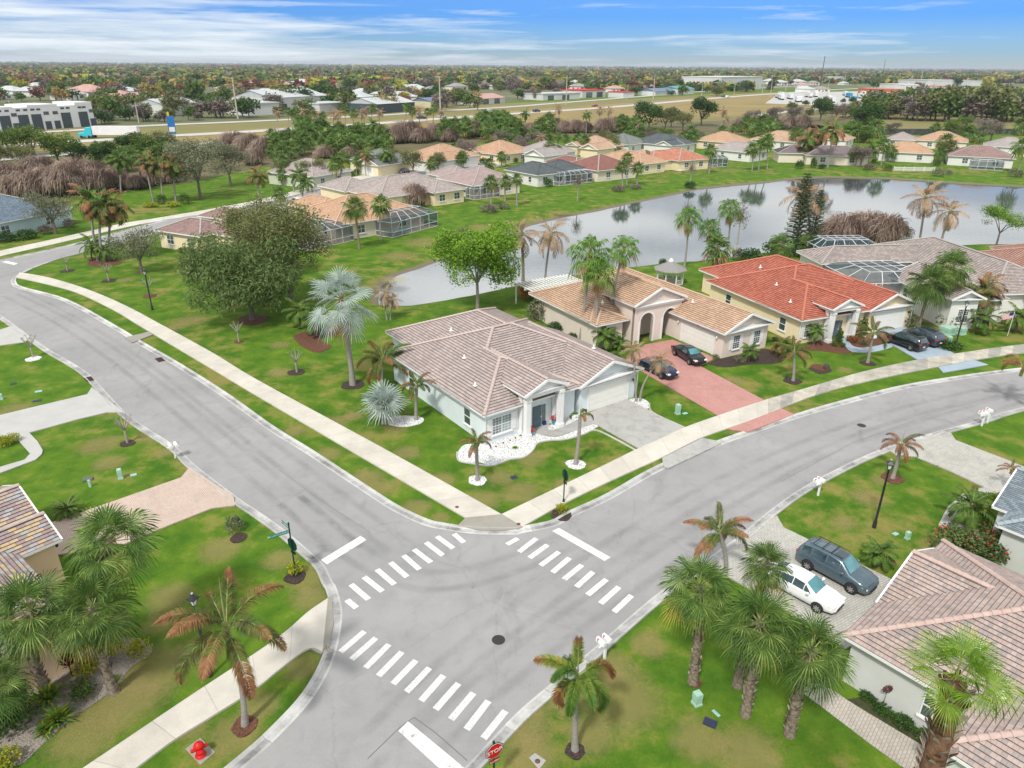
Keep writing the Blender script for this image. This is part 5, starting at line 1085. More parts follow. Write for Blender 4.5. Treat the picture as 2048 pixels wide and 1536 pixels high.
def palm(name, label, cat, base, crown, rpx, meshes, trunk, r0=0.17, group=None, R0=2.05, world=None, k=None, ring=False):
    b = Vector((*(world or g(*base)), 0)); c = ray_at(crown[0], crown[1], b.y) ; 
    if c.z < 0.4: c.z = 0.4
    D = (c - Vector((0, 0, CAM_H))).length; sc = rpx * D / FPX / R0
    root = empty(name, b, 0, label, cat, group); t = MB(); off = c - b; n = 7
    pts = []; bow = rnd.uniform(-0.25, 0.25)
    for i in range(n + 1):
        u = i / n; pts.append((off.x * u * u * (1.2 - .2 * u) + bow * math.sin(math.pi * u) * min(1, off.z / 8), off.y * u + bow * .5 * math.sin(math.pi * u) * min(1, off.z / 8), off.z * u))
    rad = [r0 * (1.35 if i == 0 else (1.0 + (0.14 if (trunk is M_tbark and i % 2) else 0) - 0.15 * i / n)) for i in range(n + 1)]
    t.tube(pts, rad, 8)
    if trunk in (M_tbark, M_tred) and rpx > 55:
        rg = random.Random(int(base[0]) if base else 7); 
        for j in range(int(off.z * 30)):
            u = rg.uniform(0.05 if trunk is M_tbark else 0.35, 1); f = u * n; i = min(n - 1, int(f)); P = Vector(pts[i]).lerp(Vector(pts[i + 1]), f - i); a = rg.uniform(0, 6.28)
            o = Vector((math.cos(a), math.sin(a), 0)); s_ = Vector((-o.y, o.x, 0)) * 0.075; q = P + o * r0 * 0.9
            t.face([q - s_, q + s_, q + s_ * 0.5 + o * 0.13 + Vector((0, 0, 0.20)), q - s_ * 0.5 + o * 0.13 + Vector((0, 0, 0.20))], 1 if rg.random() < .6 else 0)
    t.build('trunk', [trunk, M_boot], root)
    me = meshes[rnd.randrange(len(meshes))] if k is None else meshes[k]
    co = obj_from(me, 'crown', off, rnd.uniform(0, 6.28), sc, root); return root

SB, FT = 'sabal_palm', 'feather_palm'
for lab, b, c, r in (
    ('leftmost of the sabal palms in front of the parked white sedan', (1385, 1366), (1398, 1178), 92), ('half hidden sabal palm just left of the white sedan', (1474, 1372), (1532, 1130), 64),
    ('middle sabal palm of the front group on the lower right lawn', (1490, 1430), (1518, 1250), 98), ('rightmost leaning sabal palm of the front group beside the paver path', (1578, 1470), (1622, 1305), 98),
    ('sabal palm with rough booted trunk against the peach wall', (95, 1385), (62, 1225), 92), ('sabal palm with bare sandy trunk in the soil bed', (228, 1385), (185, 1222), 92),
    ('tallest sabal palm over the end of the tan paver driveway', (205, 1300), (222, 1085), 96), ('sabal palm cut by the left photo edge beside the peach wall', (-30, 1480), (-12, 1372), 66)):
    palm(SB, lab, 'palm', b, c, r * .95, C_SAB, M_tbark, 0.21, R0=2.2)
_d = ray_at(1888, 1536, 1.0) - Vector((0, 0, CAM_H)); _d.normalize(); _w = Vector((0, 0, CAM_H)) + _d * 19.5
palm('fan_palm', 'bright green fan palm with tall shaggy trunk in the bottom right corner', 'palm', None, (1912, 1362), 96, C_WASHN, M_tred, 0.24, R0=2.15, world=(_w.x - .25, _w.y - .35))
palm('silver_palm', 'tall silver blue fan palm with grey trunk left of the corner house', 'palm', (706, 770), (682, 600), 76, C_BIS, M_tgrey, 0.27, R0=2.55)
palm('silver_palm', 'low silver blue fan palm at the wall of the corner house', 'palm', (770, 846), (768, 812), 58, C_BISS, M_tgrey, 0.25, R0=2.3)
for lab, b, c, r, me in (
    ('large foxtail palm with brown tipped fronds beside the street lamp', (490, 1450), (453, 1258), 118, C_FOX), ('foxtail palm with one green and several rust fronds on the lower lawn', (1150, 1500), (1156, 1352), 88, C_FOXG),
    ('foxtail palm with rust tipped fronds at the end of the white paver driveway', (1450, 1150), (1438, 1066), 66, C_FOX), ('brown foxtail palm behind the street lamp on the right lawn', (1785, 957), (1801, 892), 42, C_FOXB),
    ('sparse foxtail palm with three fronds in a white gravel ring', (1151, 929), (1160, 832), 38, C_FOXS), ('small foxtail palm in a gravel ring near the sidewalk', (955, 961), (953, 886), 36, C_FOX),
    ('broad rust and green palm at the left wall of the corner house', (765, 775), (766, 722), 56, C_FOX), ('slim palm in the gravel bed at the left wall of the corner house', (832, 840), (834, 772), 38, C_FOX),
    ('young palm in dark mulch in front of the red roofed house', (1586, 762), (1588, 706), 36, C_FOX), ('palm with rusty fronds beside the blue driveway', (1735, 726), (1746, 668), 36, C_FOX),
    ('brown fronded palm cut by the right photo edge at the road', (2072, 812), (2046, 736), 48, C_FOXB)):
    palm('foxtail_palm', lab, 'palm', b, c, r, me, M_tgrey, 0.15, R0=2.35)
for lab, b, c, r, me, tr, r0 in (
    ('left one of two slender orange brown palms leaning from one gravel ring', (1272, 803), (1268, 700), 30, C_COCO, M_tgrey, 0.10), ('right one of two slender orange brown palms leaning from one gravel ring', (1280, 803), (1318, 722), 34, C_COCO, M_tgrey, 0.10),
    ('left brown coconut palm on the near lake shore', (1046, 562), (1042, 470), 44, C_COCO, M_tbark, 0.2), ('right brown coconut palm on the near lake shore', (1090, 560), (1102, 468), 48, C_COCO, M_tgrey, 0.16),
    ('brown coconut palm with straight trunk right of the lake', (1837, 492), (1851, 396), 40, C_COCO, M_tgrey, 0.2), ('leaning brown coconut palm right of the lake', (1880, 494), (1900, 424), 36, C_COCO, M_tgrey, 0.2),
    ('large brown coconut palm behind the pine', (1618, 495), (1612, 392), 46, C_COCO, M_tgrey, 0.2),
    ('twin stemmed orange brown palm at the pond tip', (774, 640), (770, 588), 27, C_COCO, M_tgrey, 0.1), ('second stem of the orange brown palms at the pond tip', (781, 640), (786, 600), 22, C_COCO, M_tgrey, 0.08),
    ('left palm of the trio in the red mulch at the road bend', (197, 522), (183, 402), 40, C_QUE, M_tgrey, 0.2), ('middle palm of the trio in the red mulch at the road bend', (208, 524), (203, 410), 40, C_QUE, M_tgrey, 0.2), ('right palm of the trio in the red mulch at the road bend', (222, 520), (224, 416), 38, C_QUE, M_tgrey, 0.2),
    ('left palm of the trio above the round bed across the street', (308, 405), (293, 326), 27, C_QUE, M_tgrey, 0.2), ('middle palm of the trio above the round bed across the street', (328, 407), (318, 330), 27, C_QUE, M_tgrey, 0.2), ('right palm of the trio above the round bed across the street', (352, 405), (344, 332), 27, C_QUE, M_tgrey, 0.2),
    ('brown palm beside the sidewalk behind the purple brown roof', (520, 412), (515, 352), 26, C_QUE, M_tgrey, 0.2), ('tall green queen palm left of the trio across the street', (242, 385), (240, 322), 26, C_GRN, M_tgrey, 0.2),
    ('bushy date palm in front of the pale green house', (588, 385), (598, 350), 26, C_GRN, M_tgrey, 0.2), ('lower green palm beside the bushy date palm', (605, 395), (610, 366), 24, C_GRN, M_tgrey, 0.2),
    ('brown palm left of the yellow house front', (634, 358), (632, 328), 17, C_QUE, M_tgrey, 0.15), ('brown tipped palm in front of the yellow house door', (732, 352), (732, 308), 18, C_QUE, M_tgrey, 0.15), ('green tipped palm in front of the white garage in the back row', (774, 350), (772, 310), 19, C_GRN, M_tgrey, 0.15),
    ('tall brown palm left of the pair behind the cream wall house', (1655, 335), (1664, 262), 32, C_QUE, M_tgrey, 0.2), ('brown palm over the dark purple grey roof', (1612, 325), (1617, 278), 28, C_QUE, M_tbark, 0.2), ('second brown palm over the dark purple grey roof', (1637, 322), (1640, 270), 26, C_QUE, M_tbark, 0.2),
    ('small brown palm on the white paver driveway edge', (2020, 978), (2022, 940), 23, C_FOXB, M_tgrey, 0.07),
    ('green pygmy palm in front of the peach arch house windows', (1496, 722), (1500, 700), 24, C_GRN, M_tbark, 0.12), ('pygmy palm before the yellow house window', (1627, 690), (1634, 662), 24, C_GRN, M_tbark, 0.12),
    ('orange brown areca clump left of the flag', (1960, 640), (1965, 585), 42, C_QUE, M_tgrey, 0.12), ('second orange brown areca clump beside the portico', (1975, 636), (1985, 566), 30, C_COCO, M_tgrey, 0.12),
    ('left pygmy date palm in a white ring', (1972, 668), (1968, 638), 30, C_GRN, M_tbark, 0.12), ('right pygmy date palm in a white ring at the photo edge', (2030, 664), (2036, 634), 30, C_GRN, M_tbark, 0.12),
    ('green date palm over the curved walk on the right', (1945, 1055), (1944, 1012), 52, C_GRN, M_tbark, 0.14), ('low green palm beside the dark blue wagon', (1757, 1130), (1758, 1104), 40, C_GRN, M_tbark, 0.12),
    ('dark cycad beside the tan paver driveway', (135, 1030), (135, 1020), 30, C_CYC, M_tbark, 0.2),
    ('palm thicket at the arch house, dark green', (1212, 700), (1212, 672), 36, C_GRN, M_tbark, 0.12), ('second palm of the dark green thicket at the arch house', (1190, 690), (1198, 662), 26, C_GRN, M_tbark, 0.12), ('third palm of the dark green thicket at the arch house', (1235, 700), (1240, 684), 24, C_GRN, M_tbark, 0.12),
    ('broad pale green fan of fronds left of the silver palm, upper', (600, 655), (598, 622), 36, C_GRN, M_tbark, 0.12), ('broad pale green fan of fronds left of the silver palm, lower', (632, 672), (628, 640), 38, C_GRN, M_tbark, 0.12),
    ('green palm bush at the foot of the trio in red mulch', (185, 520), (183, 492), 28, C_GRN, M_tbark, 0.12), ('second green palm bush at the foot of the trio', (215, 522), (212, 500), 26, C_GRN, M_tbark, 0.12),
    ('straggly brown and green palm before the yellow house hedge', (1556, 712), (1566, 690), 26, C_QUE, M_tgrey, 0.08)):
    palm('feather_palm', lab, 'palm', b, c, r, me, tr, r0, R0=2.5 if me is not C_CYC else 1.5)
for lab, b, c, r in (('left one of the three tall fan palms over the arch house roof', (1160, 682), (1180, 508), 50), ('middle one of the three tall fan palms over the arch house roof', (1188, 692), (1198, 545), 42), ('right one of the three tall fan palms over the arch house roof', (1222, 670), (1248, 498), 36),
    ('fan palm with straight trunk on the lawn at the lake', (1369, 533), (1378, 436), 30), ('fan palm furthest right in the row on the near shore', (1453, 510), (1461, 418), 27), ('low fan palm between two taller ones on the near shore', (1412, 526), (1421, 456), 26)):
    palm('fan_palm', lab, 'palm', b, c, r, C_WASH, M_tgrey, 0.16, R0=2.1)
palm('sabal_palm', 'sabal palm with brown skirt between the arch house and the red roof', 'palm', (1430, 562), (1436, 496), 34, C_SABS, M_tred, 0.2)
mid_sab = [((719, 498), (709, 415), 30, 'tall sabal palm between the two pool cages'), ((762, 480), (762, 410), 25, 'sabal palm in front of the turquoise pool cage'), ((982, 412), (982, 364), 18, 'sabal palm on the grassy mound beside the screened porch'), ((1010, 402), (1011, 361), 16, 'second sabal palm beside the screened porch'),
    ((1034, 412), (1034, 357), 14, 'sabal palm at the white house end wall'), ((1244, 378), (1243, 333), 15, 'left sabal palm of the cluster on the lake lawn'), ((1254, 370), (1255, 316), 14, 'tallest sabal palm of the cluster on the lake lawn'), ((1274, 370), (1276, 335), 15, 'right sabal palm of the cluster on the lake lawn'),
    ((1418, 347), (1421, 300), 16, 'sabal palm in front of the terracotta roof'), ((1504, 342), (1504, 298), 15, 'left sabal palm of the lake group at the light grey roof'), ((1517, 340), (1521, 290), 15, 'middle sabal palm of the lake group at the light grey roof'), ((1534, 338), (1534, 284), 15, 'right sabal palm of the lake group at the light grey roof'),
    ((1735, 327), (1741, 302), 14, 'short sabal palm left of the tan hip roof'), ((1762, 330), (1768, 289), 16, 'tall sabal palm left of the tan hip roof'), ((1776, 323), (1783, 302), 14, 'sabal palm touching the tan hip roof'), ((1886, 322), (1893, 282), 17, 'sabal palm between the tan and the brown grey hip roofs'),
    ((1955, 300), (1958, 275), 13, 'sabal palm behind the brown grey hip roof'), ((2036, 345), (2044, 292), 18, 'sabal palm at the right photo edge by the lake'), ((672, 380), (671, 326), 20, 'sabal palm in front of the yellow house, left stem'), ((679, 380), (688, 316), 17, 'sabal palm in front of the yellow house, right stem'),
    ((571, 367), (563, 320), 16, 'sabal palm over the pinkish grey roof, left'), ((590, 360), (586, 318), 15, 'sabal palm over the pinkish grey roof, right'), ((563, 412), (558, 386), 19, 'small sabal palm beside the white pickup'), ((862, 357), (862, 328), 14, 'lone sabal palm in the gap of the street houses'),
    ((930, 318), (930, 293), 11, 'right sabal palm before the cream house with portico'), ((910, 318), (909, 293), 11, 'left sabal palm before the cream house with portico'), ((1116, 300), (1116, 272), 11, 'left sabal palm before the pinkish tan roof'), ((1130, 304), (1131, 276), 11, 'right sabal palm before the pinkish tan roof'),
    ((1214, 308), (1213, 290), 12, 'left sabal palm behind the brown red roof'), ((1228, 308), (1231, 291), 14, 'right sabal palm behind the brown red roof'), ((1366, 296), (1366, 272), 12, 'left sabal palm behind the terracotta roof'), ((1391, 296), (1391, 270), 12, 'right sabal palm behind the terracotta roof'),
    ((1471, 285), (1471, 256), 12, 'sabal palm over the light grey hip roof'), ((1565, 527), (1562, 490), 28, 'sabal palm left behind the red roof'), ((1616, 515), (1614, 490), 27, 'sabal palm right behind the red roof'),
    ((1836, 657), (1860, 566), 46, 'big sabal palm beside the white courtyard house, left'), ((1880, 650), (1906, 534), 40, 'big sabal palm beside the white courtyard house, right'), ((1179, 307), (1179, 289), 11, 'palm by the garage drive in the back row'), ((1590, 300), (1592, 265), 14, 'sabal palm left of the brown palms')]
for b, c, r, lab in mid_sab: palm(SB, lab, 'palm', b, c, r, C_SABL if r < 26 else C_SABG, M_tbark if r > 26 else M_tgrey, 0.17)
# tall frost-killed palms behind the rows
for b, c, r in (((1117, 264), (1118, 215), 13), ((1197, 264), (1200, 219), 12), ((1214, 264), (1218, 219), 11), ((1440, 262), (1448, 220), 12), ((1131, 262), (1131, 244), 11), ((1082, 305), (1083, 275), 13), ((1275, 278), (1275, 250), 9), ((1437, 262), (1453, 238), 10)):
    palm('dead_palm', 'tall straw brown dead palm behind the lake houses', 'palm', b, c, r, C_COCO, M_tgrey, 0.2, group='dead palms behind the lake houses', R0=2.5)
for b, c, r in (((1172, 268), (1174, 231), 13), ((1052, 270), (1050, 228), 14), ((745, 300), (747, 250), 20), ((1279, 262), (1281, 247), 12)):
    palm('queen_palm', 'tall green feather palm rising over the thicket behind the houses', 'palm', b, c, r, C_GRN, M_tgrey, 0.2, group='green feather palms over the thicket', R0=2.5)
for i, x in enumerate((175, 262, 310, 375, 392, 450, 465, 540, 620, 655, 715, 780, 845, 870, 930, 990, 1200, 1255, 1310, 1370, 1420, 1480)):
    px = 512 + x / 4; by = 259 - (px - 555) * 0.035 + rnd.uniform(-2, 2); br = i % 3 == 0 or i in (8, 13)
    palm('sabal_palm' if not br else 'dead_palm', 'brown dead palm in the row along the highway' if br else 'green sabal palm in the row along the highway', 'palm', (px, by), (px + rnd.uniform(-2, 2), by - rnd.uniform(24, 36)), rnd.uniform(9, 13), C_COCO if br else C_SABL, M_tgrey, 0.2, group='brown palms along the highway' if br else 'green palms along the highway', R0=2.3)
thick = [(x, y) for x0, x1, y0, y1, n in ((600, 740, 272, 312, 46), (540, 602, 290, 325, 16), (880, 935, 266, 288, 12), (958, 1040, 256, 284, 26), (740, 778, 282, 316, 10), (270, 360, 305, 328, 16), (1236, 1290, 262, 278, 8), (180, 262, 325, 350, 9), (1030, 1100, 262, 282, 6), (1480, 1560, 262, 284, 8), (1690, 1760, 268, 290, 7)) for x, y in [(rnd.uniform(x0, x1), rnd.uniform(y0, y1)) for _ in range(n)]]
for x, y in thick: palm('sabal_palm', 'sabal palm packed in the thicket between the houses and the highway', 'palm', (x, y), (x + rnd.uniform(-2, 2), y - rnd.uniform(14, 30)), rnd.uniform(14, 21), C_SABL, M_tgrey, 0.17, group='sabal palms of the thicket')

# ---- broad-leaved trees
def leaf_cloud(mb, blobs, n, size, rg, mi=0, flat=0.0, weep=0.0, shell=0.55):
    tot = sum(b[3] * b[4] * b[5] for b in blobs)
    for (cx, cy, cz, rx, ry, rz) in blobs:
        for _ in range(int(n * rx * ry * rz / tot)):
            a = rg.uniform(0, 6.283); u = rg.uniform(-0.75, 1); s = math.sqrt(1 - u * u); r = (shell + (1 - shell) * rg.random()) * rg.uniform(0.82, 1.12)
            p = Vector((cx + rx * r * s * math.cos(a), cy + ry * r * s * math.sin(a), cz + rz * r * u))
            v = Vector((rg.gauss(0, 1), rg.gauss(0, 1), rg.gauss(0, 0.6) - weep)).normalized(); w = v.cross(Vector((rg.gauss(0, 1), rg.gauss(0, 1), rg.gauss(0, 1)))).normalized()
            L = size * rg.uniform(0.7, 1.4) * (1 + weep * 1.2); W2 = size * 0.36 * (1 - 0.45 * min(1, weep))
            mb.face([p, p + v * L * .5 + w * W2, p + v * L, p + v * L * .5 - w * W2], mi if not hasattr(mi, '__len__') else mi[0 if rg.random() > 0.07 else 1])
def limbs(mb, H, spread, rg, r0=0.28, fork=0.35, n=6, mi=0, z0=0):
    ends = []; f = Vector((0, 0, H * fork)); mb.tube([(0, 0, z0), (0.04, 0.02, H * fork * 0.5), tuple(f)], [r0 * 1.3, r0, r0 * 0.85], 8, mi)
    for k in range(n):
        a = 2 * math.pi * k / n + rg.uniform(-0.4, 0.4); e = rg.uniform(0.55, 1.0); end = Vector((math.cos(a) * spread * e, math.sin(a) * spread * e, H * rg.uniform(0.62, 0.92)))
        m_ = f.lerp(end, 0.45) + Vector((rg.uniform(-.3, .3), rg.uniform(-.3, .3), H * 0.07)); mb.tube([f, m_, end], [r0 * 0.55, r0 * 0.34, r0 * 0.10], 5, mi)
        for j in range(3):
            s = m_.lerp(end, rg.uniform(0.05, 0.7)); b = s + Vector((rg.uniform(-1, 1), rg.uniform(-1, 1), rg.uniform(0.2, 1.0))) * spread * 0.35; mb.tube([s, s.lerp(b, .5) + Vector((0, 0, .1)), b], [r0 * 0.22, r0 * .14, r0 * 0.05], 4, mi); ends.append(b)
        ends.append(end)
    return ends
def tree_meshes(seed, H, rx, rz, n, size, mats, bark, fork=0.35, weep=0.0, nblob=11, shell=0.5, r0=0.28, low=0.0, nl=6):
    rg = random.Random(seed); t = MB(); ends = limbs(t, H, rx * 0.8, rg, r0, fork, nl); c = MB(); blobs = []
    for e in ends[:nblob * 3]:
        k = rg.uniform(0.26, 0.46); blobs.append((e.x, e.y, min(H - rz * 0.2, e.z + rz * 0.05) - low * rg.random() * H, rx * k, rx * k, rz * k * 1.1))
    for _ in range(nblob):
        a = rg.uniform(0, 6.28); rr = rx * rg.uniform(0.2, 0.8); blobs.append((rr * math.cos(a), rr * math.sin(a), H - rz + rz * rg.uniform(-0.5, 0.7) * (1 - rr / rx * .5), rx * rg.uniform(.25, .42), rx * rg.uniform(.25, .42), rz * rg.uniform(.3, .5)))
    leaf_cloud(c, blobs, n, size, rg, (0, 1), weep=weep, shell=shell)
    return t.mesh('trunk', bark), c.mesh('crown', mats)
def put_tree(name, label, cat, base, tm, cm, sc=1.0, group=None, rz=None, world=None, z=0.0):
    b = world or g(*base); root = empty(name, (b[0], b[1], z), rnd.uniform(0, 6.28) if rz is None else rz, label, cat, group)
    root.scale = (sc,) * 3 if not hasattr(sc, '__len__') else sc
    if tm: obj_from(tm, 'trunk', (0, 0, 0), 0, 1, root)
    obj_from(cm, 'crown', (0, 0, 0), 0, 1, root); return root
G_oak = leafmat('dark olive leaf', [(0.035, 0.05, 0.016), (0.06, 0.085, 0.025), (0.10, 0.13, 0.045), (0.15, 0.17, 0.07)])
G_weep = leafmat('soft grey green leaf', [(0.04, 0.07, 0.02), (0.085, 0.14, 0.038), (0.155, 0.22, 0.07), (0.26, 0.32, 0.12)])
G_oliv = leafmat('brownish olive leaf', [(0.06, 0.075, 0.025), (0.12, 0.14, 0.045), (0.21, 0.225, 0.075), (0.32, 0.32, 0.12)])
G_rust = leafmat('rusty leaf', [(0.16, 0.05, 0.02), (0.28, 0.09, 0.03), (0.40, 0.15, 0.05), (0.45, 0.2, 0.08)])
G_brgt = leafmat('bright spring leaf', [(0.06, 0.14, 0.012), (0.12, 0.25, 0.02), (0.22, 0.38, 0.03), (0.34, 0.50, 0.05)])
G_grey = leafmat('grey green leaf', [(0.09, 0.10, 0.06), (0.15, 0.16, 0.095), (0.22, 0.23, 0.14), (0.30, 0.30, 0.20)])
G_dark = leafmat('deep green leaf', [(0.018, 0.045, 0.012), (0.035, 0.085, 0.018), (0.06, 0.13, 0.025), (0.10, 0.18, 0.04)])
G_mid = leafmat('mid green leaf', [(0.04, 0.075, 0.016), (0.075, 0.13, 0.025), (0.12, 0.19, 0.035), (0.18, 0.25, 0.055)])
G_yel = leafmat('yellow green leaf', [(0.16, 0.19, 0.015), (0.28, 0.31, 0.02), (0.45, 0.44, 0.03), (0.60, 0.55, 0.05)])
G_bare = leafmat('bare twigs', [(0.13, 0.10, 0.085), (0.21, 0.17, 0.145), (0.30, 0.255, 0.22)])
G_pine = leafmat('pine needles', [(0.025, 0.05, 0.02), (0.05, 0.09, 0.03), (0.09, 0.13, 0.045), (0.16, 0.13, 0.06)])
tm, cm = tree_meshes(61, 10.5, 6.6, 5.2, 26000, 0.26, [G_weep, G_oliv], M_bark, 0.22, 0.9, 16, 0.6, 0.3, 0.35)
put_tree('weeping_tree', 'large dark weeping tree with drooping branches on the corner lawn', 'tree', (505, 640), tm, cm, (1.05, 1.0, 1.0), rz=0.4)
tm, cm = tree_meshes(62, 11.5, 6.0, 5.6, 19000, 0.24, [G_oliv, G_grey], M_bark, 0.25, 0.15, 14, 0.45, 0.34)
put_tree('oak_tree', 'brownish olive tree with pale trunk right of the weeping tree', 'tree', (583, 603), tm, cm, 1.06)
put_tree('oak_tree', 'olive tree crown behind the weeping tree against the tan roof', 'tree', (520, 560), tm, cm, (0.9, 0.9, 0.92))
tm, cm = tree_meshes(63, 9.4, 5.6, 3.9, 24000, 0.25, [G_brgt, G_mid], M_barkl, 0.36, 0.0, 14, 0.5, 0.2, nl=7)
put_tree('maple_tree', 'bright green tree with spreading pale limbs beside the lake', 'tree', (955, 622), tm, cm, 1.06)
tmg, cmg = tree_meshes(64, 6.5, 4.3, 2.6, 4200, 0.22, [G_grey, G_oak], M_bark, 0.3, 0.1, 12, 0.2, 0.22)
put_tree('oak_tree', 'sparse grey green tree behind the street lamp at the bend', 'tree', (285, 547), tmg, cmg, 1.0)
put_tree('oak_tree', 'grey green tree in front of the slate blue roof', 'tree', (112, 468), tmg, cmg, 1.15)
tmo, cmo = tree_meshes(65, 11, 6.2, 4.8, 6500, 0.34, [G_grey, G_oliv], M_bark, 0.3, 0.0, 12, 0.35, 0.3)
put_tree('oak_tree', 'large pale grey oak with open crown across the street', 'tree', (402, 398), tmo, cmo, 1.12)
put_tree('oak_tree', 'grey oak right of the large pale one', 'tree', (462, 373), tmo, cmo, 0.92); put_tree('oak_tree', 'grey oak behind the large pale one', 'tree', (372, 362), tmo, cmo, 0.85)
tmd, cmd = tree_meshes(66, 8.5, 4.8, 4.0, 3600, 0.45, [G_dark, G_mid], M_bark, 0.25, 0.0, 10, 0.55)
put_tree('ficus_tree', 'dense dark green round tree left behind the blue grey roofs', 'tree', (1297, 262), tmd, cmd, 1.5); put_tree('ficus_tree', 'dense dark green round tree right behind the tan roofs', 'tree', (1402, 252), tmd, cmd, 1.6); put_tree('ficus_tree', 'smaller dark green tree between the two dense round ones', 'tree', (1342, 255), tmd, cmd, 1.1)
tml, cml = tree_meshes(67, 7.5, 4.4, 3.4, 3200, 0.42, [G_mid, G_yel], M_bark, 0.25, 0.0, 10, 0.5)
tmk, cmk = tree_meshes(68, 7.5, 4.6, 3.2, 3000, 0.36, [G_oliv, G_bare], M_bark, 0.3, 0.0, 10, 0.35)
tmb, cmb = tree_meshes(69, 7.0, 4.4, 3.2, 3000, 0.32, [G_bare, G_grey], M_bark, 0.3, 0.0, 10, 0.3)
tmy, cmy = tree_meshes(70, 7.5, 4.2, 3.4, 2600, 0.42, [G_yel, G_mid], M_bark, 0.25, 0.0, 10, 0.5)
tmr, cmr = tree_meshes(71, 7.5, 4.4, 3.4, 2600, 0.40, [G_rust, G_oliv], M_bark, 0.3, 0.0, 10, 0.45)
for x, y, s, k, lab in ((25, 318, 1.2, 1, 'green tree at the left photo edge below the highway'), (70, 312, 1.2, 1, 'second green tree from the left below the highway'), (118, 330, 1.2, 1, 'yellowish green tree above the withered clumps'), (160, 330, .75, 0, 'dark tree left of the truck'), (208, 330, .75, 0, 'dark tree below the truck cab'), (150, 330, 0.9, 1, 'low green tree above the withered clumps'),
    (0, 345, 1.0, 2, 'olive tree at the left photo edge above the clumps'), (50, 340, 0.9, 2, 'olive tree above the left withered clumps'), (295, 318, 1.0, 1, 'green tree left of the pale oaks'), (330, 312, 1.0, 2, 'olive tree left of the pale oaks'), (260, 318, 0.9, 0, 'dark tree in the hedge below the highway'), (1330, 262, 1.3, 2, 'olive tree between the dense round trees'), (1365, 262, 1.1, 2, 'olive brush right of the dense round trees'),
    (1500, 255, 1.2, 3, 'bare twiggy brush at the dry field edge'), (1545, 250, 1.3, 3, 'bare brush beside the ramp road'), (1585, 245, 1.2, 3, 'bare brush left of the ramp road trees'), (1640, 243, 1.4, 0, 'dark tree beside the ramp road'), (1672, 240, 1.3, 3, 'twiggy tree right of the dark tree beside the ramp'), (1700, 238, 1.1, 2, 'olive tree at the ramp road'), (1722, 272, 1.6, 0, 'dark tree with rounded crown left of the grass strip'),
    (1980, 290 - 5, 1.3, 3, 'grey brush behind the right lake houses'), (1925, 262, 0.9, 1, 'green bush on the grass strip')):
    put_tree('broadleaf_tree', lab, 'tree', (x, y), *[(tmd, cmd), (tml, cml), (tmk, cmk), (tmb, cmb)][k], s)
# bright cypress right of the lake, bare cypress, pine
tmc, cmc = tree_meshes(72, 7.2, 4.2, 2.6, 5200, 0.2, [G_brgt, G_mid], M_bark, 0.32, 0.0, 10, 0.15, 0.16)
put_tree('cypress_tree', 'bright green airy tree at the right end of the lake', 'tree', (1992, 492), tmc, cmc, 1.0)
rg = random.Random(9); t = MB(); c = MB(); t.tube([(0, 0, 0), (0.1, 0, 6), (0, 0, 13)], [0.22, 0.14, 0.03], 7)
for k in range(26):
    z = 1.6 + k * 0.42; L = 2.5 * (1 - z / 14.2) + 0.25
    for j in range(6):
        a = j * math.pi / 3 + k * 0.5; e = Vector((math.cos(a) * L, math.sin(a) * L, z + 0.12 * L)); s = Vector((0.05, 0, z)); t.tube([s, e], [0.04, 0.015], 4, 0, False)
        nn = max(3, int(L * 11))
        for i in range(nn):
            p = s.lerp(e, (i + 1) / nn); 
            for q_ in range(3):
                v = Vector((rg.gauss(0, .5), rg.gauss(0, .5), rg.uniform(0.2, 1))).normalized() * rg.uniform(0.18, 0.34); w_ = v.cross(e - s).normalized() * 0.05; c.face([p - w_, p + w_, p + w_ * .4 + v, p - w_ * .4 + v])
ptm, pcm = t.mesh('trunk', M_bark), c.mesh('crown', G_pine)
put_tree('norfolk_pine', 'taller norfolk pine on the near lake shore', 'tree', (1590, 500), ptm, pcm, 1.04); put_tree('norfolk_pine', 'shorter norfolk pine beside the taller one', 'tree', (1622, 500), ptm, pcm, 0.82)
t = MB(); rg = random.Random(12); limbs(t, 7.5, 1.5, rg, 0.12, 0.5, 7); tbm = t.mesh('trunk', M_barkl)
c = MB(); leaf_cloud(c, [(0, 0, 4.4, 1.6, 1.6, 2.6)], 700, 0.22, rg, 0, shell=0.1); cbm = c.mesh('crown', G_bare)
for b, s, lab in (((1155, 402), 1.0, 'slim bare cypress on the lake lawn left of the sabal cluster'), ((1474, 490), 1.1, 'bare cypress standing at the near shore'), ((1380, 372), 1.0, 'grey bare cypress above a round bush on the far shore'), ((163, 398), 0.8, 'bare pale sapling before the withered clumps')): put_tree('bare_tree', lab, 'tree', b, tbm, cbm, s)
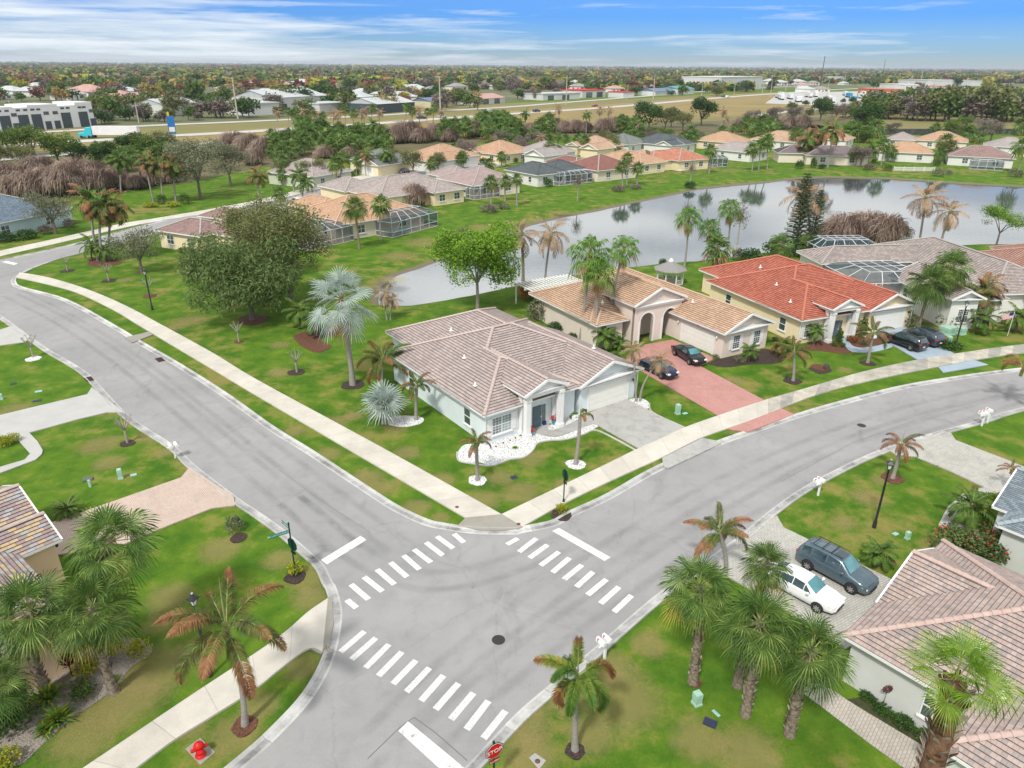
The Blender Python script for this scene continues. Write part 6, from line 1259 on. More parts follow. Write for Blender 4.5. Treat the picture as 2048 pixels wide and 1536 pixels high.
# pollarded crape myrtles
t = MB(); rg = random.Random(13); t.tube([(0, 0, 0), (0.03, 0, 1.0)], [0.09, 0.07], 6)
for k in range(9):
    a = k * 0.7; e = Vector((math.cos(a) * 0.55, math.sin(a) * 0.55, 1.75 + 0.1 * (k % 3))); t.tube([(0.03, 0, 0.95), (e * 0.6 + Vector((0, 0, 0.45))), e], [0.04, 0.03, 0.022], 4)
    for j in range(3): t.tube([e, e + Vector((rg.uniform(-.2, .2), rg.uniform(-.2, .2), rg.uniform(.1, .25)))], [0.02, 0.008], 3, 0, False)
pom = t.mesh('crape_myrtle', M_barkl)
for b, lab in (((67, 715), 'pollarded bare sapling in a white gravel ring'), ((255, 886), 'pollarded bare sapling beside the left road kerb'), ((478, 684), 'pollarded bare sapling on the lawn below the weeping tree'), ((594, 745), 'pollarded bare sapling near the sidewalk left of the silver palm'), ((218, 562), 'pollarded sapling on the lawn beside the bend'), ((135, 542), 'pollarded sapling nearest the bend'), ((301, 593), 'pollarded sapling behind the street lamp at the bend')):
    p = g(*b); o = obj_from(pom, 'bare_sapling', (p[0], p[1], 0), rnd.uniform(0, 6), rnd.uniform(1.0, 1.25)); tag(o, lab, 'tree')

# frost-killed drooping clumps
def clump_mesh(seed, n=1300):
    rg = random.Random(seed); mb = MB()
    for i in range(n):
        a = rg.uniform(0, 6.283); r0 = rg.random() ** 0.5 * 1.7; b = Vector((r0 * math.cos(a), r0 * math.sin(a), 0)); h = 3.1 * (1 - (r0 / 2.6) ** 2) * rg.uniform(0.75, 1.1)
        o = Vector((math.cos(a + rg.uniform(-1, 1)), math.sin(a + rg.uniform(-1, 1)), 0)); pts = []
        out_ = rg.uniform(0.4, 1.3); fall = rg.uniform(0.45, 1.2)
        for k in range(6):
            u = k / 5; pts.append(b + Vector((0, 0, h * (0.66 + 0.72 * u - fall * u * u * u))) + o * out_ * u ** 1.3)
        w = Vector((-o.y, o.x, 0)) * rg.uniform(0.018, 0.04); lat = w * rg.uniform(-9, 9); mb.grid([[p - w * (1.2 - .15 * k) + lat * (k / 5) ** 2, p + w * (1.2 - .15 * k) + lat * (k / 5) ** 2 - Vector((0, 0, 0.03))] for k, p in enumerate(pts)], 0 if rg.random() > 0.06 else 1, False)
    leaf_cloud(mb, [(0, 0, 0.7, 1.9, 1.9, 1.2)], 300, 0.4, rg, 2, weep=0.8)
    return mb.mesh('withered_clump', [L_clump, L_dead, G_oak])
CL = [clump_mesh(s) for s in (81, 82, 83)]
def clump(lab, b, rpx, group=None, world=None):
    p = world or g(*b); s = rpx * dist_of(p) / FPX / 2.4; o = obj_from(CL[rnd.randrange(3)], 'withered_shrub', (p[0], p[1], 0), rnd.uniform(0, 6.28), (s, s, s * rnd.uniform(0.9, 1.15))); tag(o, lab, 'shrub', group)
for x, y, r in ((20, 398, 28), (62, 395, 30), (100, 390, 32), (138, 392, 32), (172, 388, 30), (205, 384, 28), (232, 378, 24), (10, 372, 26), (85, 368, 28), (150, 368, 30), (190, 366, 26), (42, 372, 24), (228, 362, 18), (275, 378, 18), (300, 372, 18), (340, 366, 18)): clump('withered brown drooping shrub in the bank left of the pale oaks', (x, y), r * 1.12, 'withered shrubs of the left bank')
for x, y, r in ((548, 300, 18), (565, 295, 18), (1000, 285, 12), (1040, 275, 13), (1065, 268, 14), (1130, 264, 14), (1205, 264, 14), (1480, 262, 14), (1510, 262, 15), (1540, 258, 15), (1570, 256, 14), (1600, 256, 14), (765, 300, 16), (470, 300, 20), (500, 305, 22), (528, 308, 20), (510, 328, 16), (450, 305, 16), (790, 285, 20), (815, 282, 24), (840, 284, 18), (870, 280, 18), (898, 282, 14), (945, 272, 16), (960, 270, 12), (1085, 262, 14), (1105, 262, 16), (1150, 264, 14), (1170, 264, 12), (1225, 262, 15), (1245, 264, 14), (650, 315, 14), (700, 315, 14)): clump('withered brown shrub in the thicket behind the back row of houses', (x, y + 2), r * 1.3, 'withered shrubs behind the back row')
clump('big withered brown clump between the mauve roof and the pool cage', (828, 412), 32); clump('left half of the withered hedge behind the grey courtyard house', (1680, 492), 44); clump('right half of the withered hedge behind the grey courtyard house', (1765, 492), 40); clump('withered clump ending the hedge behind the grey roof', (1725, 484), 40)

# shrubs
def shrub_mesh(seed, mats, n=520, size=0.16, flat=0.85, shell=0.65, blobs=None):
    rg = random.Random(seed); mb = MB(); leaf_cloud(mb, blobs or ([(0, 0, 0.5, 0.85, 0.85, 0.6)] + [(rg.uniform(-.4, .4), rg.uniform(-.4, .4), rg.uniform(.45, .75), .5, .5, .45) for _ in range(5)]), n, size, rg, (0, 1), shell=shell)
    return mb.mesh('shrub', mats)
S_yel = shrub_mesh(91, [G_yel, G_mid]); S_grn = shrub_mesh(92, [G_mid, G_dark]); S_drk = shrub_mesh(93, [G_dark, G_mid], 700, 0.15); S_oliv = shrub_mesh(94, [G_grey, G_oliv]); S_rust = shrub_mesh(95, [G_rust, G_oliv], 700); S_flw = shrub_mesh(96, [G_weep, leafmat('red flower', [(0.6, 0.02, 0.03), (0.75, 0.05, 0.06)])], 1500, 0.11)
S_bare = shrub_mesh(97, [G_bare, G_grey], 500)
rg = random.Random(98); mb = MB()
for i in range(90):
    a = rg.uniform(0, 6.28); e = R(rg.uniform(15, 80)); d = Vector((math.cos(a) * math.cos(e), math.sin(a) * math.cos(e), math.sin(e))); L = rg.uniform(0.6, 1.0); w_ = Vector((-d.y, d.x, 0)).normalized() * 0.045
    mb.face([-w_ * .6, d * L * .55 - w_, d * L + Vector((0, 0, -.25 * L)), d * L * .55 + w_, w_ * .6], 0 if rg.random() > .3 else 1)
S_blade = mb.mesh('blade_plant', [L_wash, G_yel])
mb = MB()
for i in range(26):
    a = rg.uniform(0, 6.28); e = R(rg.uniform(20, 75)); d = Vector((math.cos(a) * math.cos(e), math.sin(a) * math.cos(e), math.sin(e))); o_ = Vector((0, 0, 0.35)); w_ = Vector((-d.y, d.x, 0)).normalized() * 0.06; L = rg.uniform(.35, .6)
    mb.face([o_, o_ + d * L * .5 - w_, o_ + d * L, o_ + d * L * .5 + w_])
mb.tube([(0, 0, 0), (0, 0, .4)], .03, 4); S_ti = mb.mesh('ti_plant', leafmat('crimson leaf', [(0.14, 0.01, 0.02), (0.30, 0.02, 0.04), (0.42, 0.05, 0.06)]))
def shrub(lab, b, rpx, me, name='shrub', sz=1.0, cat='shrub', group=None, world=None, R_=1.05):
    p = world or g(*b); s = rpx * dist_of(p) / FPX / R_ * (1.3 if b[0] < 320 and b[1] > 1200 else 1); o = obj_from(me, name, (p[0], p[1], gz(*p)), rnd.uniform(0, 6.28), (s, s, s * sz)); return tag(o, lab, cat, group)
for lab, b, r, me, sz in (('round yellow bush at the foot of the left street sign', (592, 1146), 20, S_yel, 1.2), ('yellow green bush under the stop sign at the corner sidewalk', (1123, 1026), 16, S_yel, 1.2), ('round yellow bush at the end of the soil bed', (282, 1310), 20, S_yel, 1.1), ('yellow green bush beside the sandy palm trunk', (225, 1310), 19, S_yel, 1.3),
    ('low green yellow bush before the peach wall', (172, 1350), 20, S_yel, 1.0), ('green bush between the two palm trunks', (165, 1392), 22, S_grn, 0.9), ('yellow bush in the bottom left corner', (12, 1530), 22, S_yel, 1.0), ('dark bush at the left edge of the soil bed', (20, 1450), 40, S_drk, 0.9), ('orange yellow shrub under the tall sabal palm', (238, 1262), 20, S_yel, 1.4),
    ('leafy bush in mulch beside the left road', (470, 1062), 20, S_oliv, 1.5), ('orange rusty shrub at the lake behind the corner house', (1062, 598), 36, S_rust, 1.0), ('grey green bush against the arch house wall', (1082, 640), 34, S_oliv, 1.3), ('dark hedge clump in front of the arch house side wall', (1110, 662), 20, S_drk, 0.9), ('low bush along the arch house side wall', (1145, 678), 14, S_drk, 0.9),
    ('round clipped bush before the white courtyard house, left', (1895, 652), 28, S_grn, 1.1), ('round clipped bush before the white courtyard house, right', (1922, 650), 22, S_grn, 1.1), ('dark hedge beside the utility boxes', (1900, 698), 26, S_drk, 0.6), ('tall egg shaped topiary bush at the red roofed house', (1721, 676), 14, S_grn, 2.6), ('dark slim topiary before the white columns', (1675, 690), 9, S_drk, 3.4), ('rusty bush at the red roofed house entrance', (1704, 684), 14, S_rust, 0.9),
    ('small green bush in red mulch left', (1668, 692), 9, S_grn, 0.9), ('small green bush in red mulch right', (1728, 690), 10, S_grn, 0.9), ('dark clipped hedge left of the yellow house, front part', (1590, 706), 14, S_drk, 0.8), ('dark clipped hedge left of the yellow house, middle part', (1570, 694), 13, S_drk, 0.8), ('dark clipped hedge left of the yellow house, rear part', (1552, 684), 12, S_drk, 0.8),
    ('grey bush under the arch house windows', (1478, 724), 14, S_oliv, 0.8), ('small round bush at the arch house garage corner', (1431, 718), 9, S_oliv, 1.0), ('flowering bush mass beside the pinkish roof, left', (1900, 1105), 46, S_flw, 1.0), ('flowering bush mass beside the pinkish roof, middle', (1960, 1120), 50, S_flw, 1.0), ('flowering bush mass at the right photo edge', (2030, 1110), 50, S_flw, 1.0), ('flowering bush behind the others near the grey wall', (2000, 1085), 40, S_flw, 1.0),
    ('twiggy low bush beside the pinkish roof edge', (1940, 1148), 30, S_bare, 0.8), ('yellow hedge beside the blue grey shingle roof', (1965, 1015), 16, S_yel, 1.0), ('yellow hedge behind it along the curved walk', (1985, 1003), 15, S_yel, 1.0), ('yellow hedge at the left photo edge', (8, 893), 16, S_yel, 1.1), ('yellow hedge end beside the left driveway', (28, 884), 14, S_yel, 1.1),
    ('green bush under the wall of the pale grey house, upper', (1765, 1425), 20, S_drk, 0.7), ('green bush under the wall of the pale grey house, middle', (1805, 1450), 22, S_drk, 0.7), ('green bush under the wall of the pale grey house, lower', (1850, 1480), 22, S_drk, 0.7), ('small bushes at the palm foot beside the grey wall', (1735, 1398), 18, S_drk, 0.7),
    ('round bush below the bare cypress on the far shore', (1380, 374), 14, S_drk, 0.9), ('reedy brown mound under the sabal palms on the lake lawn', (1236, 383), 18, S_bare, 0.6), ('second reedy mound under the sabal palms on the lake lawn', (1272, 378), 16, S_bare, 0.5), ('reedy mound under the sabal palm by the porch', (978, 424), 24, S_bare, 0.6), ('green mound beside the reedy one by the porch', (1008, 418), 16, S_oliv, 0.7),
    ('grassy mound on the right shore left of the fence', (1738, 340), 15, S_bare, 0.7), ('round green bush left of the picket fence', (1773, 342), 12, S_grn, 0.9), ('reedy bush right of the picket fence', (1875, 352), 14, S_oliv, 0.9), ('yellow reedy bush right of it', (1897, 350), 8, S_bare, 1.0), ('reedy bush near the right photo edge on the shore', (2030, 354), 16, S_oliv, 0.7), ('round bush at the white wall of the dark roofed house', (1097, 374), 12, S_drk, 1.3),
    ('dark conical bush left of the brown palm trunk', (1598, 338), 10, S_drk, 1.5), ('dark conical bush right of the brown palm trunk', (1626, 336), 8, S_drk, 2.2), ('low dark bush at the cream wall', (1643, 338), 9, S_drk, 0.9), ('bush at the corner of the cream wall', (1718, 328), 9, S_drk, 0.8), ('bush in front of the white hip house corner', (1872, 332), 9, S_grn, 1.2),
    ('dark bush at the near shore left of the pine', (1325, 530), 10, S_drk, 1.3), ('dark bushes behind the red roof at the shore', (1500, 522), 26, S_drk, 0.9), ('leafy bushes left of them at the shore', (1475, 520), 18, S_oliv, 1.2), ('dark green mass behind the pines', (1545, 510), 26, S_drk, 1.0), ('dark green mass under the norfolk pines', (1592, 512), 30, S_drk, 1.0), ('green shrub right behind the red roof', (1650, 505), 24, S_drk, 0.9),
    ('low dark box hedge at the light blue house, left', (12, 484), 20, S_drk, 0.8), ('low dark box hedge at the light blue house, right', (54, 478), 22, S_drk, 0.7), ('grey leafless bush at the light blue wall', (92, 468), 16, S_bare, 0.9), ('round grey bush at the light blue house corner', (140, 455), 14, S_bare, 1.0), ('dark bush behind the brown wall lamp hedge at the pool cage', (640, 430), 12, S_drk, 1.0),
    ('rose bush left on the near side of the palm thicket', (1232, 716), 12, S_drk, 0.8), ('yellow flower bed under the trio across the street, left', (300, 414), 16, S_yel, 0.5), ('yellow flower bed under the trio across the street, right', (345, 413), 16, S_yel, 0.5), ('green shrub at the foot of the trio across the street', (370, 408), 14, S_grn, 1.3), ('second green shrub at the foot of the trio across the street', (322, 408), 14, S_grn, 1.1),
    ('green hedge of the yellow house in the back row', (704, 352), 10, S_grn, 0.8), ('round bush beside the yellow door house', (746, 346), 8, S_drk, 1.1), ('low bush by the air conditioner', (370, 505), 16, S_drk, 0.6), ('scruffy brown bush on the lawn above the bright green tree', (925, 470), 16, S_bare, 0.8), ('dark shrub at the red roofed house right corner', (1818, 655), 16, S_oliv, 1.4), ('bush on the mulch island before the red roofed house', (1652, 738), 9, S_bare, 1.2), ('green bush by the white columns', (1684, 694), 8, S_grn, 1.0)):
    shrub(lab, b, r, me, 'shrub', sz)
for lab, b, r in (('leafy blade plant at the foot of the booted palm', (97, 1400), 38), ('yellow green blade plant in front of it', (118, 1445), 36), ('low blade plant at the bed front', (92, 1465), 24), ('small blade plant right of the sandy trunk', (228, 1362), 16)): shrub(lab, b, r, S_blade, 'blade_plant', 1.0, 'plant')
for lab, b, r in (('crimson leaved plant left against the peach wall', (145, 1352), 18), ('crimson leaved plant right against the peach wall', (178, 1318), 16), ('rust crimson plant between the two', (150, 1335), 16)): shrub(lab, b, r, S_ti, 'ti_plant', 1.6, 'plant', R_=0.6)
for i, b in enumerate(((992, 895), (1007, 888), (1020, 883), (1031, 878), (1041, 873), (1030, 897))): shrub('small reddish succulent in the white gravel under the front window' if i < 5 else 'larger spiky succulent in the white gravel', b, 4 if i < 5 else 7, S_ti if i < 5 else S_blade, 'succulent', 0.8, 'plant', 'succulents in the white gravel' if i < 5 else None, R_=0.6)

rg2 = random.Random(77)
GP = [(rg2.uniform(x0, x1), rg2.uniform(y0, y1)) for x0, x1, y0, y1, n in ((560, 700, 350, 372, 9), (700, 870, 334, 352, 10), (860, 1000, 318, 345, 14), (1000, 1110, 292, 335, 16), (1000, 1250, 300, 312, 12), (1240, 1420, 282, 298, 14), (1420, 1600, 280, 300, 14), (1600, 1760, 268, 288, 12), (1760, 2048, 262, 285, 12), (1700, 1760, 325, 338, 3), (1880, 1900, 320, 335, 2)) for _ in range(n)]
for i, (x, y) in enumerate(GP):
    if i % 3 == 0: palm('sabal_palm', 'small sabal palm planted between the lake houses', 'palm', (x, y), (x + rg2.uniform(-2, 2), y - rg2.uniform(16, 30)), rg2.uniform(11, 17), C_SABL, M_tgrey, 0.15, group='small sabal palms between the lake houses')
    elif i % 3 == 1: shrub('rounded garden bush between the lake houses', (x, y), rg2.uniform(7, 12), rg2.choice((S_grn, S_drk)), 'shrub', 1.0, group='garden bushes between the lake houses')
    else:
        o = put_tree('broadleaf_tree', 'small leafy garden tree between the lake houses', 'tree', (x, y), *rg2.choice(((tml, cml), (tmk, cmk), (tmb, cmb))), rg2.uniform(.6, .95), group='small garden trees between the lake houses')
# ---------------------------------------------------------------- cars
def carpaint(name, c, rough=0.22, metal=0.3):
    t = NT(name); t.b.inputs['Base Color'].default_value = (*c, 1); n1 = t.noise(3, 4); r = t.ramp(n1, 'Fac', [(0.3, tuple(x * 0.92 for x in c)), (0.7, c)]); t.l(r, 0, t.b, 'Base Color')
    t.b.inputs['Coat Weight'].default_value = 0.6; t.b.inputs['Coat Roughness'].default_value = 0.08; return t.fin(rough, metal, 0.5)
M_tyre = simple('tyre rubber', (0.025, 0.025, 0.027), rough=0.85); M_rim = simple('alloy wheel', (0.50, 0.51, 0.53), (0.40, 0.41, 0.43), 4, 0.3, 0.8)
M_cglass = glassm('car glass', (0.03, 0.06, 0.07), 0.04, 1.0); M_wshield = glassm('windscreen glass', (0.06, 0.20, 0.23), 0.04, 1.0)
M_lamp = glassm('headlight glass', (0.65, 0.66, 0.62), 0.1); M_tail = glassm('tail light', (0.50, 0.02, 0.02), 0.15); M_plate = simple('licence plate', (0.75, 0.75, 0.72)); M_plast = simple('dark plastic', (0.03, 0.03, 0.032), rough=0.6)
CARS = {'sedan': dict(L=4.8, W=1.84, st=[(-2.4, .42, .62, .70, .70, .62), (-2.3, .28, .80, .78, .78, .86), (-1.75, .22, .97, .72, 1.02, .92), (-1.05, .2, .98, .64, 1.36, .92), (-.25, .2, .96, .63, 1.46, .92), (.45, .2, .94, .63, 1.40, .92), (1.15, .2, .92, .74, 1.00, .92), (1.75, .22, .84, .74, .90, .90), (2.25, .28, .70, .72, .74, .80), (2.4, .42, .56, .58, .60, .60)], roof=(3, 5), wheels=(-1.4, 1.45), wr=.33),
        'suv': dict(L=4.7, W=1.86, st=[(-2.35, .45, .85, .70, .90, .80), (-2.28, .32, 1.02, .78, 1.10, .90), (-2.0, .26, 1.08, .68, 1.58, .93), (-1.4, .25, 1.08, .66, 1.70, .93), (-.4, .25, 1.06, .66, 1.74, .93), (.45, .25, 1.04, .65, 1.66, .93), (1.10, .25, 1.02, .76, 1.12, .93), (1.7, .26, .95, .76, 1.01, .92), (2.2, .32, .82, .74, .86, .84), (2.35, .48, .66, .6, .70, .66)], roof=(2, 5), wheels=(-1.4, 1.42), wr=.36)}
def car(label, kind, loc, rz, paint, cat='car', group=None, name='parked_car', rack=False, cloth=False, sc=1.0, plate=True):
    K = CARS[kind]; W2 = K['W'] / 2; st = K['st']; a, b = K['roof']
    root = empty(name, (loc[0], loc[1], 0.1), rz, label, cat, group); root.scale = (sc,) * 3
    rows = []
    for (x, zb, zs, wr, zr, wf) in st:
        w = W2 * wf; wr_ = W2 * wr
        rows.append([(x, -wr_ * .55, zr), (x, -wr_ * .9, zr - .03), (x, -wr_, zr - .08 if zr > zs + .2 else zr - .02), (x, -w * .97, zs + .01), (x, -w, zs - .10), (x, -w * 1.02, (zb + zs) / 2), (x, -w * .98, zb + .08), (x, -w * .85, zb),
                     (x, w * .85, zb), (x, w * .98, zb + .08), (x, w * 1.02, (zb + zs) / 2), (x, w, zs - .10), (x, w * .97, zs + .01), (x, wr_, zr - .08 if zr > zs + .2 else zr - .02), (x, wr_ * .9, zr - .03), (x, wr_ * .55, zr), (x, 0, zr + .015)])
    m = MB(); m.grid(rows, 0, True, closed=True); m.face(rows[0]); m.face(rows[-1][::-1])
    for wx in K['wheels']:
        for s in (-1, 1): m.lathe([(K['wr'] * 1.16, 0)], (0, 0, 0), 3) if False else None
    body = m.build('body', [paint], root)
    V = lambda i, j: Vector(rows[i][j])
    def pane(nm, P, off, mat, shrink=0.08):
        c = sum(P, Vector()) / len(P); n = (P[1] - P[0]).cross(P[-1] - P[0]).normalized()
        if n.dot(c - Vector((0, 0, .7))) < 0: n = -n
        q = MB(); Q = [p.lerp(c, shrink) + n * off for p in P]; q.face(Q); 
        for k in range(len(Q)): q.face([Q[k], Q[(k + 1) % len(Q)], Q[(k + 1) % len(Q)] - n * .03, Q[k] - n * .03])
        q.build(nm, mat, root)
    pane('windscreen', [V(b, 1), V(b, 14), V(b + 1, 14).lerp(V(b + 1, 13), .5), V(b + 1, 1).lerp(V(b + 1, 2), .5)], .04, M_wshield, .06)
    ra = a - 1
    pane('rear_window', [V(a, 1), V(a, 14), V(ra, 14), V(ra, 1)], .04, M_cglass, .10)
    for s, (j0, j1) in ((-1, (3, 2)), (1, (12, 13))):
        for i in range(a, b): pane('side_window', [V(i, j0), V(i + 1, j0), V(i + 1, j1), V(i, j1)], .012, M_cglass, .07)
        pane('side_window', [V(b, j0), V(b + 1, j0).lerp(V(b, j0), .25), V(b, j1)], .012, M_cglass, .10)
        if kind == 'sedan': pane('side_window', [V(a, j0), V(a - 1, j0).lerp(V(a, j0), .35), V(a, j1)], .012, M_cglass, .10)
        q = MB(); x_ = (st[b][0] + st[b + 1][0]) / 2; q.lathe([(.02, -.09), (.09, -.05), (.09, .05), (.02, .08)], (x_, s * (W2 * .92 + .14), st[b + 1][2] + .12), 8); q.bar((x_, s * W2 * .85, st[b + 1][2] + .06), (x_, s * (W2 * .92 + .1), st[b + 1][2] + .1), .05); q.build('side_mirror', paint, root)
        q = MB(); xf = st[-2][0]; q.face([(xf + .02, s * W2 * .48, .70), (xf - .1, s * W2 * .80, .70), (xf - .28, s * W2 * .86, .80), (xf - .12, s * W2 * .5, .82)][::-s] if False else [(xf + .06, s * W2 * .45, .62), (xf - .0, s * W2 * .80, .64), (xf - .22, s * W2 * .92, .78), (xf + .0, s * W2 * .5, .78)]); q.box(xf - .1, xf + .09, s * W2 * .62 - .16, s * W2 * .62 + .16, .62, .74); q.build('headlight', M_lamp, root)
        q = MB(); xr = st[1][0]; q.box(xr - .06, xr + .12, s * W2 * .68 - .17, s * W2 * .68 + .17, st[1][2] - .16, st[1][2] + .02); q.build('tail_light', M_tail, root)
        q = MB()
        for wx in K['wheels']:
            q2 = MB(); y = s * (W2 - .09); M = Matrix.Translation((wx, y, K['wr'])) @ Matrix.Rotation(R(90), 4, 'X'); n0 = len(q2.v)
            q2.lathe([(K['wr'] * .55, -.12), (K['wr'] * .93, -.12), (K['wr'], -.08), (K['wr'], .08), (K['wr'] * .93, .12), (K['wr'] * .55, .12)], (0, 0, 0), 20); q2.v = [tuple(M @ Vector(p)) for p in q2.v]; wo = q2.build('wheel', M_tyre, root)
            q3 = MB(); 
            for sp_ in range(7):
                an = 2 * math.pi * sp_ / 7; q3.bar((0, 0, -s * .125), (K['wr'] * .6 * math.cos(an), K['wr'] * .6 * math.sin(an), -s * .11), .07, .02)
            q3.lathe([(K['wr'] * .56, -.06), (K['wr'] * .66, -.121), (K['wr'] * .66, .121), (K['wr'] * .56, .06)], (0, 0, 0), 20); q3.lathe([(K['wr'] * .57, -.05), (K['wr'] * .57, .05)], (0, 0, 0), 16)
            q3.v = [tuple(M @ Vector(p)) for p in q3.v]; q3.build('rim', M_rim, wo)
            # dark wheel arch
            q4 = MB(); arc = [(wx + K['wr'] * 1.17 * math.cos(t), s * (W2 * .93 + .022), K['wr'] + K['wr'] * 1.17 * math.sin(t)) for t in [math.pi * k / 12 for k in range(13)]]; arc += [(wx + K['wr'] * 1.0 * math.cos(t), s * (W2 * .93 + .022), K['wr'] + K['wr'] * 1.0 * math.sin(t)) for t in [math.pi * k / 12 for k in range(12, -1, -1)]]; q4.face(arc); q4.build('wheel_arch', M_plast, root)
    q = MB(); xf = st[-1][0]; q.box(xf - .03, xf + .03, -.38, .38, .42, .54); q.build('grille', M_plast, root)
    q = MB(); q.box(st[0][0] - .03, st[0][0] + .02, -.16, .16, .55, .68); q.build('number_plate', M_plate, root)
    if rack:
        zr = max(s[4] for s in st)
        for s in (-1, 1):
            q = MB(); q.tube([(-1.7, s * .52, zr - .02), (-1.6, s * .52, zr + .06), (.3, s * .52, zr + .05), (.4, s * .52, zr - .06)], .022, 6); q.build('roof_rail', M_plast, root)
        for x in (-1.5, -.9, -.3): q = MB(); q.bar((x, -.52, zr + .07), (x, .52, zr + .07), .05, .02); q.build('cross_bar', M_plast, root)
        q = MB(); q.box(-.15, .38, -.36, .36, zr - .05, zr - .012); q.build('sunroof', M_cglass, root)
    return root
P_slate = carpaint('slate blue car paint', (0.10, 0.15, 0.185)); P_white = carpaint('white car paint', (0.82, 0.83, 0.84), metal=0.0); P_black = carpaint('black car paint', (0.012, 0.013, 0.016)); P_navy = carpaint('midnight blue car paint', (0.008, 0.016, 0.06)); P_dgrey = carpaint('dark blue grey car paint', (0.05, 0.06, 0.085)); P_silv = carpaint('silver car paint', (0.45, 0.46, 0.48)); P_red = carpaint('red car paint', (0.40, 0.03, 0.03)); P_teal = carpaint('turquoise paint', (0.02, 0.48, 0.60), metal=0)
def on(p, q):  # centre and heading from the ground points of rear and front
    a, b = g(*p), g(*q); return ((a[0] + b[0]) / 2, (a[1] + b[1]) / 2), math.atan2(b[1] - a[1], b[0] - a[0])
c_, h_ = on((1603, 1118), (1740, 1192)); car('slate blue estate car with roof rack and sunroof on the white paver driveway', 'suv', c_, h_, P_slate, rack=True)
c_, h_ = on((1535, 1154), (1668, 1226)); car('white sedan parked beside the slate blue estate car', 'sedan', c_, h_, P_white)
c_, h_ = on((1284, 732), (1346, 762)); car('midnight blue sedan on the pink driveway, nearer the sidewalk', 'sedan', c_, h_, P_navy)
c_, h_ = on((1352, 704), (1402, 736)); car('black coupe with soft top in front of the white garage door', 'sedan', c_, h_, P_black)
c_, h_ = on((1838, 704), (1778, 682)); car('black crossover on the blue driveway', 'suv', c_, h_, P_black)
c_, h_ = on((1876, 697), (1812, 672)); car('dark blue grey crossover beside the black one', 'suv', c_, h_, P_dgrey, rack=True)
c_, h_ = on((610, 414), (578, 408)); car('white pickup like car on the driveway behind the sandy tan roof', 'suv', c_, h_, P_white)
c_, h_ = on((708, 378), (684, 366)); car('black truck on the driveway behind the mauve roof', 'suv', c_, h_, P_black)
c_, h_ = on((800, 350), (818, 344)); car('dark car in front of the white garage', 'sedan', c_, h_, P_dgrey); c_, h_ = on((900, 335), (920, 330)); car('dark car by the sandy tan garage', 'sedan', c_, h_, P_black)
c_, h_ = on((1012, 322), (1028, 318)); car('dark car at the left of the light grey roof', 'sedan', c_, h_, P_black)
# ---------------------------------------------------------------- lorry and traffic on the highway
def lorry(b, h, label, cab, group=None, sc=1.0, name='lorry'):
    root = empty(name, (b[0], b[1], 0.22), h, label, 'truck', group); root.scale = (sc,) * 3
    q = MB(); q.box(-16.5, -0.6, -1.3, 1.3, 1.15, 4.15); q.build('trailer', simple('white trailer', (0.72, 0.70, 0.70), (0.64, 0.62, 0.62), 0.6, 0.5), root)
    q = MB(); q.grid([[(x, -1.2, .6), (x, -1.2, zt - .25), (x, -.9, zt), (x, .9, zt), (x, 1.2, zt - .25), (x, 1.2, .6)] for x, zt in ((-.3, 3.9), (1.6, 3.75), (2.4, 2.7), (2.6, 2.1), (4.4, 1.85), (4.7, 1.1))], 0, False); q.face([(4.7, -1.2, .6), (4.7, 1.2, .6), (4.7, 1.2, .85), (4.7, .9, 1.1), (4.7, -.9, 1.1), (4.7, -1.2, .85)]); q.build('cab', cab, root)
    q = MB(); q.face([(2.42, -.95, 2.66), (2.42, .95, 2.66), (2.62, 1.0, 2.12), (2.62, -1.0, 2.12)]); q.build('windscreen', M_cglass, root)
    for x in (-15.2, -13.9, -.4, .9, 3.6):
        for s in (-1, 1): q = MB(); q.lathe([(.2, -.15), (.5, -.15), (.5, .15), (.2, .15)], (0, 0, 0), 12); M = Matrix.Translation((x, s * 1.1, .5)) @ Matrix.Rotation(R(90), 4, 'X'); q.v = [tuple(M @ Vector(p)) for p in q.v]; q.build('wheel', M_tyre, root)
    return root
lorry(g(187, 277), R(5 + 180), 'turquoise lorry with long white trailer on the highway', P_teal, sc=1.12)
def carmesh(paint, kind='sedan'):
    K = CARS[kind]; m = MB(); st = K['st']; W2 = K['W'] / 2
    rows = [[(x, -W2 * wr, zr), (x, -W2 * wf, zs), (x, -W2 * wf, zb), (x, W2 * wf, zb), (x, W2 * wf, zs), (x, W2 * wr, zr)] for x, zb, zs, wr, zr, wf in st]
    m.grid(rows, 0, False, closed=True); m.face(rows[0]); m.face(rows[-1][::-1]); a, b = K['roof']
    for i in range(a - 1, b + 1):
        for s, j in ((-1, 1), (1, 4)): m.face([Vector(rows[i][j]).lerp(Vector(rows[i][0 if j == 1 else 5]), .1) + Vector((0, s * .02, 0)), Vector(rows[i + 1][j]) + Vector((0, s * .02, .04)), Vector(rows[i + 1][0 if j == 1 else 5]) + Vector((0, s * .02, -.08)), Vector(rows[i][0 if j == 1 else 5]) + Vector((0, s * .02, -.08))], 1)
    for wx in K['wheels']:
        for s in (-1, 1): n0 = len(m.v); m.lathe([(.0, -.1), (.33, -.1), (.33, .1), (.0, .1)], (0, 0, 0), 10, 2); M = Matrix.Translation((wx, s * W2 * .9, .33)) @ Matrix.Rotation(R(90), 4, 'X'); m.v[n0:] = [tuple(M @ Vector(p)) for p in m.v[n0:]]
    return m.mesh('car', [paint, M_cglass, M_tyre])
CM = {'silver': carmesh(P_silv), 'white': carmesh(P_white, 'suv'), 'red': carmesh(P_red), 'blue': carmesh(P_dgrey, 'suv'), 'black': carmesh(P_black)}
